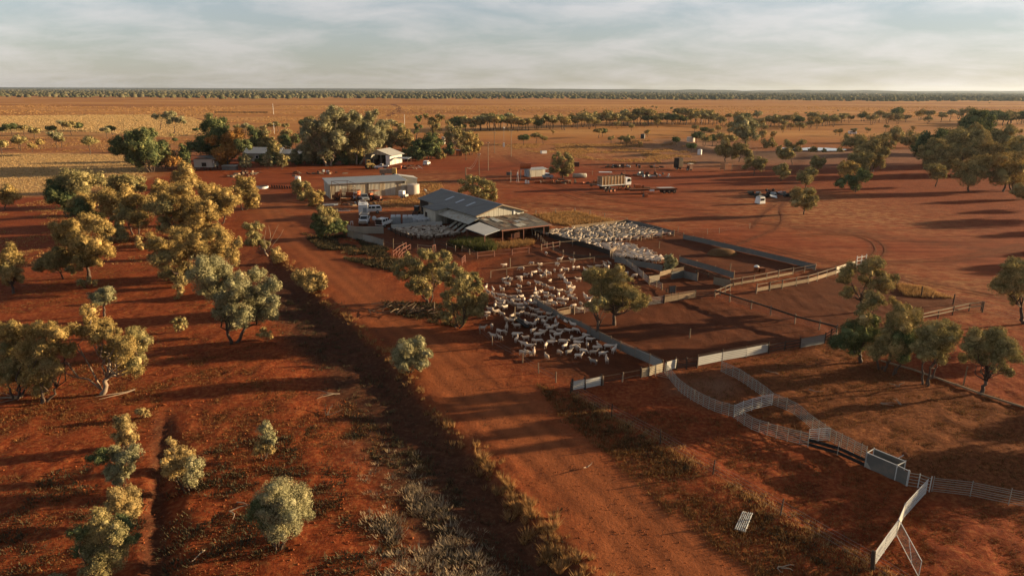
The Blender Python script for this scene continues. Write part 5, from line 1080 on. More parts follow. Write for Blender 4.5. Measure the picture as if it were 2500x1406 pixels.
fence('rail_gate', 'dark barred gate between the two white sheet fences', [(1651, 902), (1701, 897)], 1.2, 1.05, rails=(.2, .38, .56, .74, .92, 1.1), rail_m=timber_dark, rail_r=(.05, .06), post_m=timber_dark, cat='gate')
fence('iron_fence', 'long bright white panel fence along the lower edge of the yards', [(1703, 894), (1762, 882), (1821, 872), (1876, 861)], 1.35, 3.2, sheet=(.12, 1.1, iron_white), top=(1.25, .05, timber_dark), post_m=timber_dark)
fence('rail_fence', 'shaded dark rails between the white panel fence and the grey panel', [(1876, 863), (1953, 849)], 1.1, 2.2, rails=(.3, .65, 1.0), post_m=timber_dark)
fence('iron_fence', 'grey sheet panel at the right end of the lower yard fence', [(1953, 849), (2012, 838)], 1.3, 3.5, sheet=(.06, 1.2, iron_fence), post_m=timber_dark)
fence('rail_fence', 'dark rails joining the grey panel to the diagonal fence', [(2012, 838), (2042, 818)], 1.2, 2.0, rails=(.35, .7, 1.05), post_m=timber_dark)
fence('rail_fence', 'long diagonal fence with dark top rail across the middle of the yards', [(1745, 727), (1781, 738), (1833, 754), (1881, 770), (1940, 790), (1999, 806), (2042, 818)], 1.25, 4.0, rails=(1.0,), rail_r=(.12, .22), wires=(.3, .6), post_m=timber)
fence('rail_fence', 'planked race fence with pale lower boards above the diagonal fence', [(1781, 700), (1840, 690), (1900, 678), (1935, 671)], 1.2, 2.6, rails=(1.1,), rail_m=timber, sheet=(.15, .52, timber_pale), post_m=timber)
fence('rail_fence', 'dark rails continuing the planked race to the long grey fence', [(1935, 671), (1990, 660)], 1.1, 2.6, rails=(.5, 1.0))
fence('plank_fence', 'second planked fence with stout posts below the race', [(1846, 716), (1878, 710), (1908, 705), (1943, 698), (1972, 693), (1994, 687), (2017, 679), (2040, 672)], 1.35, 9, rails=(1.3,), rail_m=timber, sheet=(.3, .85, timber_pale), post_r=.1)
fence('iron_fence', 'pale sheet panel at the loading corner, top of the race', [(2038, 668), (2089, 651)], 1.3, 6, sheet=(.05, 1.1, iron_fence_y))
fence('gate_frame', 'white double post gate frame behind the open crowned tree', [(2090, 652), (2101, 650), (2112, 648)], 1.8, 1.0, rails=(.4, 1.0, 1.6), rail_m=steel_white, post_m=white_paint, cat='gate')
fence('rail_fence', 'short angled rail fence at the junction of the race', [(1745, 727), (1782, 712)], 1.15, 1.6, rails=(.45, 1.05), rail_m=timber)
fence('plank_fence', 'yellow planked fence right of the spreading yard tree', [(1621, 741), (1656, 735), (1697, 728)], 1.2, 2.6, rails=(1.12,), rail_m=timber, sheet=(.18, 1.0, timber_pale), post_m=timber_dark)
fence('rail_gate', 'steel barred gate beside the spreading yard tree', [(1576, 747), (1620, 741)], 1.15, 3.3, rails=(.15, .33, .51, .69, .87, 1.05), rail_m=steel_dull, rail_r=(.04, .05), post_m=timber_dark, cat='gate')
fence('rail_fence', 'dark rails between the yellow planked fence and the race junction', [(1697, 728), (1745, 727)], 1.0, 2.6, rails=(.3, .6, .9), post_m=timber_dark)
fence('plank_fence', 'pale planked panel left of the spreading yard tree', [(1362, 774), (1401, 766)], 1.1, 1.8, rails=(1.05,), rail_m=timber, sheet=(.15, .8, timber_pale))
fence('rail_gate', 'barred gate half hidden behind the spreading yard tree', [(1402, 767), (1450, 762)], 1.1, 1.7, rails=(.2, .38, .56, .74, .92), rail_m=steel_dull, rail_r=(.04, .05), cat='gate')
# upper pens
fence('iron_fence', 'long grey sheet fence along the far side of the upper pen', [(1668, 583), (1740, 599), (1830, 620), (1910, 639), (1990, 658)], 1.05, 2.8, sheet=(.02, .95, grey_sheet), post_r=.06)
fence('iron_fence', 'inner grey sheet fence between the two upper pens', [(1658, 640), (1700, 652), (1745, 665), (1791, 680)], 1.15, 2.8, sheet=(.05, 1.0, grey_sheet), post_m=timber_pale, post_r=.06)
fence('rail_fence', 'dark rails below the inner grey sheet fence', [(1640, 650), (1700, 668), (1790, 700)], .9, 2.8, rails=(.5, .85), rail_r=(.05, .1), post_m=timber_dark)
fence('iron_fence', 'brown shaded sheet panel near the race junction', [(1741, 694), (1783, 703)], 1.35, 2.0, sheet=(.05, 1.2, iron_rust), posts=False)
fence('plank_fence', 'sunlit timber wall at the back of the packed sheep pen', [(1395, 562), (1465, 554), (1530, 547)], 1.0, 3.2, sheet=(.05, 1.0, timber_pale), post_r=.06)
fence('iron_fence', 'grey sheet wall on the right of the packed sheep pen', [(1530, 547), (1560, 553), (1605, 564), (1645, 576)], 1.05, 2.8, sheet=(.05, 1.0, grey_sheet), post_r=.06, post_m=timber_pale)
fence('rail_fence', 'post and rail front of the packed sheep pen', [(1500, 596), (1537, 591), (1565, 588), (1592, 584), (1615, 581), (1645, 577)], 1.2, 6, rails=(.4, .95), rail_m=post_red, rail_r=(.04, .07), post_m=timber_pale)
fence('rail_fence', 'short post and rail link to the long grey sheet fence', [(1645, 577), (1668, 583)], 1.2, 3, rails=(.6, 1.0), post_m=timber)
fence('iron_fence', 'dark sheet fence along the near side of the packed sheep lane', [(1340, 580), (1370, 590), (1410, 600), (1450, 610), (1495, 626)], 1.05, 2.4, sheet=(.05, .95, dark_open), post_m=timber_dark, post_r=.06)
fence('rail_gate', 'barred steel gate line beside the packed sheep lane', [(1495, 632), (1530, 650), (1556, 668), (1583, 693)], 1.15, 3.0, rails=(.15, .32, .49, .66, .83, 1.02), rail_m=steel_dull, rail_r=(.04, .05), post_m=timber, cat='gate')
fence('iron_fence', 'yellow sheet panel at the end of the barred gate line', [(1583, 692), (1609, 688)], 1.2, 3, sheet=(.1, 1.15, iron_fence_y))
fence('rail_gate', 'small barred gate standing open below the yellow sheet panel', [(1585, 696), (1602, 702), (1616, 708)], 1.05, 1.3, rails=(.2, .4, .6, .8, 1.0), rail_m=steel_dull, rail_r=(.04, .04), post_m=timber_pale, cat='gate')
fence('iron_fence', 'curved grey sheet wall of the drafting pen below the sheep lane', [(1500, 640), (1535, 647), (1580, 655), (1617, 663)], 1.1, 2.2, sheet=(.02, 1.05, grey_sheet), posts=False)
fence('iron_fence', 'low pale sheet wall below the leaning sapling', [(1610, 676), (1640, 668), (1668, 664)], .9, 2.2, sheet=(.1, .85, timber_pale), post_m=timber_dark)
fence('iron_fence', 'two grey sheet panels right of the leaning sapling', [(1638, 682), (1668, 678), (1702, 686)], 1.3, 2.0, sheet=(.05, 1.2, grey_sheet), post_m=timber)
fence('iron_fence', 'small blue grey sheet panel above the yellow planked fence', [(1634, 717), (1648, 716)], 1.2, 2.0, sheet=(.1, 1.15, grey_sheet), post_m=timber_dark)
fence('rail_fence', 'low timber curb rail of the drafting pen', [(1615, 706), (1640, 722)], .6, 2.0, rails=(.3,), post_m=timber_dark)
fence('trough_gate', 'tilted timber ramp at the mouth of the sheep lane', [(1489, 628), (1504, 617)], 1.3, 2.0, rails=(1.2,), rail_m=timber_pale, sheet=(.2, 1.1, timber), cat='ramp')
# yards below the woolshed
fence('rail_fence', 'single pipe rail across the upper yard behind the mob', [(1198, 678), (1237, 672), (1318, 661), (1399, 651), (1450, 644)], 1.15, 20, rails=(1.12,), rail_m=timber_pale, rail_r=(.06, .06), post_r=.06)
fence('rail_fence', 'red pipe fence in front of the grassy mound by the woolshed', [(1166, 632), (1207, 627), (1250, 624), (1291, 619)], 1.15, 20, rails=(.45, 1.12), rail_m=post_red, rail_r=(.06, .07), post_m=post_red, post_r=.07)
fence('rail_fence', 'grey timber rails running down to the red pipe fence', [(1128, 614), (1147, 622), (1166, 632)], 1.1, 3, rails=(.35, .7, 1.05), post_m=timber)
fence('rail_fence', 'timber rail fence above the grassy mound', [(1060, 598), (1090, 606), (1112, 614)], 1.1, 3, rails=(.5, 1.0), post_m=timber)
fence('rail_fence', 'dark fence line from the woolshed down towards the yard gate', [(1300, 575), (1320, 590), (1335, 606)], 1.1, 2.2, rails=(.4, .9), post_m=timber)
fence('rail_gate', 'red cross braced gate behind the lone sheep', [(1322, 612), (1350, 607), (1366, 604)], 1.2, 2.4, rails=(.35, 1.05), rail_m=post_red, rail_r=(.06, .07), post_m=timber_pale, cat='gate')
fence('rail_fence', 'post and rail fence between the red gate and the packed lane', [(1366, 604), (1398, 601), (1425, 597)], 1.2, 4, rails=(1.0,), rail_m=timber)
fence('rail_fence', 'curved dark fence along the bottom of the upper yard pen', [(1350, 612), (1375, 624), (1400, 629), (1440, 632), (1490, 631)], 1.0, 3.4, rails=(.25, .5), rail_r=(.05, .18), post_m=timber)
fence('rail_gate', 'small red gate standing open left of the upper yard', [(1128, 648), (1136, 640)], 1.3, 1.6, rails=(.4, .8, 1.2), rail_m=post_red, rail_r=(.05, .07), post_m=post_red, cat='gate')
fence('loading_race', 'curved red pipe loading race, left rail', [(960, 630), (975, 617), (992, 608)], 1.2, 2.4, rails=(.55, 1.15), rail_m=post_red, rail_r=(.06, .07), post_m=post_red, cat='race')
fence('loading_race', 'curved red pipe loading race, right rail', [(974, 637), (982, 626), (1002, 612)], 1.2, 2.4, rails=(.55, 1.15), rail_m=post_red, rail_r=(.06, .07), post_m=post_red, cat='race')
fence('rail_fence', 'timber rail fence right of the curved loading race', [(1020, 612), (1060, 616)], 1.1, 3, rails=(.55, 1.05), rail_m=timber, post_m=timber)
fence('pipe_hoop', 'red pipe hoop gate above the dark pepper tree', [(1057, 617), (1064, 615)], 1.3, 3, rails=(1.3,), rail_m=post_red, post_m=post_red, cat='gate')
fence('iron_fence', 'curved pale sheet wall round the end of the shaded forcing pen', [(937, 571), (900, 571), (872, 571), (856, 568), (849, 564)], 1.5, 2.4, sheet=(.02, 1.5, iron_fence), posts=False)
fence('iron_fence', 'near side of the shaded forcing pen, pale sheets with pipe posts', [(849, 578), (863, 583), (886, 588), (912, 594), (937, 602)], 1.5, 3, sheet=(.02, 1.35, iron_fence), post_m=black_plastic, post_r=.05, rails=(.5, 1.0, 1.4), rail_m=black_plastic, rail_r=(.04, .04))
fence('iron_fence', 'long white railed wall behind the shaded sheep pen', [(955, 561), (1000, 557), (1040, 553), (1080, 553)], 1.2, 3, sheet=(.3, 1.1, iron_white), post_m=timber_dark)
fence('slab_fence', 'row of dark slab gates at the left of the shaded sheep pen', [(955, 565), (966, 572), (978, 577), (992, 580), (1005, 585)], 1.1, 5, rails=(.3, .7), rail_r=(.05, .25), post_m=dark_open, post_r=.14)
fence('rail_fence', 'dark rails along the near edge of the shaded sheep pen', [(1005, 585), (1050, 588), (1100, 582), (1125, 576)], 1.0, 3, rails=(.4, .8), post_m=timber_dark)
fence('rail_fence', 'dark timber rails left of the curved loading race', [(937, 602), (960, 608), (985, 606)], 1.1, 2.4, rails=(.4, .9), post_m=timber)
# wire fences
fence('wire_fence', 'old wire fence round the dry grass behind the woolshed', [(1308, 526), (1356, 521), (1404, 519), (1440, 526), (1475, 533), (1530, 545)], 1.2, 6.5, wires=(.35, .65, .95, 1.15), post_r=.09, post_m=timber)
fence('wire_fence', 'long wire fence with weathered posts beside the road', [(1393, 960), (1493, 1018), (1612, 1082), (1740, 1160), (1905, 1258), (2127, 1388), (2300, 1500)], 1.25, 30, wires=(.3, .6, .9, 1.15), post_r=.055, post_m=timber_dark)
fence('wire_fence', 'broken line of thin posts between the road and the sheep mob', [(1172, 815), (1202, 843), (1276, 885), (1315, 912), (1357, 935)], 1.15, 30, wires=(.4, .8), post_r=.06, post_m=timber)
fence('wire_fence', 'dark wire fence on the far right of the yards', [(2190, 692), (2249, 724), (2326, 745), (2398, 762), (2520, 800)], 1.5, 30, wires=(.35, .7, 1.05, 1.4), post_r=.10, post_m=timber_dark)
fence('log_fence', 'rough log rail fence above the rounded olive tree', [(2250, 786), (2290, 777), (2325, 769), (2365, 760), (2395, 757)], 1.15, 30, rails=(.6, 1.1), rail_m=timber_pale, rail_r=(.12, .12), post_m=timber_dark)
fence('wire_fence', 'fine wire fence along the track at the upper right', [(1655, 566), (1727, 572), (1756, 570), (1830, 558)], 1.1, 30, wires=(.5, 1.0), post_r=.05, post_m=timber)
fence('wire_fence', 'distant wire fence behind the livestock truck', [(1446, 428), (1489, 428), (1525, 426), (1562, 421), (1600, 418)], 1.4, 30, wires=(.5, .9, 1.3), post_r=.07, post_m=timber_pale)
fence('paddock_fence', 'low log edging along the paddock below the dark clump of trees', [(2150, 882), (2230, 905), (2330, 940), (2397, 965), (2520, 1003)], .25, 5, rails=(.12,), rail_m=timber_pale, rail_r=(.16, .16), posts=False)
for x_, y_, h_, lab in ((1683, 826, 1.2, 'lone pale post in the shaded middle yard'), (1609, 606, 1.3, 'lone pale post in the pen with the hay heap'), (1782, 664, 1.4, 'pale post near the hay heap'), (1245, 653, 1.6, 'dark stump post among the upper yard sheep'), (2352, 940, 2.0, 'tall pale post left of the rounded olive tree'), (1147, 604, 1.2, 'pale stake on the grassy mound'), (1060, 760, 1.3, 'pale stake under the dark pepper tree'), (1256, 780, 1.7, 'pale post standing in the thick of the sheep mob'), (960, 598, 1.2, 'pale post by the forcing pen')):
    B = GP(x_, y_); MB().tube([(0, 0, -.2), (.02, 0, h_*.6), (.05, .02, h_)], [.08, .07, .06], 7).build('post', timber_pale, tag(thing('fence_post', lab, 'post', B), group='single posts'))
# portable steel sheep race
RAILZ = (.12, .30, .48, .66, .84, 1.02, 1.18)
fence('steel_race', 'curved outer side of the galvanised sheep race', [(1622, 912), (1634, 926), (1656, 953), (1678, 970), (1704, 986), (1744, 1005), (1790, 1019)], 1.2, 2.6, rails=RAILZ, rail_m=steel_gal, rail_r=(.024, .052), post_m=steel_gal, post_r=.03, cat='race', jit=0, curve=True)
fence('steel_race', 'outer side of the galvanised sheep race beyond the first gate', [(1790, 1019), (1834, 1049), (1894, 1070), (1972, 1090)], 1.2, 2.4, rails=RAILZ, rail_m=steel_gal, rail_r=(.024, .052), post_m=steel_gal, post_r=.03, cat='race', jit=0, curve=True)
fence('steel_race', 'inner side of the galvanised sheep race from the white panels to the first gate', [(1760, 908), (1803, 928), (1835, 950), (1862, 969), (1884, 988)], 1.2, 2.4, rails=RAILZ, rail_m=steel_gal, rail_r=(.024, .052), post_m=steel_gal, post_r=.03, cat='race', jit=0, curve=True)
fence('steel_race', 'inner side of the galvanised sheep race between the two gates', [(1884, 988), (1938, 1012), (1982, 1048), (2024, 1077), (2066, 1100), (2112, 1124)], 1.2, 2.2, rails=RAILZ, rail_m=steel_gal, rail_r=(.024, .052), post_m=steel_gal, post_r=.03, cat='race', jit=0, curve=True)
fence('steel_race', 'low rails at the head of the sheep race by the corner post', [(1600, 918), (1634, 926)], .9, 2.0, rails=(.15, .35, .55, .75), rail_m=steel_gal, rail_r=(.02, .04), post_m=steel_gal, post_r=.03, cat='race', jit=0)
fence('steel_gate', 'white railed cross gate halfway along the sheep race', [(1791, 1019), (1812, 1010), (1835, 1002), (1857, 996), (1884, 990)], 1.2, 1.6, rails=RAILZ, rail_m=steel_white, rail_r=(.025, .055), post_m=steel_white, post_r=.035, cat='gate', jit=0)
fence('steel_gate', 'white railed cross gate at the narrow end of the sheep race', [(1973, 1080), (1997, 1078), (2023, 1076)], 1.2, 1.6, rails=RAILZ, rail_m=steel_white, rail_r=(.025, .055), post_m=steel_white, post_r=.035, cat='gate', jit=0)
rb = thing('race_belt', 'two black belting boards along the narrow part of the sheep race', 'race', GP(1972, 1090)); o = rb.location.copy()
P = [GP(*p) for p in ((1972, 1092), (2044, 1112), (2110, 1142))]
for a, b in zip(P[:-1], P[1:]):
    for z in (.28, .68): MB().bar(a+UP*z, b+UP*z, .04, .26).build('belting_board', belt_black, rb, o)
for p in P: MB().tube([p, p+UP*1.25], .04, 6).build('post', steel_gal, rb, o)
# drafting box
db = thing('drafting_box', 'grey sheet sided sheep drafting box with white frame', 'drafting box', GP(2111, 1142)); o = db.location.copy()
A, Bq, Cq, Dq = GP(2111, 1142), GP(2184, 1174), GP(2204, 1164), GP(2128, 1132)
E_ = GP(2212, 1188)
def panel(name, a, b, z0, z1, m, root, o, t=.03): return MB().bar(a+UP*(z0+z1)/2, b+UP*(z0+z1)/2, t, z1-z0).build(name, m, root, o)
panel('side_panel', A, Bq, .05, 1.3, grey_sheet, db, o); panel('side_panel', Dq, Cq, .05, 1.3, grey_sheet, db, o); panel('drafting_gate', Bq, E_, .05, 1.2, grey_sheet, db, o)
m = MB(); a1 = A.lerp(Bq, .02)+UP*.05; nn = (Bq-A).cross(UP).normalized()*.02
m.add([a1+nn, A.lerp(Bq, .24)+UP*.05+nn, A.lerp(Bq, .06)+UP*.55+nn, a1+UP*.5+nn], [(0, 1, 2, 3)]).build('kick_plate', steel_gal, db, o)
for p in (A, Bq, Cq, Dq, E_): MB().tube([p, p+UP*1.4], .04, 6).build('frame_post', steel_white, db, o)
for a, b in ((A, Bq), (Dq, Cq), (A, Dq), (Bq, Cq), (Bq, E_)): MB().bar(a+UP*1.33, b+UP*1.33, .05).build('frame_rail', steel_white, db, o)
sd_ = GP(2196, 1146); fl = thing('float_valve', 'rusty steel disc on a bent white arm beside the drafting box', 'wheel', sd_); o = sd_
MB().tube([Vector((-.5, 0, .75)), Vector((-.1, .1, 1.0)), Vector((.25, .2, 1.15))], .035, 6).build('arm', steel_white, fl); MB().wheel((.35, .22, 1.2), .24, .12, 16, (.75, .5, .3)).build('disc', rust, fl); MB().tube([Vector((-.5, 0, 0)), Vector((-.5, 0, .8))], .04, 6).build('stand', steel_dull, fl)
fence('steel_race', 'railed run out between the drafting box and the open white gates', [(2214, 1188), (2240, 1192), (2268, 1202)], 1.25, 1.5, rails=(.15, .4, .65, .9, 1.15), rail_m=steel_gal, rail_r=(.025, .045), post_m=steel_white, post_r=.04, cat='race', jit=0)
fence('steel_fence', 'galvanised railed fence running off the right edge at the bottom', [(2274, 1201), (2368, 1212), (2462, 1231), (2560, 1250)], 1.25, 3.2, rails=RAILZ, rail_m=steel_gal, rail_r=(.02, .035), post_m=steel_gal, post_r=.035, jit=0)
fence('steel_gate', 'upper white barred gate swung open at the bottom right', [(2259, 1206), (2232, 1235), (2205, 1265)], 1.2, 1.6, rails=(.1, .28, .46, .64, .82, 1.0, 1.18), rail_m=steel_white, rail_r=(.03, .08), post_m=steel_white, post_r=.03, cat='gate', jit=0)
wp_ = thing('steel_gate', 'solid white panel between the two open barred gates', 'gate', GP(2203, 1268)); o = wp_.location.copy()
panel('white_sheet', GP(2203, 1268), GP(2187, 1306), .08, 1.2, steel_white, wp_, o); 
for p in (GP(2203, 1268), GP(2187, 1306)): MB().tube([p, p+UP*1.25], .035, 6).build('frame_post', steel_white, wp_, o)
fence('steel_gate', 'lower white barred gate nearest the bottom of the view', [(2186, 1308), (2158, 1347), (2131, 1386)], 1.2, 1.6, rails=(.1, .28, .46, .64, .82, 1.0, 1.18), rail_m=steel_white, rail_r=(.03, .08), post_m=steel_white, post_r=.03, cat='gate', jit=0)
mg_ = thing('mesh_gate', 'open wire mesh gate on a thin white frame at the bottom right', 'gate', GP(2188, 1307)); o = mg_.location.copy()
a, b = GP(2188, 1307), GP(2242, 1410)
for z in (.08, 1.2): MB().tube([a+UP*z, b+UP*z], .025, 6).build('frame_rail', steel_white, mg_, o)
for p, q in ((a+UP*.08, a+UP*1.2), (b+UP*.08, b+UP*1.2), (a.lerp(b, .45)+UP*1.2, a.lerp(b, .72)+UP*.08)): MB().tube([p, q], .022, 6).build('frame_bar', steel_white, mg_, o)
m = MB()
for i in range(26): p = a.lerp(b, (i+.5)/26); m.bar(p+UP*.08, p+UP*1.2, .006)
for i in range(9): z = .08+1.12*(i+.5)/9; m.bar(a+UP*z, b+UP*z, .006)
tag(m.build('mesh', steel_dull, mg_, o), kind='stuff')
sg = MB().tube([GP(2131, 1388), GP(2131, 1388)+Vector((-.1, 0, .7)), GP(2131, 1388)+Vector((-.12, .02, 1.25))], [.15, .14, .12], 8).build('strainer_post', timber_dark); tag(sg, 'thick dark strainer post at the end of the lower white gate', 'post')
# sheet of iron lying by the road
q = [GP(1792, 1293), GP(1820, 1301), GP(1838, 1255), GP(1812, 1250)]; si = thing('iron_sheet', 'loose sheet of pale iron lying in the grass beside the road', 'sheet', q[0])
MB().sheet([p+UP*.10 for p in q], 6, .03).build('sheet', iron_pale, si, q[0]); MB().bar(q[0]+UP*.05, q[1]+UP*.05, .06).build('batten', timber, si, q[0])
# ------------------------------------------------------------------ vehicles and yard clutter
veh_white = simple('vehicle_white', (0.60, 0.59, 0.56), 0.38, 0, 0.06, 1.5, 0.5, dirt=(0.36, 0.22, 0.14), dirt_amt=0.10)
veh_silver = simple('vehicle_silver', (0.33, 0.34, 0.35), 0.35, 0.3, 0.08, 1.5, 0.5)
lamp_red = simple('lamp_red', (0.25, 0.02, 0.015), 0.3); lamp_clear = simple('lamp_clear', (0.45, 0.45, 0.42), 0.2)
canvas_grey = simple('grey_canvas', (0.24, 0.25, 0.25), 0.85, 0, 0.15, 2)
def axis_wheel(t, x, y, r, w=.24, rimm=None):
    wh = MB().wheel((x, y, r), r, w).build('wheel', tyre, t, smooth=False)
    s = 1 if y > 0 else -1
    MB().wheel((x, y+s*w*.42, r), r*.58, w*.24).build('rim', rimm or rim_steel, wh)
    return wh
def headings(p0, p1):
    a, b = GP(*p0), GP(*p1); return math.atan2(b.y-a.y, b.x-a.x)
def ute(name, label, px, rz, kind='tray', paint=None, cat='ute', extras=True):
    """x forward. kind: tray, canopy, wagon, van"""
    paint = paint or veh_white
    t = thing(name, label, cat, GP(*px), rz)
    w = .90
    hood = [(-2.45, .55), (2.42, .55), (2.48, .80), (2.40, 1.05), (1.25, 1.20), (1.0, 1.22), (-2.45, 1.18)]
    if kind == 'tray': hood = [(-.55, .55), (2.42, .55), (2.48, .80), (2.40, 1.05), (1.25, 1.20), (1.0, 1.22), (-.55, 1.18)]
    MB().prism(hood, -w, w).build('body', paint, t, bevel=.06)
    if kind == 'wagon': cab = [(-2.35, 1.19), (1.05, 1.19), (.30, 1.80), (.05, 1.86), (-2.15, 1.84)]
    elif kind == 'canopy': cab = [(-2.42, 1.17), (1.05, 1.19), (.30, 1.78), (.05, 1.82), (-1.2, 1.82), (-2.05, 1.78), (-2.42, 1.45)]
    else: cab = [(-.55, 1.17), (1.05, 1.19), (.35, 1.78), (.1, 1.83), (-.5, 1.82)]
    cb = MB().prism(cab, -w*.9, w*.9).build('cab', paint, t, bevel=.05)
    x0 = cab[0][0]+.12
    for s in (-1, 1):
        y = s*w*.905
        if kind == 'tray': wins = [(-.42, .80)]
        elif kind == 'canopy': wins = [(-.05, .80), (-.95, -.15), (-2.15, -1.2)]
        else: wins = [(-.05, .80), (-1.0, -.15), (-2.1, -1.12)]
        for a, b in wins:
            top = 1.74 if b < .5 else 1.72; bt = b-.42 if b > .5 else b-.05
            MB().add([(a, y, 1.27), (b, y, 1.27), (bt, y, top), (a+.05, y, top)], [(0, 1, 2, 3), (3, 2, 1, 0)]).build('side_window', glass, cb)
        m = MB().box((2.40, s*.68, .90), (.12, .34, .18)).build('headlight', lamp_clear, t); MB().box((-2.47 if kind != 'tray' else -2.6, s*.76, .95), (.06, .14, .28)).build('tail_light', lamp_red, t)
        MB().box((.85, s*1.0, 1.28), (.10, .2, .18)).build('mirror', paint, t)
        for x in (1.55, -1.45): axis_wheel(t, x, s*.80, .38)
    MB().add([(1.06, -w*.8, 1.21), (1.06, w*.8, 1.21), (.38, w*.78, 1.78), (.38, -w*.78, 1.78)], [(0, 1, 2, 3)]).build('windscreen', glass, cb)
    MB().add([(cab[0][0]-.012, -w*.75, 1.28), (cab[0][0]-.012, w*.75, 1.28), (cab[-1][0]-.012 if kind != 'canopy' else -2.2, w*.72, 1.72), (cab[-1][0]-.012 if kind != 'canopy' else -2.2, -w*.72, 1.72)], [(3, 2, 1, 0)]).build('rear_window', glass, cb)
    MB().box((2.50, 0, .72), (.16, 1.75, .28)).build('bumper', black_plastic if kind != 'tray' else steel_dull, t, bevel=.03); MB().box((2.45, 0, .93), (.06, .9, .2)).build('grille', black_plastic, t)
    if kind == 'tray':
        tr = MB().box((-1.65, 0, 1.02), (2.1, 1.9, .10)).build('tray', paint, t)
        for s in (-1, 1): MB().box((-1.65, s*.94, 1.20), (2.1, .04, .28)).build('side_board', paint, tr)
        MB().box((-2.69, 0, 1.20), (.04, 1.9, .28)).build('tailboard', paint, tr); MB().box((-.62, 0, 1.5), (.06, 1.8, .8)).build('headboard', steel_dull, tr)
        MB().box((-1.6, 0, .70), (2.3, .9, .2)).build('chassis', black_plastic, t)
    return t
ute('canopy_ute', 'white dual cab ute with canopy, parked in sun behind the tall white camper', (906, 521), headings((930, 521), (880, 523)), 'canopy')
ute('tray_ute', 'white tray ute parked in front of the open machinery shed', (931, 413), math.pi+.02, 'tray')
ute('hatchback', 'small white car seen from behind, alone on the red yard right of the machinery shed', (1042, 404), 1.45, 'wagon', cat='car')
# camper (tall white box on a truck) and the ute with its bonnet towards us
t = thing('camper_truck', 'tall white box camper parked between the two white utes', 'camper', GP(888, 530), -1.35)
MB().box((0, 0, 1.95), (4.0, 2.1, 2.3)).build('box_body', veh_white, t, bevel=.06); MB().box((.3, 0, 3.13), (.9, .7, .12)).build('roof_hatch', canvas_grey, t); MB().box((0, 0, .7), (4.2, 1.4, .25)).build('chassis', black_plastic, t)
for s in (-1, 1):
    axis_wheel(t, -.8, s*.9, .42); axis_wheel(t, .9, s*.9, .42)
MB().box((2.02, .3, 1.9), (.04, .8, 1.1)).build('side_door', iron_pale, t); MB().box((.2, 1.07, 2.3), (1.2, .04, .6)).build('window', glass, t)
wu = ute('work_ute', 'white work ute with ladder racks facing the camera in the shade', (890, 547), -1.5, 'tray')
rk = MB().box((-1.6, 0, 1.9), (2.2, 1.8, .08)).build('rack_floor', steel_dull, wu)
for x in (-.7, -2.5):
    for s in (-1, 1): MB().bar((x, s*.88, 1.1), (x, s*.88, 2.2), .06).build('rack_post', steel_dull, wu)
for s in (-1, 1): MB().bar((-2.7, s*.88, 2.2), (.8, s*.88, 2.2), .06).build('rack_rail', steel_dull, wu)
for x in (-2.5, -1.6, -.7, .2): MB().bar((x, -.88, 2.2), (x, .88, 2.2), .05).build('rack_bar', steel_dull, wu)
MB().box((2.62, 0, .95), (.08, 1.5, .5)).build('bull_bar', steel_dull, wu); MB().box((2.5, 0, .6), (.05, .5, .14)).build('number_plate', lamp_clear, wu)
wg = ute('wagon', 'white wagon with its tailgate open beside the stacked wool packs', (939, 552), 1.25, 'wagon', cat='wagon')
MB().box((-2.47, 0, 1.25), (.05, 1.45, 1.05)).build('open_boot', dark_open, wg); MB().slab([(-2.3, -.8, 1.86), (-2.3, .8, 1.86), (-3.1, .8, 2.15), (-3.1, -.8, 2.15)], .06).build('tailgate', veh_white, wg)
for s in (-1, 1): MB().bar((-1.9, s*.62, 1.93), (.0, s*.62, 1.93), .05).build('roof_rail', steel_dull, wg)
ds = thing('satellite_dish', 'round white dish standing on the ground between the work ute and the wagon', 'dish', GP(914, 543))
MB().tube([(0, 0, .9), (.02, -.12, .92), (.04, -.2, .94)], [.48, .5, .3], 18).build('dish_face', white_paint, ds); MB().tube([(0, 0, 0), (0, 0, .9)], .05, 6).build('stand', steel_dull, ds)
st = thing('stool', 'small white folding stool left of the work ute', 'stool', GP(859, 549)); MB().box((0, 0, .72), (.5, .4, .05)).build('seat', white_paint, st)
for x, y in ((-.2, -.15), (.2, -.15), (.2, .15), (-.2, .15)): MB().tube([(x*1.3, y*1.3, 0), (x, y, .7)], .03, 5).build('leg', white_paint, st)
# skid steer by the woolshed
sk = thing('skid_steer', 'black caged skid steer loader parked at the back corner of the woolshed', 'loader', GP(1018, 527), 1.3)
MB().box((0, 0, .75), (1.9, 1.2, .8)).build('body', rust_dark, sk, bevel=.04); MB().box((.1, 0, 1.65), (1.0, 1.0, 1.1)).build('cab', black_plastic, sk); MB().box((.1, 0, 2.24), (1.1, 1.05, .08)).build('cab_roof', steel_dull, sk)
for s in (-1, 1):
    for x in (-.6, .6): axis_wheel(sk, x, s*.72, .38, .28)
    MB().tube([(-.9, s*.8, 1.3), (.4, s*.8, 1.2), (1.3, s*.8, .5)], .09, 6).build('lift_arm', yellow_paint, sk)
MB().box((1.5, 0, .35), (.5, 1.6, .5)).build('bucket', rust_dark, sk)
wb = thing('board', 'upright sunlit board leaning beside the skid steer', 'board', GP(1028, 528)); MB().box((0, 0, 1.0), (.08, .7, 2.0), rz=.4).build('board', timber_pale, wb)
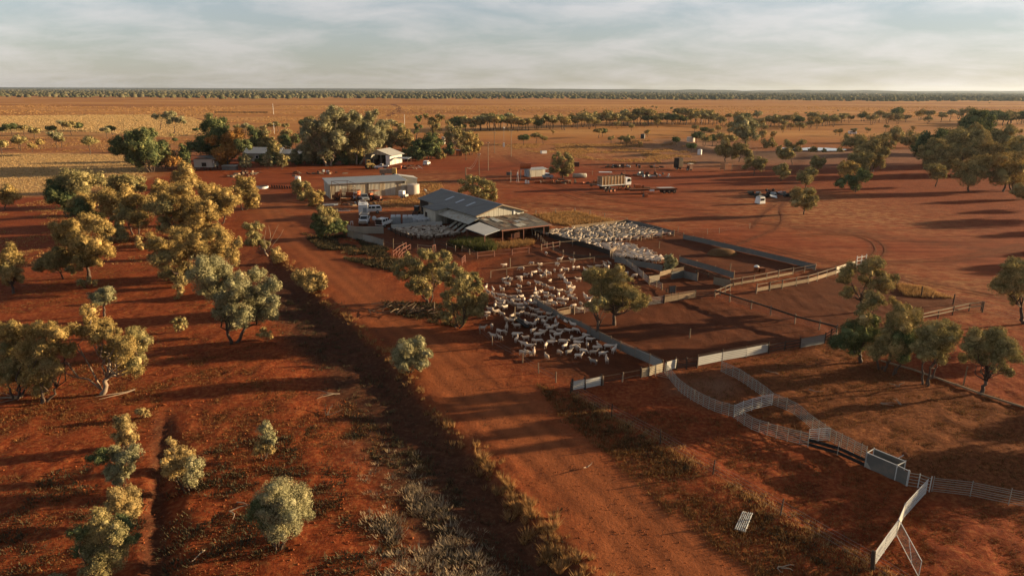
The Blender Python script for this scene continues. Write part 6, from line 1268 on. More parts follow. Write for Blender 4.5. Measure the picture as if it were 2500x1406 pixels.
# wool packs
def soft_box(name, m, root, c, d, rz=0):
    return MB().box(c, d, rz, taper=.9).build(name, m, root, bevel=min(d)*.18)
base = GP(1006, 545); ax = (GP(1044, 541)-base).normalized(); ay = Vector((-ax.y, ax.x, 0)); n = 0
for i in range(5):
    for j in range(6):
        p = base+ax*(i*1.18)+ay*(j*.95-1.2); n += 1
        tt = thing('wool_pack', 'fat white wool pack in the tight block against the woolshed wall', 'wool pack', p, math.atan2(ax.y, ax.x)+random.uniform(-.06, .06), 'wool packs in the block')
        soft_box('pack', wool_white, tt, (0, 0, .5+random.uniform(-.03, .05)), (1.08, .88, 1.0))
base = GP(962, 552)
for i, (dx, dy, lab) in enumerate(((0, 2.5, 'open topped white wool pack stack behind the wagon, left'), (2.6, 2.3, 'grey cased wool pack stack behind the wagon, right'))):
    tt = thing('wool_stack', lab, 'wool pack', base+Vector((dx, dy, 0)), .15); soft_box('case', canvas_grey, tt, (0, 0, .75), (2.3, 2.0, 1.5))
    for k in range(4): soft_box('pack', wool_white, tt, (-.55+1.1*(k % 2), -.5+1.0*(k//2), 1.68), (1.05, .9, .42))
# rusty crate truck before the long shed
t = thing('crate_truck', 'old rusty truck with stock crate parked against the long iron shed', 'truck', GP(846, 489), 2.95)
MB().box((-1.0, 0, .95), (5.2, 2.2, .22)).build('tray', rust_dark, t)
for i in range(7): MB().box((-3.5+.0*i, -1.0+i*.33, 1.9), (.06, .06, 1.8)).build('crate_slat', rust, t)
for k in range(5):
    for s in (-1, 1): MB().box((-1.0, s*1.08, 1.25+k*.36), (5.0, .05, .16)).build('crate_rail', rust, t)
    MB().box((1.5, 0, 1.25+k*.36), (.05, 2.1, .16)).build('crate_rail', rust_dark, t)
MB().box((-3.55, 0, 1.75), (.06, 2.0, 1.4)).build('tail_door', orange_paint, t); MB().box((-.6, -1.12, 1.5), (2.6, .05, 1.0)).build('side_panel', orange_paint, t)
MB().prism([(1.7, .6), (3.6, .6), (3.6, 1.3), (3.0, 1.4), (2.7, 2.1), (1.7, 2.1)], -.95, .95).build('cab', rust, t, bevel=.05)
MB().add([(3.02, -.8, 1.45), (3.02, .8, 1.45), (2.74, .8, 2.0), (2.74, -.8, 2.0)], [(0, 1, 2, 3)]).build('windscreen', glass, t)
for s in (-1, 1):
    for x in (-2.2, 2.7): axis_wheel(t, x, s*.95, .48, .3, rust)
# pipe gantry over it
B = GP(812, 488); o = B; gt = thing('pipe_gantry', 'tall thin pipe gantry frame in front of the long iron shed', 'frame', B)
P4 = [B, GP(832, 497), GP(870, 495), GP(850, 486)]
for p in P4: MB().tube([p, p+UP*4.9], .07, 6).build('upright', rust_dark, gt, o)
for a, b in zip(P4, P4[1:]+P4[:1]): MB().tube([a+UP*4.85, b+UP*4.85], .06, 6).build('crossbar', rust_dark, gt, o)
MB().tube([P4[0]+UP*3.9, P4[2]+UP*4.0], .05, 6).build('brace', post_red, gt, o); MB().tube([P4[1]+UP*1.2, P4[2]+UP*3.9], .04, 6).build('brace', rust_dark, gt, o)
ute('old_car', 'old white car front on, first right of the rusty crate truck', (871, 488), -1.3, 'wagon', cat='car')
ute('old_jeep', 'old pale off road car with open roof frame left of the canopied tractor', (890, 491), -1.2, 'tray', paint=iron_pale, cat='car')
t = thing('tractor', 'rusty red tractor with a flat sunshade canopy in front of the long shed', 'tractor', GP(918, 491), -.5)
MB().box((.7, 0, 1.05), (1.9, .65, .7)).build('bonnet', post_red, t, bevel=.05); MB().box((-.6, 0, 1.1), (1.0, .9, .9)).build('seat_box', rust_dark, t); MB().slab([(-1.6, -1.0, 2.75), (.5, -1.0, 2.75), (.5, 1.0, 2.75), (-1.6, 1.0, 2.75)], .12).build('canopy', rust, t)
for x, y in ((-1.3, -.6), (-1.3, .6), (.2, -.5), (.2, .5)): MB().tube([(x, y, 1.2), (x, y, 2.7)], .045, 6).build('canopy_post', rust_dark, t)
for s in (-1, 1): axis_wheel(t, -.8, s*.85, .78, .4, orange_paint); axis_wheel(t, 1.3, s*.65, .42, .25, orange_paint)
MB().box((-1.9, .2, 1.3), (.8, 1.2, 1.2)).build('orange_box', orange_paint, t); MB().tube([(.9, .2, 1.4), (.9, .2, 2.1)], .05, 6).build('exhaust', rust_dark, t)
rd = thing('disc_plough', 'black heap of plough discs between the old car and the tractor', 'plough', GP(903, 490))
for i in range(7): MB().wheel((i*.34-1, .1*(i % 2), .5), .46, .08, 12, (1, .4, 0)).build('disc', rust_dark, rd)
MB().bar((-1.2, 0, .95), (1.4, 0, .95), .14).build('beam', rust_dark, rd)
t = thing('box_trailer', 'small white cased trailer before the right end of the long shed', 'trailer', GP(985, 484), -.4)
MB().box((0, 0, .8), (2.2, 1.5, .5)).build('tub', iron_white, t); MB().box((-.4, 0, 1.55), (1.4, 1.2, .9)).build('case', white_paint, t); MB().bar((1.1, 0, .55), (2.4, 0, .5), .1).build('drawbar', rust_dark, t)
for s in (-1, 1): axis_wheel(t, 0, s*.85, .35)
# things lying about the long shed
for x, y, dx, dy, dz, rz, m, nm, lab, ct in (
  (905, 497, 9.0, .35, .3, .16, timber_pale, 'beam', 'long pale beam lying on the dirt below the canopied tractor', 'beam'),
  (886, 494, 1.6, .9, .8, .1, iron_white, 'box', 'pale box on the dirt below the old off road car', 'box'),
  (806, 501, 3.8, 1.4, .5, .3, white_paint, 'boat_hull', 'white upturned sheet pile behind the gold topped tree', 'sheet'),
  (836, 513, 4.5, 3.0, .22, .1, iron_fence, 'scrap_heap', 'flat heap of twisted pale iron left of the camper', 'scrap'),
  (962, 560, 2.6, 1.0, .25, .2, grey_sheet, 'sheet_stack', 'flat stack of sheets at the woolshed doorway', 'sheet'),
  (800, 421, 1.0, .5, .7, .2, white_paint, 'crate', 'white crate among the scrap row above the long shed', 'crate'), (790, 420, .8, .5, .8, .6, iron_pale, 'crate', 'pale frame at the left of the scrap row above the long shed', 'crate'),
  (1333, 423, 4.0, 2.0, .12, .1, white_paint, 'sheet', 'white sheet lying far out beyond the fuel tank tree', 'sheet'), (1478, 421, 4.6, 2.0, .12, -.05, white_paint, 'sheet', 'white sheet on the ground behind the livestock truck', 'sheet'),
  (1415, 434, 4.6, 1.5, 1.2, .05, iron_wall, 'tank_shell', 'pale old tank shell lying right of the olive tree', 'tank'), (1407, 407, 2.0, 1.2, 1.6, .1, rust_dark, 'crate', 'dark crate beyond the olive tree by the fuel tank', 'crate'),
  (1327, 375, 2.6, 1.6, 1.3, .4, white_paint, 'machine', 'white machine under the small tree on the far flat', 'machine'),
  (1243, 428, 1.8, 1.2, 1.0, .1, grey_sheet, 'crate', 'grey crate left of the open pipe frame', 'crate'), (1337, 437, 3.6, 1.7, 1.2, .1, iron_pale, 'car_body', 'grey car body parked below the small iron hut', 'car body'),
  (1370, 442, 2.2, 1.4, .7, .1, rust_dark, 'trailer', 'dark low trailer under the olive tree', 'trailer'), (1449, 455, 2.4, .9, .5, .15, rust_dark, 'trailer', 'small dark trailer left of the livestock truck', 'trailer'),
  (1445, 450, 3.4, .2, .15, .1, timber, 'pole', 'long pole lying left of the livestock truck', 'pole'), (1850, 664, 1.6, 1.0, .9, .2, rust, 'drum_pair', 'rusty feeder with a white lid above the race', 'feeder'),
  (718, 431, 1.2, .8, .5, .1, timber_pale, 'log', 'pale log end on the red yard above the white tank', 'log'), (1070, 476, 5.0, .3, .3, .6, timber_pale, 'pole', 'leaning pale pole in the scrap right of the beige tank', 'pole'),
  (2006, 842, .01, .01, .01, 0, timber, 'stone', None, 'stone')):
    if lab is None: continue
    t = thing(nm, lab, ct, GP(x, y), rz)
    if nm in ('trailer', 'car_body'):
        MB().box((0, 0, dz*.75), (dx, dy, dz*.55), taper=.95).build('body', m, t, bevel=.05)
        for s in (-1, 1):
            axis_wheel(t, -dx*.28, s*dy*.48, .32, .2, timber_pale)
            if nm == 'car_body': axis_wheel(t, dx*.3, s*dy*.48, .32, .2)
        MB().box((dx*.62, 0, .4), (dx*.3, .1, .1)).build('drawbar', timber_pale, t)
        if nm == 'car_body': MB().box((-.2, 0, dz*1.15), (dx*.5, dy*.85, dz*.4), taper=.8).build('cabin', glass, t)
    elif nm in ('scrap_heap',):
        for k in range(16):
            a = random.uniform(0, 6.3); r = random.uniform(0, 1); p = Vector((math.cos(a)*r*dx*.5, math.sin(a)*r*dy*.5, .1+.1*random.random())); d = Vector((random.uniform(-1, 1), random.uniform(-1, 1), random.uniform(-.1, .3)))*.7
            MB().bar(p-d, p+d, .06, .05).build('bar', m, t)
        MB().box((0, -dy*.55, .06), (dx*.9, .12, .1)).build('beam', white_paint, t)
    elif nm == 'tank_shell': MB().tube([(-dx/2, 0, .7), (-dx/2+.2, 0, .7), (dx/2-.2, 0, .7), (dx/2, 0, .7)], [.6, .75, .75, .5], 14).build('shell', m, t, smooth=True); MB().box((0, 0, .1), (dx*.7, .8, .2)).build('skid', timber_dark, t)
    elif nm == 'drum_pair': MB().cyl((-.3, 0, 0), .42, .9, 12).build('drum', rust, t); MB().cyl((-.3, 0, .9), .45, .22, 12, .2).build('lid', white_paint, t); MB().box((.6, 0, .35), (.9, .8, .7)).build('bin', rust, t)
    else:
        MB().box((0, 0, dz/2), (dx, dy, dz)).build('body', m, t, bevel=.02)
        if dz > .4: MB().box((0, 0, dz+.03), (dx*1.03, dy*1.05, .06)).build('lid', rust_dark if m is not rust_dark else timber, t)
# yellow loader, orange drum, heap beside the machinery shed
t = thing('loader', 'faded yellow loader parked left of the white tray ute', 'loader', GP(903, 412), .4)
MB().box((0, 0, 1.3), (2.6, 1.5, 1.2)).build('body', yellow_paint, t, bevel=.06); MB().box((-.4, 0, 2.5), (1.2, 1.3, 1.3)).build('cab', yellow_paint, t); MB().box((-.4, -.68, 2.6), (.9, .04, .8)).build('cab_window', glass, t)
for s in (-1, 1): axis_wheel(t, -.9, s*.9, .75, .45, yellow_paint); axis_wheel(t, 1.0, s*.9, .75, .45, yellow_paint); MB().tube([(.2, s*.5, 1.9), (1.4, s*.5, 1.6), (2.2, s*.5, .7)], .1, 6).build('lift_arm', yellow_paint, t)
MB().box((2.4, 0, .5), (.7, 1.9, .8)).build('bucket', rust_dark, t)
t = thing('tanker_truck', 'old cream tipper just showing above the roof of the long shed', 'truck', GP(947, 430), .1); MB().box((-.6, 0, 1.6), (4.0, 2.2, 1.4)).build('tub', timber, t); MB().box((2.2, 0, 1.6), (1.4, 2.0, 2.0)).build('cab', yellow_paint, t, bevel=.05)
for s in (-1, 1): axis_wheel(t, -1.6, s*.95, .5, .3); axis_wheel(t, 2.0, s*.95, .5, .3)
t = thing('drum', 'orange drum standing before the clutter at the carport', 'drum', GP(978, 413)); MB().cyl((0, 0, 0), .5, 1.2, 12).build('drum_shell', orange_paint, t); MB().cyl((0, 0, 1.2), .46, .03, 12).build('drum_lid', rust, t)
t = thing('scrap_heap', 'heap of tin, poles and tyres before the carport', 'scrap', GP(1000, 412))
for k in range(26):
    p = Vector((random.uniform(-3.5, 4), random.uniform(-1.5, 2.5), random.uniform(.1, 1.0))); d = Vector((random.uniform(-1, 1), random.uniform(-1, 1), random.uniform(-.4, .4)))*random.uniform(.5, 1.3)
    MB().bar(p-d, p+d, random.uniform(.05, .5), .06).build('scrap_piece', random.choice([iron_pale, rust, timber_pale, iron_wall, orange_paint, rust_dark]), t)
for k in range(4): MB().wheel((-3+k*.6, -1.2, .35), .36, .22).build('tyre', tyre, t)
# livestock truck
crate_pale = simple('pale_crate_wood', (0.44, 0.34, 0.23), .8, 0, .2, 3, .15)
crate_wood = simple('stained_crate_wood', (0.34, 0.185, 0.085), .85, 0, .3, 3, .1)
t = thing('livestock_truck', 'white cab livestock truck with tall slatted wooden crate', 'truck', GP(1498, 461), headings((1460, 463), (1530, 458)))
L0, L1 = -5.0, 3.0
MB().box((-1.0, 0, 1.25), (8.2, 2.4, .2)).build('deck', white_paint, t); MB().box((-.5, 0, .95), (9.0, .9, .3)).build('chassis', rust_dark, t)
for i in range(8):
    x = L0+.1+(L1-L0-.2)*i/7
    for s in (-1, 1): MB().box((x, s*1.2, 2.6), (.18, .10, 2.5)).build('crate_post', crate_pale, t)
    MB().bar((x, -1.18, 3.86), (x, 1.18, 3.86), .1).build('roof_bow', timber_pale, t)
for s in (-1, 1):
    for k in range(7): MB().box(((L0+L1)/2, s*1.15, 1.55+k*.36), (L1-L0-.1, .05, .20)).build('crate_slat', crate_wood, t)
for k in range(7):
    for x in (L0, L1): MB().box((x, 0, 1.55+k*.36), (.05, 2.3, .22)).build('crate_slat', timber, t)
MB().box((-1.0, 0, 2.62), (7.9, .06, 2.3)).build('centre_partition', timber, t)
MB().prism([(3.3, 1.0), (5.4, 1.0), (5.5, 1.9), (5.25, 3.1), (3.3, 3.1)], -1.15, 1.15).build('cab', veh_white, t, bevel=.1)
for s in (-1, 1): MB().add([(4.0, s*1.162, 2.0), (5.2, s*1.162, 2.0), (5.1, s*1.162, 2.85), (4.0, s*1.162, 2.85)], [(0, 1, 2, 3), (3, 2, 1, 0)]).build('side_window', glass, t); MB().bar((5.2, s*1.35, 2.0), (5.2, s*1.35, 2.7), .06, .2).build('mirror', black_plastic, t); MB().box((5.46, s*.8, 1.3), (.1, .35, .25)).build('headlight', lamp_clear, t)
MB().add([(5.50, -1.0, 2.0), (5.50, 1.0, 2.0), (5.30, 1.0, 2.95), (5.30, -1.0, 2.95)], [(0, 1, 2, 3)]).build('windscreen', glass, t)
for s in (-1, 1): axis_wheel(t, 4.3, s*1.05, .52, .32, yellow_paint); axis_wheel(t, -2.4, s*1.0, .52, .5); axis_wheel(t, -3.7, s*1.0, .52, .5)
t = thing('dolly', 'rusty tandem axle dolly in front of the livestock truck', 'trailer', GP(1490, 469), headings((1480, 470), (1500, 468)))
MB().box((0, 0, .85), (2.6, .9, .2)).build('frame', rust_dark, t); MB().box((-1.6, 0, .75), (1.6, .25, .3)).build('drawbar', rust_dark, t); MB().cyl((0, 0, .95), .6, .12, 14).build('turntable', black_plastic, t)
for s in (-1, 1):
    for x in (-.7, .7): axis_wheel(t, x, s*.9, .5, .35, orange_paint)
t = thing('flatbed_trailer', 'long rusty flatbed trailer with three wheels a side at its right end', 'trailer', GP(1592, 472), headings((1530, 474), (1650, 471)))
MB().box((0, 0, 1.35), (14.0, 2.5, .18)).build('deck', rust, t)
for s in (-1, 1): MB().box((0, s*1.1, 1.12), (14.0, .14, .3)).build('side_rail', rust_dark, t); 
MB().box((0, 0, 1.05), (13.0, .5, .35)).build('spine', rust_dark, t)
for x in (3.2, 4.7, 6.2):
    for s in (-1, 1): axis_wheel(t, x, s*1.0, .52, .34, timber_pale)
MB().box((-.6, -1.28, 1.0), (1.4, .06, .55)).build('white_panel', white_paint, t)
for y in (-.7, .7): MB().bar((-2.8, y, 0), (-2.8, y, 1.1), .14).build('support_leg', timber_pale, t)
MB().slab([(1.8, -1.0, 1.52), (6.4, -1.0, 1.52), (6.0, 1.0, 1.52), (1.5, 1.0, 1.52)], .05).build('loose_sheet', iron_white, t)
for x in (-6.6, -6.0): MB().bar((x, -1.1, 1.4), (x, -1.1, 2.7), .08).build('stake', timber_pale, t)
t2 = thing('engine_block', 'rusty orange machine sitting on the flatbed trailer', 'machine', GP(1592, 472)+Vector((-4.2, .3, 1.44)), .2); MB().box((0, 0, .5), (1.7, 1.2, 1.0)).build('block', orange_paint, t2, bevel=.05); MB().tube([(-.9, 0, .6), (.9, 0, .7)], .35, 10).build('flywheel_shaft', rust, t2)
t2 = thing('machine_part', 'pale bent machine part on the flatbed trailer deck', 'machine', GP(1592, 472)+Vector((-1.8, .2, 1.44)), -.2); MB().bar((-1, 0, .2), (1.2, .2, .15), .3, .25).build('arm', timber_pale, t2); MB().box((-.8, 0, .4), (.5, .5, .8)).build('block', rust, t2)
t = thing('drum', 'orange drum on the ground before the flatbed trailer', 'drum', GP(1577, 481)); MB().tube([(-.5, 0, .45), (.4, .1, .45)], .45, 12).build('drum_shell', orange_paint, t); MB().tube([(-.9, -.05, .4), (-.55, 0, .4)], .4, 12).build('drum_end', grey_sheet, t)
# dark frame truck, further off
t = thing('frame_truck', 'dark framed old truck with raised back near the round trees', 'truck', GP(1664, 415), -.9)
MB().box((-1.6, 0, 2.4), (2.2, 2.4, 3.6)).build('box_body', dark_open, t)
for y in (-.9, -.3, .3, .9): MB().bar((-.3, y, 1.1), (-.3, y, 3.3), .1).build('upright', timber_pale, t)
MB().box((1.4, 0, .95), (3.8, 2.0, .2)).build('deck', rust, t); MB().box((3.6, 0, 1.2), (1.2, 1.8, 1.2)).build('cab', rust_dark, t); MB().slab([(2.9, -1.0, 2.6), (4.3, -1.0, 2.6), (4.3, 1.0, 2.6), (2.9, 1.0, 2.6)], .1).build('canopy', iron_wall, t)
for x, y in ((3.1, -.8), (3.1, .8), (4.1, -.8), (4.1, .8)): MB().bar((x, y, 1.7), (x, y, 2.6), .08).build('canopy_post', rust_dark, t)
for s in (-1, 1): axis_wheel(t, -1.4, s*.95, .5, .4); axis_wheel(t, 3.4, s*.95, .5, .3)
t = thing('rusty_crate', 'rusty raised stock crate standing between two round trees', 'crate', GP(1772, 418), .5)
for k in range(5):
    for s in (-1, 1): MB().box((0, s*1.1, .9+k*.42), (3.6, .06, .2)).build('slat', rust_dark if s > 0 else rust, t)
    MB().box((-1.8, 0, .9+k*.42), (.06, 2.2, .2)).build('slat', rust, t)
for x in (-1.7, 1.7):
    for y in (-1.1, 1.1): MB().bar((x, y, 0), (x, y, 3.0), .12).build('post', timber, t)
MB().box((0, 0, .75), (3.6, 2.2, .1)).build('floor', rust_dark, t)
# junk rows
def junk(name, label, px, n, ex, ey, hmax, ms, seed):
    random.seed(seed); t = thing(name, label, 'scrap', GP(*px))
    for k in range(n):
        p = Vector((random.uniform(-ex, ex), random.uniform(-ey, ey), 0)); h = random.uniform(.25, hmax); d = (random.uniform(.5, 2.2), random.uniform(.5, 1.6), h)
        m = MB()
        if random.random() < .3: m.wheel(p+UP*.4, .42, .3, 12, (random.uniform(-1, 1), random.uniform(-1, 1), random.uniform(0, 1)))
        elif random.random() < .5:
            q = [p+Vector((sx_*d[0]/2, sy_*d[1]/2, h*random.uniform(.2, 1))) for sx_, sy_ in ((-1, -1), (1, -1), (1, 1), (-1, 1))]; m.slab(q, .05)
        else: m.box(p+UP*h/2, d, random.uniform(0, 3), taper=random.uniform(.6, 1))
        m.build('scrap_piece', random.choice(ms), t)
    return t
junk('junk_row', 'long dark heap of tyres and tin behind the scrap iron', (1548, 409), 34, 11, 2.5, 1.3, [black_plastic, tyre, dark_open, iron_pale, rust_dark, dark_open], 3)
junk('junk_pile', 'grey heap of sheet iron and crates right of the livestock truck', (1590, 430), 26, 6, 4, 1.5, [grey_sheet, iron_pale, grey_sheet, rust_dark], 4)
junk('junk_pile', 'low rust coloured scrap behind the livestock truck', (1545, 429), 16, 5, 2, .5, [rust, rust_dark, timber], 5)
junk('junk_dump', 'dark dump of car wrecks and black plastic beside the sandy track', (1868, 474), 36, 5, 7, 1.2, [black_plastic, tyre, grey_sheet, dark_open, iron_pale, dark_open], 6)
junk('machinery_row', 'row of rusty farm implements left of the livestock truck', (1420, 448), 22, 9, 1.5, 1.3, [rust, orange_paint, rust_dark, timber, rust], 13)
junk('machinery_row', 'rusty implements below the small iron hut', (1350, 447), 16, 6, 1.5, 1.2, [rust, orange_paint, rust_dark, iron_pale, rust], 14)
junk('machinery_row', 'rusty clutter between the livestock truck and the flatbed trailer', (1545, 464), 14, 4, 1.2, 1.2, [rust, orange_paint, rust_dark], 15)
junk('scrap_row', 'straggling scrap row on the red yard above the long shed', (780, 424), 22, 9, 2, .9, [rust_dark, timber, dark_open, rust, timber_dark], 7)
junk('wood_heap', 'heap of pale sticks and sleepers left of the round trough', (598, 427), 26, 4, 7, .6, [timber, timber_dark, timber_pale, rust_dark], 8)
junk('scrap_heap', 'scatter of poles and tin right of the beige water tank', (1050, 470), 18, 5, 3, .5, [timber_pale, rust, iron_pale, timber], 9)
random.seed(10); t = thing('branch_heap', 'dark heap of cut branches left of the dark pepper trees', 'branches', GP(1000, 757))
for k in range(46):
    p = Vector((random.uniform(-5, 4.5), random.uniform(-2.2, 2.0), random.uniform(.05, .5))); a = random.uniform(0, 6.3); d = Vector((math.cos(a), math.sin(a), random.uniform(-.15, .3)))*random.uniform(.6, 1.6)
    MB().tube([p-d, p+Vector((0, 0, random.uniform(-.05, .15))), p+d], [.06, .045, .02], 4).build('branch', timber_dark if k % 7 else timber_pale, t)
junk('scrap_heap', 'low strip of scrap in front of the long shed gantry', (850, 499), 20, 7, 1.6, .4, [timber_pale, rust, iron_pale, rust_dark], 12)
t = thing('white_cabin_shell', 'white truck cab shell standing at the near end of the wreck dump', 'cab', GP(1855, 498), .4); MB().box((0, 0, 1.0), (1.9, 1.9, 1.7), taper=.82).build('shell', white_paint, t, bevel=.08); MB().box((0, -.90, 1.25), (1.2, .06, .6)).build('window', glass, t); MB().box((0, 0, 1.95), (1.4, 1.2, .12)).build('roof_vent', iron_pale, t)
t = thing('chair', 'white bent sheet on the dirt at the edge of the wreck dump', 'sheet', GP(1888, 484)); MB().slab([(-.9, -.5, .5), (.9, -.5, .1), (.9, .5, .6), (-.9, .5, .9)], .06).build('sheet', white_paint, t)
# row of tyres by the trough
for i in range(9):
    x = 664+i*6.2; t = tag(MB().wheel((0, 0, .38), .42, .3, 12, (1, .5, .25)).build('tyre', tyre), 'old tyre leaning in the row beside the round stock trough', 'tyre', 'tyres beside the trough'); t.location = GP(x, 458+.4*i)
# hay heap
t = thing('hay_heap', 'flattened heap of hay in the far upper pen', 'hay', GP(1762, 622)); g = np.random.default_rng(4); n = 12
vs = [(0, 0, 1.1)]+[(r*2.4*math.cos(a)*g.uniform(.9, 1.1), r*1.2*math.sin(a)*g.uniform(.9, 1.1), z) for r, z in ((.5, 1.08), (.85, .85), (1.0, .35), (1.12, -.05)) for a in np.linspace(0, 2*math.pi, n, endpoint=False)]
fs = [(0, 1+i, 1+(i+1) % n) for i in range(n)]+[(1+k*n+i, 1+(k+1)*n+i, 1+(k+1)*n+(i+1) % n, 1+k*n+(i+1) % n) for k in range(3) for i in range(n)]
m = MB(); m.add(vs, fs); m.build('hay_mound', hay, t, smooth=True)
# feed trough among the sheep
t = thing('feed_trough', 'long dark feed trough among the sheep in the lower yard', 'trough', GP(1270, 790), headings((1258, 780), (1288, 800))); MB().prism([(-.35, .45), (-.2, .1), (.2, .1), (.35, .45), (.28, .45), (.15, .18), (-.15, .18), (-.28, .45)], -2.0, 2.0).build('trough_body', black_plastic, t); t.rotation_euler[2] += math.pi/2
for y in (-1.6, 1.6): MB().box((0, y, .08), (.6, .12, .16)).build('foot', timber_dark, t)
t = thing('feed_trough', 'orange lit feed trough along the grey sheet fence by the sheep', 'trough', GP(1390, 797), headings((1365, 785), (1420, 812))+math.pi/2); MB().prism([(-.35, .45), (-.2, .1), (.2, .1), (.35, .45), (.28, .45), (.15, .18), (-.15, .18), (-.28, .45)], -3.2, 3.2).build('trough_body', orange_paint, t)
# power poles and masts
def pole(name, label, px, h, r=.13, arm=None, parts=(), mat=None):
    B = GP(*px); t = thing(name, label, 'pole', B); MB().tube([(0, 0, -.3), (0, 0, h*.5), (.03, 0, h)], [r, r*.9, r*.75], 8).build('pole_shaft', mat or timber, t)
    if arm: MB().bar((-arm, 0, h-.5), (arm, 0, h-.5), .1).build('cross_arm', timber, t); [MB().cyl((x, 0, h-.45), .06, .2, 6).build('insulator', white_paint, t) for x in (-arm*.9, arm*.9)]
    return t
def htop(px, py, ytop):
    B = GP(px, py); return atY(px, ytop, B.y).z-B.z
pole('power_pole', 'power pole nearest the woolshed tree with drooping cables', (1170, 428), htop(1170, 428, 374), .12, .5)
pole('short_pole', 'short thick pole standing behind the dense woolshed tree', (1137, 432), htop(1137, 432, 409), .2)
pole('power_pole', 'power pole second from the left in the group beyond the yard', (1192, 417), htop(1192, 417, 346), .12, .5)
pole('power_pole', 'power pole with a transformer box, third in the group beyond the yard', (1207, 374), htop(1207, 374, 322), .14, .7)
pole('power_pole', 'tallest power pole with white fittings, rightmost of the group', (1248, 383), htop(1248, 383, 317), .15, .8)
t = pole('tank_mast', 'thin mast carrying a white box left of the tallest power pole', (1230, 362), htop(1230, 362, 300), .07, None, mat=steel_dull); MB().box((0, 0, 1.6), (1.0, .8, 1.8)).build('white_box', white_paint, t); MB().cyl((0, 0, htop(1230, 362, 314)), .25, .7, 8).build('mast_fitting', white_paint, t)
pole('far_pole', 'lone thin pole standing on the far plain above the homestead', (668, 280), htop(668, 280, 253), .2, mat=white_paint)
pole('far_pole', 'thin pale pole on the flat behind the homestead', (670, 327), htop(670, 327, 300), .12, mat=white_paint)
pole('far_pole', 'thin pale pole beside the grove beyond the machinery shed', (988, 305), htop(988, 305, 280), .16, mat=white_paint)
pole('far_pole', 'thin pole among the far belt trees', (1713, 305), htop(1713, 305, 292), .12, mat=white_paint)
c0 = GP(1170, 428)+UP*htop(1170, 428, 376); c1 = GP(1140, 432)+UP*3.0
for k in range(2):
    pts = [c0.lerp(c1, i/10)+Vector((.3*k, 0, -1.6*math.sin(math.pi*i/10)*(i/10+.3)-.5*k*math.sin(math.pi*i/10))) for i in range(11)]
    tag(MB().tube(pts, .035, 4).build('cable', steel_dull), 'slack power cable hanging from the nearest pole to the short pole', 'cable', 'slack cables at the pole')
# white bus beyond the dam
t = thing('van', 'small pale van parked beyond the dam', 'van', atY(2080, 328, GP(2080, 329).y), .1); t.location = GP(2080, 329)
MB().prism([(-2.6, .5), (2.6, .5), (2.7, 1.3), (2.2, 2.3), (-2.6, 2.3)], -.95, .95).build('body', veh_white, t, bevel=.1); MB().box((-.2, -.97, 1.75), (3.6, .04, .6)).build('side_window', glass, t)
for s in (-1, 1): axis_wheel(t, -1.6, s*.85, .38); axis_wheel(t, 1.7, s*.85, .38)
# distant yard of rails on the plain
t = thing('far_yards', 'distant timber stock yard on the far plain above the homestead', 'stock yard', GP(590, 277))
for k in range(26):
    p = Vector((-32+k*2.4, random.uniform(-2, 10), 0)); MB().bar(p, p+UP*2.0, .4).build('post', timber_dark, t)
for z in (.6, 1.2, 1.8): MB().bar((-32, 0, z), (30, 2, z), .2, .3).build('rail', timber_dark, t)
# fallen branches and logs
def log(label, px, n, L, mat, seed, name='fallen_branch'):
    g = np.random.default_rng(seed); B = GP(*px); m = MB(); a0 = g.uniform(0, 6.3)
    for k in range(n):
        a = a0+g.normal()*.5; p = Vector((0, 0, .08)); pts = [p]; 
        for q in range(4): a += g.normal()*.25; p = p+Vector((math.cos(a)*L/4, math.sin(a)*L/4, g.uniform(-.02, .14))); pts.append(p)
        m.tube(pts, [.05, .045, .035, .025, .012], 5)
    o = m.build(name, mat); o.location = B; tag(o, label, 'branch', 'fallen branches')
for lab, px, n, L, s in (('forked pale branch fallen in the sun patch left of the ditch', (830, 962), 3, 2.4, 1), ('dark broken stump and limbs left of the ditch', (797, 1015), 4, 1.6, 2), ('curved pale branch right of the furrow', (560, 1250), 2, 1.4, 3), ('small pale stick above the curved one by the furrow', (578, 1228), 1, 1.2, 4), ('pale stick beside the furrow near the bottom', (500, 1345), 1, 1.4, 5), ('grey sticks at the foot of the far left bush', (55, 970), 5, 2.4, 6), ('pale log in front of the bare limbed tree', (330, 952), 2, 3.4, 7), ('pale fallen limb in the right paddock, nearest the trees', (2195, 945), 2, 1.0, 8), ('bent pale branch in the right paddock shade line', (2150, 985), 2, 1.2, 9), ('short pale log in the right paddock near the race', (1975, 952), 1, 1.4, 10), ('twisted stick low in the right paddock', (2200, 990), 2, 1.0, 11), ('pale log on the paddock left of the branches', (1900, 914), 1, 1.6, 12), ('wispy dead twigs in the verge near the bottom', (1900, 1385), 3, .9, 13), ('pale stone like clod on the road', (1430, 1143), 2, .7, 14)):
    log(lab, px, n, L, bark_pale if 'dark' not in lab else bark, s)

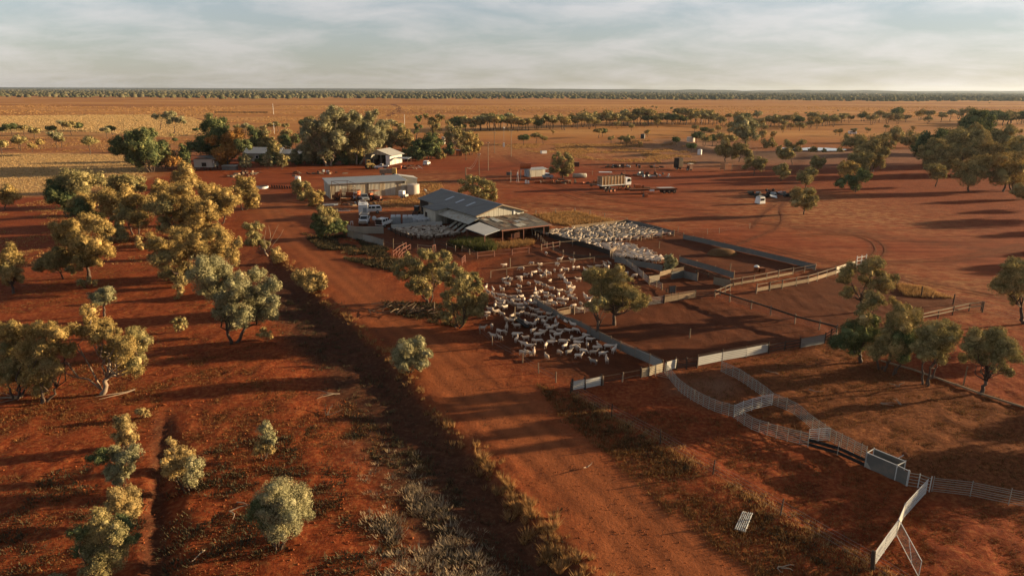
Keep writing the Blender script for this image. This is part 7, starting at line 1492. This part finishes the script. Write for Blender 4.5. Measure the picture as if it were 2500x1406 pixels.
# wheel tracks pressed into the yard and the plain: thin ribbons just proud of the soil
trk = simple('wheel_track_soil', (0.15, 0.047, 0.018), .95, 0, .45, .8, .05, dirt=(0.19, 0.066, 0.027), dirt_amt=.55)
def track(px, half, wd, label):
    P = [G(*p) for p in px]; pts = []
    for i in range(len(P)-1):                      # smooth the turn
        a, b, c, d = P[max(0, i-1)], P[i], P[i+1], P[min(len(P)-1, i+2)]
        for k in range(8):
            t = k/8; pts.append(.5*((2*b)+(c-a)*t+(2*a-5*b+4*c-d)*t*t+(3*b-a-3*c+d)*t**3))
    pts.append(P[-1]); m = MB()
    for off in ((-half, half) if half else (0,)):
        N = len(m.v)
        for i, p in enumerate(pts):
            d = (pts[min(i+1, len(pts)-1)]-pts[max(i-1, 0)]).normalized(); n = Vector((-d.y, d.x, 0)); w = wd*random.uniform(.6, 1.2)
            for s in (-1, 1):
                q = p+n*(off+s*w/2); m.v.append((q.x, q.y, gz(q.x, q.y)+.035))
        for i in range(len(pts)-1): a = N+2*i; m.f.append((a, a+2, a+3, a+1))
    o = m.build('wheel_track', trk); tag(o, label, kind='structure')
    for p in o.data.polygons:
        if p.normal.z < 0: p.flip()
track([(1950, 468), (1925, 486), (1905, 508), (1909, 535), (1896, 558), (1850, 578), (1790, 602)], 0, .5, 'curving wheel track round the lone stout tree')
track([(1895, 500), (1862, 525), (1838, 556)], 0, .7, 'pale straight track beside the wreck dump')
track([(2120, 640), (2150, 612), (2125, 585), (2050, 572), (1950, 575)], .8, .35, 'looping wheel marks above the loading corner')
track([(2500, 600), (2350, 628), (2200, 640), (2100, 642)], .8, .35, 'wheel marks leading to the loading corner'); track([(2500, 735), (2300, 700), (2150, 668), (1990, 632), (1800, 588), (1700, 566)], .8, .3, 'wheel marks along the long grey fence')
track([(1240, 490), (1350, 500), (1500, 515), (1700, 530), (1900, 550)], .8, .4, 'wheel marks across the upper yard'); track([(1240, 420), (1330, 445), (1440, 480), (1600, 505), (1750, 515)], .8, .4, 'wheel marks below the livestock truck')
track([(640, 470), (760, 430), (900, 418), (1050, 420), (1200, 400)], .8, .4, 'wheel marks along the top of the yard'); track([(1060, 455), (1150, 440), (1300, 455), (1420, 490)], .8, .4, 'wheel marks behind the woolshed')
track([(945, 285), (968, 272), (972, 262), (958, 255)], 0, 9.0, 'dark vehicle track looping on the far plain'); track([(430, 281), (480, 290), (560, 300), (700, 305)], 0, 4.0, 'dark vehicle track along the far straw')
# ------------------------------------------------------------------ sheep
wool, nt, b = newmat('shorn_wool'); b.inputs['Roughness'].default_value = 0.95; b.inputs['Specular IOR Level'].default_value = 0.05
oi = nt.nodes.new('ShaderNodeObjectInfo'); c = ramp(nt, oi.outputs['Random'], [(0, (0.40, 0.305, 0.225)), (0.5, (0.50, 0.40, 0.31)), (1, (0.60, 0.50, 0.40))])
c = mix(nt, 1.0, c, ramp(nt, noise_tex(nt, 3.0, 4, .6), [(0.3, .82), (.7, 1.1)]), 'MULTIPLY'); nt.links.new(c, b.inputs['Base Color'])
wool2, nt, b = newmat('mob_wool'); b.inputs['Roughness'].default_value = 0.95; b.inputs['Specular IOR Level'].default_value = 0.05
g_ = nt.nodes.new('ShaderNodeNewGeometry'); nt.links.new(ramp(nt, g_.outputs['Random Per Island'], [(0, (0.26, 0.20, 0.145)), (.5, (0.37, 0.30, 0.225)), (1, (0.47, 0.395, 0.31))]), b.inputs['Base Color'])
lamb_m = simple('lamb_fleece', (0.22, 0.19, 0.16), .95, 0, .2, 3)
def sheep_mesh(name, mat, head='up', stride=0.0, turn=0.0, low=False, n=8):
    """one continuous body: lofted trunk, neck and head in a single tube, legs joined on"""
    m = MB()
    if head == 'up': nk = [(.50, 0, .66), (.60, turn*.05, .80), (.68, turn*.14, .93), (.76, turn*.24, .98), (.88, turn*.38, .93), (.96, turn*.46, .87)]
    elif head == 'level': nk = [(.50, 0, .64), (.64, turn*.05, .70), (.76, turn*.14, .76), (.86, turn*.22, .78), (.98, turn*.34, .72), (1.05, turn*.40, .67)]
    else: nk = [(.50, 0, .60), (.64, turn*.05, .50), (.76, turn*.12, .36), (.84, turn*.18, .24), (.90, turn*.24, .12), (.93, turn*.27, .05)]
    nr = [.185, .125, .095, .095, .07, .035]
    sp = [(-.60, 0, .62), (-.55, 0, .62), (-.42, 0, .61), (-.18, 0, .58), (.10, 0, .57), (.34, 0, .60)]; sr = [.06, .17, .235, .255, .25, .225]
    if low: sel = [0, 2, 4]; sp = [sp[i] for i in sel]; sr = [sr[i] for i in sel]; nk = [nk[0], nk[2], nk[3], nk[5]]; nr = [nr[0], nr[2], nr[3], nr[5]]
    m.tube(sp+nk, sr+nr, n)
    # legs, hocks bent, hooves on the ground
    for x, y, f in ((-.44, -.13, -1), (-.44, .13, 1), (.36, -.12, 1), (.36, .12, -1)):
        d = f*stride
        if low: m.tube([(x, y, .45), (x+d, y, 0)], [.06, .03], 3)
        elif x < 0: m.tube([(x+.02, y, .56), (x+.06+d*.3, y*1.05, .40), (x-.06+d*.7, y, .26), (x-.02+d, y, .06), (x+.03+d, y, 0)], [.115, .08, .038, .030, .036], 6)
        else: m.tube([(x, y, .52), (x+d*.4, y, .30), (x+d*.6, y, .24), (x+d, y, .05), (x+.03+d, y, 0)], [.085, .045, .036, .028, .036], 6)
    if not low:
        h = Vector(nk[3]); dr = (Vector(nk[4])-h).normalized(); sd = dr.cross(UP).normalized()
        for s in (-1, 1): m.tube([h+sd*s*.07+UP*.03, h+sd*s*.15+UP*.02, h+sd*s*.2-UP*.02], [.03, .035, .01], 4)
        m.tube([(-.60, 0, .66), (-.65, 0, .58), (-.64, 0, .46)], [.04, .035, .012], 5)
    me = bpy.data.meshes.new(name); me.from_pydata([tuple(v) for v in m.v], [], m.f); me.materials.append(mat)
    for p in me.polygons: p.use_smooth = True
    me.update(); return me
POSE = [sheep_mesh('sheep_body', wool, 'up', .04), sheep_mesh('sheep_body', wool, 'level', .10), sheep_mesh('sheep_body', wool, 'down', .05), sheep_mesh('sheep_body', wool, 'up', .12, .5), sheep_mesh('sheep_body', wool, 'level', .03, -.5)]
PW = ['with head raised', 'with head level', 'with head lowered', 'looking aside', 'with neck turned']
LAMB = sheep_mesh('lamb_body', lamb_m, 'up', .05)
def sheep(px, py, rz, k, where, group, s=1.0):
    o = link('sheep', POSE[k]); o.location = GP(px, py); o.rotation_euler = (0, 0, rz); o.scale = (s, s*random.uniform(.92, 1.05), s*random.uniform(.95, 1.04))
    a = rz % (2*math.pi); fc = ['facing right', 'facing away', 'facing left', 'facing the camera'][int(((a+math.pi/4) % (2*math.pi))//(math.pi/2))]
    if 'lower' in where: where = where+(', nearest the road' if px < 1225 else ' at its front edge' if py > 850 else ' by the grey fence' if px > 1370 else ' near the feed trough')
    elif 'upper' in where: where = where+(' behind the pipe rail' if py < 655 else ' by the dark tree' if px < 1240 else ' by the spreading tree' if px > 1370 else ' at its centre')
    elif 'thick' in where: where = where+(', left part' if px < 1240 else ', right part' if px > 1330 else ', middle part')
    tag(o, 'white sheep %s, %s, %s' % (PW[k].replace('with ', ''), fc, where), 'sheep', group); return o
zW = lambda x, y: (1100+x/4.135, 600+y/4.135)
random.seed(11)
UPY = [(545, 215), (965, 92), (1100, 158), (820, 192), (905, 210), (715, 250), (1075, 205), (1230, 168), (905, 272), (850, 290), (1050, 268), (1115, 268), (1168, 262), (1240, 242), (1285, 238), (1360, 265), (1420, 240), (960, 285), (995, 298),
 (760, 315), (815, 322), (700, 340), (710, 365), (920, 325), (955, 318), (1005, 375), (1110, 325), (545, 362), (605, 365), (575, 408), (790, 402), (880, 398), (945, 424), (1130, 345), (1160, 372), (1190, 405), (1290, 362),
 (355, 445), (430, 465), (520, 460), (695, 430), (690, 482), (855, 470), (865, 505), (915, 485), (1020, 455), (1105, 478), (1190, 440), (1235, 450), (1215, 478)]
SHD = [(1485, 228), (1560, 195), (1605, 195), (1570, 228), (1590, 240), (1780, 300), (1860, 320)]
MID = [(380, 495), (430, 515), (500, 525), (540, 528), (590, 545), (645, 545), (715, 535), (830, 540), (885, 545), (960, 505), (965, 540), (1035, 535), (1090, 515), (1185, 495), (1210, 535), (1250, 558), (1360, 530), (1390, 558),
 (480, 565), (520, 588), (560, 580), (620, 585), (680, 575), (740, 568), (800, 585), (915, 592), (1000, 585), (1050, 608), (1100, 562), (1135, 608), (1160, 570), (1315, 608), (1395, 595), (1240, 630), (1310, 665), (985, 615),
 (450, 625), (490, 612), (540, 605), (600, 605), (650, 615), (700, 625), (760, 615), (820, 605), (860, 605), (400, 665), (460, 690), (520, 645), (550, 645), (520, 715), (345, 735), (380, 700), (670, 712), (720, 700), (770, 712), (700, 655), (740, 655), (820, 665), (870, 675)]
LOW = [(560, 770), (610, 778), (620, 735), (670, 832), (840, 730), (870, 785), (900, 700), (915, 752), (990, 712), (1000, 758), (1060, 795), (1090, 745), (770, 810), (820, 815), (850, 805), (940, 795), (320, 855), (415, 838),
 (430, 930), (490, 885), (500, 950), (550, 895), (565, 850), (970, 830), (1000, 858), (1050, 838), (1100, 880), (1180, 880), (1240, 825), (1260, 875), (1160, 795),
 (660, 925), (665, 970), (760, 955), (830, 880), (880, 925), (925, 895), (1080, 925), (1030, 895), (850, 985), (890, 985), (740, 1020), (790, 1040), (960, 1030), (1010, 1000), (1030, 970), (1130, 995), (1220, 955), (1270, 970), (1320, 960), (1280, 1005), (1360, 930), (1400, 970),
 (730, 1110), (785, 1105), (840, 1105), (970, 1142), (1100, 1100), (1150, 1040), (1240, 1050), (1270, 1050), (1290, 1135), (1340, 1085), (1380, 1030), (1440, 1100), (1470, 1055), (1500, 1040), (1575, 1180), (1530, 1115), (1590, 1045), (1650, 1080)]
for P_, wh, gp in ((UPY, 'in the sunlit upper yard', 'sheep in the upper yard'), (SHD, 'in shade behind the yard tree', 'sheep in the shade'), (MID, 'in the thick of the mob', 'sheep in the thick of the mob'), (LOW, 'in the shaded lower yard', 'sheep in the lower yard')):
    for x, y in P_:
        k = random.choices(range(5), [4, 3, 1.2, 2, 1.5])[0]
        rz = random.gauss(math.pi*.93, .8) if gp != 'sheep in the lower yard' and random.random() < .6 else random.uniform(0, 6.3)
        if gp == 'sheep in the lower yard' and random.random() < .6: rz = random.gauss(.9, .8) if random.random() < .5 else random.gauss(-.6, .6)
        sheep(*zW(x, y), rz, k, wh, gp, random.uniform(.68, .80))
lm = link('lamb', LAMB); lm.location = GP(*zW(1440, 1195)); lm.rotation_euler = (0, 0, 2.6); lm.scale = (.72, .72, .72); tag(lm, 'small grey lamb standing alone at the front of the mob', 'lamb')
lm = link('lamb', LAMB); lm.location = GP(*zW(1190, 1100)); lm.rotation_euler = (0, 0, .6); lm.scale = (.72, .72, .72); tag(lm, 'small grey lamb tucked among ewes in the lower yard', 'lamb')
# packed pens: nearest ones one by one, the rest as a crowd
def pack(pg_px, sp, g, ang, spread):
    pg = poly(pg_px); lo, hi = pg.min(0), pg.max(0); out = []
    ny = int((hi[1]-lo[1])/sp)+1
    for j in range(ny):
        for i in range(int((hi[0]-lo[0])/(sp*1.25))+1):
            x = lo[0]+(i+.5*(j % 2))*sp*1.25+g.normal()*sp*.22; y = lo[1]+j*sp+g.normal()*sp*.2
            if inside(np.array([x]), np.array([y]), pg)[0]: out.append((x, y, ang+g.normal()*spread))
    return out
g = np.random.default_rng(9)
lane = pack([(1415, 598), (1500, 597), (1530, 600), (1560, 607), (1622, 636), (1612, 644), (1560, 640), (1510, 630), (1480, 618)], .85, g, -.9, .7)
pen = pack([(1330, 572), (1345, 565), (1396, 564), (1462, 557), (1530, 551), (1640, 577), (1600, 582), (1500, 594), (1420, 599), (1370, 588), (1340, 578)], .90, g, .6, .9)
barn = pack([(1300, 562), (1330, 572), (1345, 580), (1330, 576), (1305, 568)], .7, g, .6, .6)
shade = pack([(958, 564), (1002, 561), (1078, 556), (1122, 574), (1098, 580), (1050, 586), (1008, 583), (980, 572)], .95, g, .3, .8)
lane.sort(key=lambda p: p[1])
NI = 300-len(UPY)-len(SHD)-len(MID)-len(LOW)-2
for (x, y, a) in lane[:NI]:
    k = random.choice([0, 1, 1, 4]); o = link('sheep', POSE[k]); o.location = (x, y, 0); o.rotation_euler = (0, 0, a); o.scale = (.84, .98, .84)
    tag(o, 'woolly pale sheep %s packed in the sheep lane, %s' % (PW[k].replace('with ', ''), 'front row' if y < lane[25][1] else 'second row' if y < lane[60][1] else 'further back'), 'sheep', 'sheep packed in the lane')
LO = [sheep_mesh('low_sheep', wool2, 'up', low=True, n=7), sheep_mesh('low_sheep', wool2, 'level', low=True, n=7), sheep_mesh('low_sheep', wool2, 'level', turn=.5, low=True, n=7)]
def crowd(name, label, pts):
    vs = []; fs = []; n0 = 0
    for (x, y, a) in pts:
        me = LO[int(g.integers(0, 3))]; co = np.empty(len(me.vertices)*3, np.float32); me.vertices.foreach_get('co', co); co = co.reshape(-1, 3)*np.array([.92, g.uniform(.92, 1.12), g.uniform(.84, .98)])
        ca, sa = math.cos(a), math.sin(a); w = np.stack([co[:, 0]*ca-co[:, 1]*sa+x, co[:, 0]*sa+co[:, 1]*ca+y, co[:, 2]], 1); vs.append(w)
        for p in me.polygons:
            q = list(p.vertices)
            for i in range(1, len(q)-1): fs.append((q[0]+n0, q[i]+n0, q[i+1]+n0))
        n0 += len(w)
    return tag(link(name, np_mesh(name, np.vstack(vs), np.array(fs), [wool2], smooth=True)), label, kind='stuff')
crowd('sheep_crowd', 'hundreds of woolly sheep packed tight in the pens beside the woolshed', lane[NI:]+pen+barn)
crowd('sheep_crowd', 'shaded mob of pale sheep packed in the pen left of the woolshed', shade)
print('total tris', sum(len(m.polygons)*(2 if len(m.polygons) and len(m.polygons[0].vertices) == 4 else 1) for m in bpy.data.meshes)); print('sheep', NI, len(lane), len(pen), len(shade))

# ------------------------------------------------------------------ grass, tussocks and low scrub
def tufts(name, label, pts, h, w, blades, mat, seed, spread=.5, lean=.5):
    """pts: (x,y,scale) arrays; each tuft a spray of narrow triangles"""
    g = np.random.default_rng(seed); pts = np.asarray(pts); n = len(pts)
    P = np.repeat(pts, blades, 0); N = len(P); a = g.uniform(0, 2*math.pi, N); r = np.sqrt(g.random(N))*spread*P[:, 2]
    bx = P[:, 0]+np.cos(a)*r*.5; by = P[:, 1]+np.sin(a)*r*.5; z0 = terrain(P[:, 0], P[:, 1])
    hh = h*P[:, 2]*g.uniform(.45, 1.15, N); tx = bx+np.cos(a)*hh*lean*g.uniform(.2, 1.3, N); ty = by+np.sin(a)*hh*lean*g.uniform(.2, 1.3, N)
    b2 = a+math.pi/2; ww = w*P[:, 2]*g.uniform(.6, 1.3, N)*.5
    V = np.empty((N, 3, 3)); V[:, 0] = np.stack([bx+np.cos(b2)*ww, by+np.sin(b2)*ww, z0-.02], 1); V[:, 1] = np.stack([bx-np.cos(b2)*ww, by-np.sin(b2)*ww, z0-.02], 1); V[:, 2] = np.stack([tx, ty, z0+hh], 1)
    return tag(link(name, np_mesh(name, V.reshape(-1, 3), np.arange(N*3).reshape(-1, 3), [mat])), label, kind='stuff')
GR = {'gold': foliage('golden_grass', (0.24, 0.125, 0.045), (0.35, 0.195, 0.078), (0.43, 0.265, 0.12), .35), 'dry': foliage('dry_litter', (0.085, 0.040, 0.016), (0.15, 0.075, 0.030), (0.25, 0.145, 0.062), .2),
      'salt': foliage('saltbush_leaves', (0.19, 0.14, 0.09), (0.30, 0.225, 0.145), (0.42, 0.32, 0.21), .15), 'weed': foliage('green_weed', (0.040, 0.052, 0.018), (0.075, 0.085, 0.030), (0.14, 0.12, 0.05), .3),
      'darkveg': foliage('dark_ground_plants', (0.040, 0.036, 0.022), (0.070, 0.058, 0.034), (0.115, 0.088, 0.050), .1), 'straw': foliage('straw_stubble', (0.32, 0.20, 0.085), (0.44, 0.30, 0.14), (0.52, 0.37, 0.19), .45)}
def scatter_poly(px, n, g, smin=.6, smax=1.3, clump=None):
    pg = poly(px); lo, hi = pg.min(0), pg.max(0); x = g.uniform(lo[0], hi[0], n*4); y = g.uniform(lo[1], hi[1], n*4); m = inside(x, y, pg)
    if clump:
        v = lat_noise(x, y, clump[0], clump[1]); m &= v > clump[2]
    x, y = x[m][:n], y[m][:n]; return np.stack([x, y, g.uniform(smin, smax, len(x))], 1)
def along(px, n, g, side, smin=.6, smax=1.3, bias=0):
    P = [G(*p) for p in px]; L = [(b-a).length for a, b in zip(P[:-1], P[1:])]; T = sum(L); out = []
    for i in range(n):
        t = g.random()*T; k = 0
        while k < len(L)-1 and t > L[k]: t -= L[k]; k += 1
        p = P[k].lerp(P[k+1], t/L[k]); d = (P[k+1]-P[k]).normalized(); nn = Vector((d.y, -d.x, 0)); p = p+nn*(g.normal()*side+bias)
        out.append((p.x, p.y, g.uniform(smin, smax)))
    return np.array(out)
g = np.random.default_rng(21)
LIPX = [(690, 632), (770, 712), (860, 787), (940, 858), (1010, 940), (1095, 1045), (1175, 1112), (1255, 1222), (1340, 1305), (1430, 1400), (1520, 1500)]
EDGE = [(1185, 1118), (1225, 1170), (1265, 1220), (1320, 1285), (1380, 1345), (1440, 1395), (1500, 1460)]
tufts('grass_tussocks', 'tall golden grass tussocks along the road edge above the ditch', along(EDGE, 74, g, .6, .5, 1.4, .4), .50, .045, 80, GR['gold'], 1, .4, .85)
tufts('verge_grass', 'short golden grass along the left road edge', along(LIPX, 300, g, .5, .4, 1.1), .42, .05, 22, GR['gold'], 2, .5, .5)
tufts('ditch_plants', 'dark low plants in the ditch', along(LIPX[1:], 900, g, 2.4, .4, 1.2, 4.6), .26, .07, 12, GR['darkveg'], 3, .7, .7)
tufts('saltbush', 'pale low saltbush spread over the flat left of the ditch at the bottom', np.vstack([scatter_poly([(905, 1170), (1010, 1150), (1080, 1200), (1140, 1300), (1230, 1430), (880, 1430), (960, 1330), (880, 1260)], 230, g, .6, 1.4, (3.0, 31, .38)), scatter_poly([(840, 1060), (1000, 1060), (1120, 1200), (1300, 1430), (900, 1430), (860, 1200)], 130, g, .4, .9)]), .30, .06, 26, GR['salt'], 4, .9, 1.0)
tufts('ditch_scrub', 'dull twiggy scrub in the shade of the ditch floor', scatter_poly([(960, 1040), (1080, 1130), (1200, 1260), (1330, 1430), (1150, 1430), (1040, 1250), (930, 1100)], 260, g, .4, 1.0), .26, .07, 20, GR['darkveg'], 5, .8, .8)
tufts('verge_grass', 'dry grass and weeds under the wire fence beside the road', along([(1393, 960), (1493, 1018), (1612, 1082), (1740, 1160), (1905, 1258), (2127, 1388), (2250, 1470)], 800, g, .5, .3, 1.1), .24, .045, 14, GR['gold'], 6, .5, .7)
tufts('verge_plants', 'dark plants on the road side of the wire fence', along([(1393, 965), (1493, 1026), (1612, 1092), (1740, 1172), (1905, 1275), (2100, 1395), (2220, 1470)], 900, g, 1.0, .4, 1.1, .9), .16, .07, 10, GR['darkveg'], 7, .6, .8)
tufts('verge_litter', 'dry litter between road and wire fence', scatter_poly([(1300, 930), (1400, 965), (1620, 1100), (1900, 1275), (2130, 1410), (1850, 1410), (1640, 1260), (1480, 1110), (1370, 1020)], 2600, g, .5, 1.2), .22, .06, 9, GR['dry'], 8, .6, .9)
tufts('dry_grass', 'thin dry grass and twigs over the left scrub floor', np.vstack([scatter_poly([(-300, 900), (700, 860), (900, 1000), (1000, 1200), (1000, 1440), (-400, 1440)], 15000, g, .3, 1.3, (6, 41, .38)), scatter_poly([(-300, 640), (560, 640), (700, 800), (820, 880), (-300, 910)], 8000, g, .3, 1.3, (8, 42, .4))]), .12, .05, 6, GR['dry'], 9, .6, .9)
tufts('dry_grass', 'pale dry grass bands under the left trees', scatter_poly([(-300, 470), (300, 480), (560, 560), (620, 640), (-300, 660)], 3200, g, .6, 1.4, (7, 43, .5)), .28, .10, 7, GR['gold'], 10, .8, .9)
tufts('paddock_litter', 'dry grass litter over the right paddock', scatter_poly([(1645, 912), (1880, 868), (2040, 815), (2500, 995), (2700, 1080), (2700, 1250), (2275, 1205), (2110, 1142), (1970, 1085), (1795, 1018)], 6500, g, .4, 1.1), .13, .06, 7, GR['dry'], 11, .6, 1.0)
tufts('dry_grass', 'thin dry grass at bottom right', scatter_poly([(1500, 990), (1790, 1025), (2110, 1150), (2500, 1240), (2700, 1440), (2150, 1440), (1900, 1250), (1620, 1075)], 5200, g, .4, 1.0), .12, .05, 7, GR['dry'], 12, .6, 1.0)
tufts('straw_stubble', 'standing straw stubble in the left paddock', scatter_poly([(-300, 374), (300, 378), (372, 404), (345, 434), (180, 470), (-300, 486)], 16000, g, .8, 1.2), .40, .20, 4, GR['straw'], 13, 1.2, .5)
tufts('dry_scrub', 'dry yellow scrub in the wire fenced patch behind the woolshed', scatter_poly([(1305, 524), (1404, 516), (1500, 540), (1395, 553), (1345, 545)], 900, g, .6, 1.5), .45, .13, 10, GR['gold'], 14, .8, .7)
tufts('weeds', 'green and golden weeds on the mound in front of the woolshed', scatter_poly([(1095, 598), (1130, 588), (1185, 592), (1215, 606), (1200, 614), (1160, 612), (1120, 606)], 700, g, .8, 1.8), .75, .10, 16, GR['weed'], 15, .7, .6)
tufts('weeds', 'golden weeds round the woolshed posts and the mound', np.vstack([scatter_poly([(1210, 598), (1300, 588), (1300, 598), (1215, 608)], 260, g, .7, 1.4), scatter_poly([(1100, 592), (1140, 594), (1170, 612), (1120, 608)], 120, g, .8, 1.4)]), .6, .10, 16, GR['gold'], 16, .7, .6)
tufts('roadside_scrub', 'low grey scrub between the road and the forcing pen', np.vstack([scatter_poly([(740, 570), (840, 575), (940, 605), (1000, 640), (960, 665), (860, 640), (780, 610)], 1300, g, .6, 1.4, (3.5, 45, .42)), scatter_poly([(870, 585), (935, 604), (960, 640), (900, 625)], 250, g, .6, 1.5)]), .38, .12, 14, GR['darkveg'], 17, .8, .8)
tufts('roadside_scrub', 'scattered golden tufts between the road and the forcing pen', scatter_poly([(740, 570), (840, 578), (960, 630), (1000, 645), (960, 668), (860, 645), (780, 610)], 260, g, .6, 1.4, (2.0, 75, .55)), .38, .08, 16, GR['gold'], 27, .6, .8)
tufts('yard_scrub', 'dry yellow scrub on the red ground behind the white camper', np.vstack([scatter_poly([(890, 498), (980, 486), (1040, 470), (1055, 448), (1085, 455), (1040, 500), (960, 508)], 700, g, .5, 1.3), scatter_poly([(1000, 440), (1085, 448), (1060, 476), (1010, 480)], 250, g, .6, 1.4)]), .35, .14, 9, GR['gold'], 18, .9, .8)
tufts('flat_grass', 'pale spinifex speckle over the flat beyond the fuel tank', np.vstack([scatter_poly([(1200, 352), (1660, 350), (1700, 400), (1480, 395), (1300, 372)], 4500, g, .6, 1.4, (9, 47, .45)), scatter_poly([(500, 320), (780, 320), (780, 352), (620, 350)], 900, g, .7, 1.5), scatter_poly([(0, 335), (480, 340), (480, 372), (0, 372)], 1600, g, .6, 1.4, (12, 48, .5))]), .42, .34, 5, GR['gold'], 19, 1.2, .7)
tufts('pen_grass', 'dry grass along the far side of the wire fenced right paddock', scatter_poly([(2180, 692), (2260, 702), (2330, 730), (2210, 722)], 500, g, .5, 1.2), .4, .1, 10, GR['gold'], 20, .8, .7)
tufts('branch_litter', 'dark leaf litter under the pepper trees', scatter_poly([(930, 735), (1080, 740), (1120, 800), (1060, 790), (960, 765)], 600, g, .6, 1.3), .25, .09, 10, GR['darkveg'], 21, .7, .9)

# upright dry grass over the far paddocks, catching the low sun
def far_pts(px, n, g, smin, smax, cl=None): return scatter_poly(px, n, g, smin, smax, cl)
tufts('straw_grass', 'bright standing dry grass on the far left paddock', far_pts([(-300, 284), (0, 284), (250, 281), (420, 281), (470, 288), (555, 318), (420, 336), (200, 322), (0, 324), (-300, 326)], 34000, g, .8, 1.2), .6, 1.0, 3, GR['straw'], 30, 2.0, .3)
tufts('straw_grass', 'thin dry grass across the far plain', far_pts([(-300, 256), (2800, 262), (2800, 288), (1700, 284), (900, 300), (560, 300), (420, 280), (-300, 282)], 22000, g, .7, 1.4, (60, 62, .42)), .6, 1.6, 2, GR['gold'], 31, 2.0, .4)

# loose clods and pebbles that catch the low sun
def clods(name, label, pts, r0, mat, seed):
    g = np.random.default_rng(seed); n = len(pts); u = np.array([(1, 0, 0), (0, 1, 0), (-1, 0, 0), (0, -1, 0), (0, 0, .8), (0, 0, -.5)], float)
    V = u[None]*g.uniform(.5, 1.3, (n, 6, 3))*(r0*pts[:, 2])[:, None, None]; a = g.uniform(0, 6.3, n); ca, sa = np.cos(a)[:, None], np.sin(a)[:, None]
    x = V[:, :, 0]*ca-V[:, :, 1]*sa; y = V[:, :, 0]*sa+V[:, :, 1]*ca; z = V[:, :, 2]+terrain(pts[:, 0], pts[:, 1])[:, None]
    W = np.stack([x+pts[:, 0:1], y+pts[:, 1:2], z], 2).reshape(-1, 3)
    f = np.array([(0, 1, 4), (1, 2, 4), (2, 3, 4), (3, 0, 4), (1, 0, 5), (2, 1, 5), (3, 2, 5), (0, 3, 5)])
    return tag(link(name, np_mesh(name, W, (f[None]+np.arange(n)[:, None, None]*6).reshape(-1, 3), [mat])), label, kind='stuff')
clod_m = simple('clod_earth', (0.21, 0.062, 0.022), .95, 0, .45, 9, .05)
def skew(n, lo, hi): return (lo*(hi/lo)**(g.random(n)**2.2))
P_ = scatter_poly([(-200, 900), (700, 860), (960, 1030), (1040, 1440), (-300, 1440)], 9000, g); P_[:, 2] = skew(len(P_), .4, 2.6); clods('clods', 'loose red clods over the left scrub floor', P_, .055, clod_m, 5)
P_ = scatter_poly([(1060, 900), (1250, 930), (1640, 1260), (1880, 1420), (1480, 1420), (1230, 1140)], 3200, g); P_[:, 2] = skew(len(P_), .3, 1.8); clods('pebbles', 'pebbles and clods on the dirt road', P_, .045, clod_m, 6)
P_ = scatter_poly([(1450, 960), (1790, 1025), (2110, 1150), (2500, 1240), (2700, 1440), (2150, 1440), (1900, 1250), (1620, 1075)], 4500, g); P_[:, 2] = skew(len(P_), .4, 2.0); clods('clods', 'loose clods over the red ground at bottom right', P_, .045, clod_m, 7)

tufts('ground_plants', 'dark low plants mottling the ground round the green shrub', np.vstack([scatter_poly([(400, 1120), (900, 1000), (1000, 1440), (380, 1440)], 950, g, .5, 1.5, (2.2, 71, .5)), scatter_poly([(-200, 1180), (360, 1120), (340, 1440), (-300, 1440)], 700, g, .4, 1.3, (2.4, 72, .52))]), .17, .08, 12, GR['darkveg'], 40, .8, 1.0)
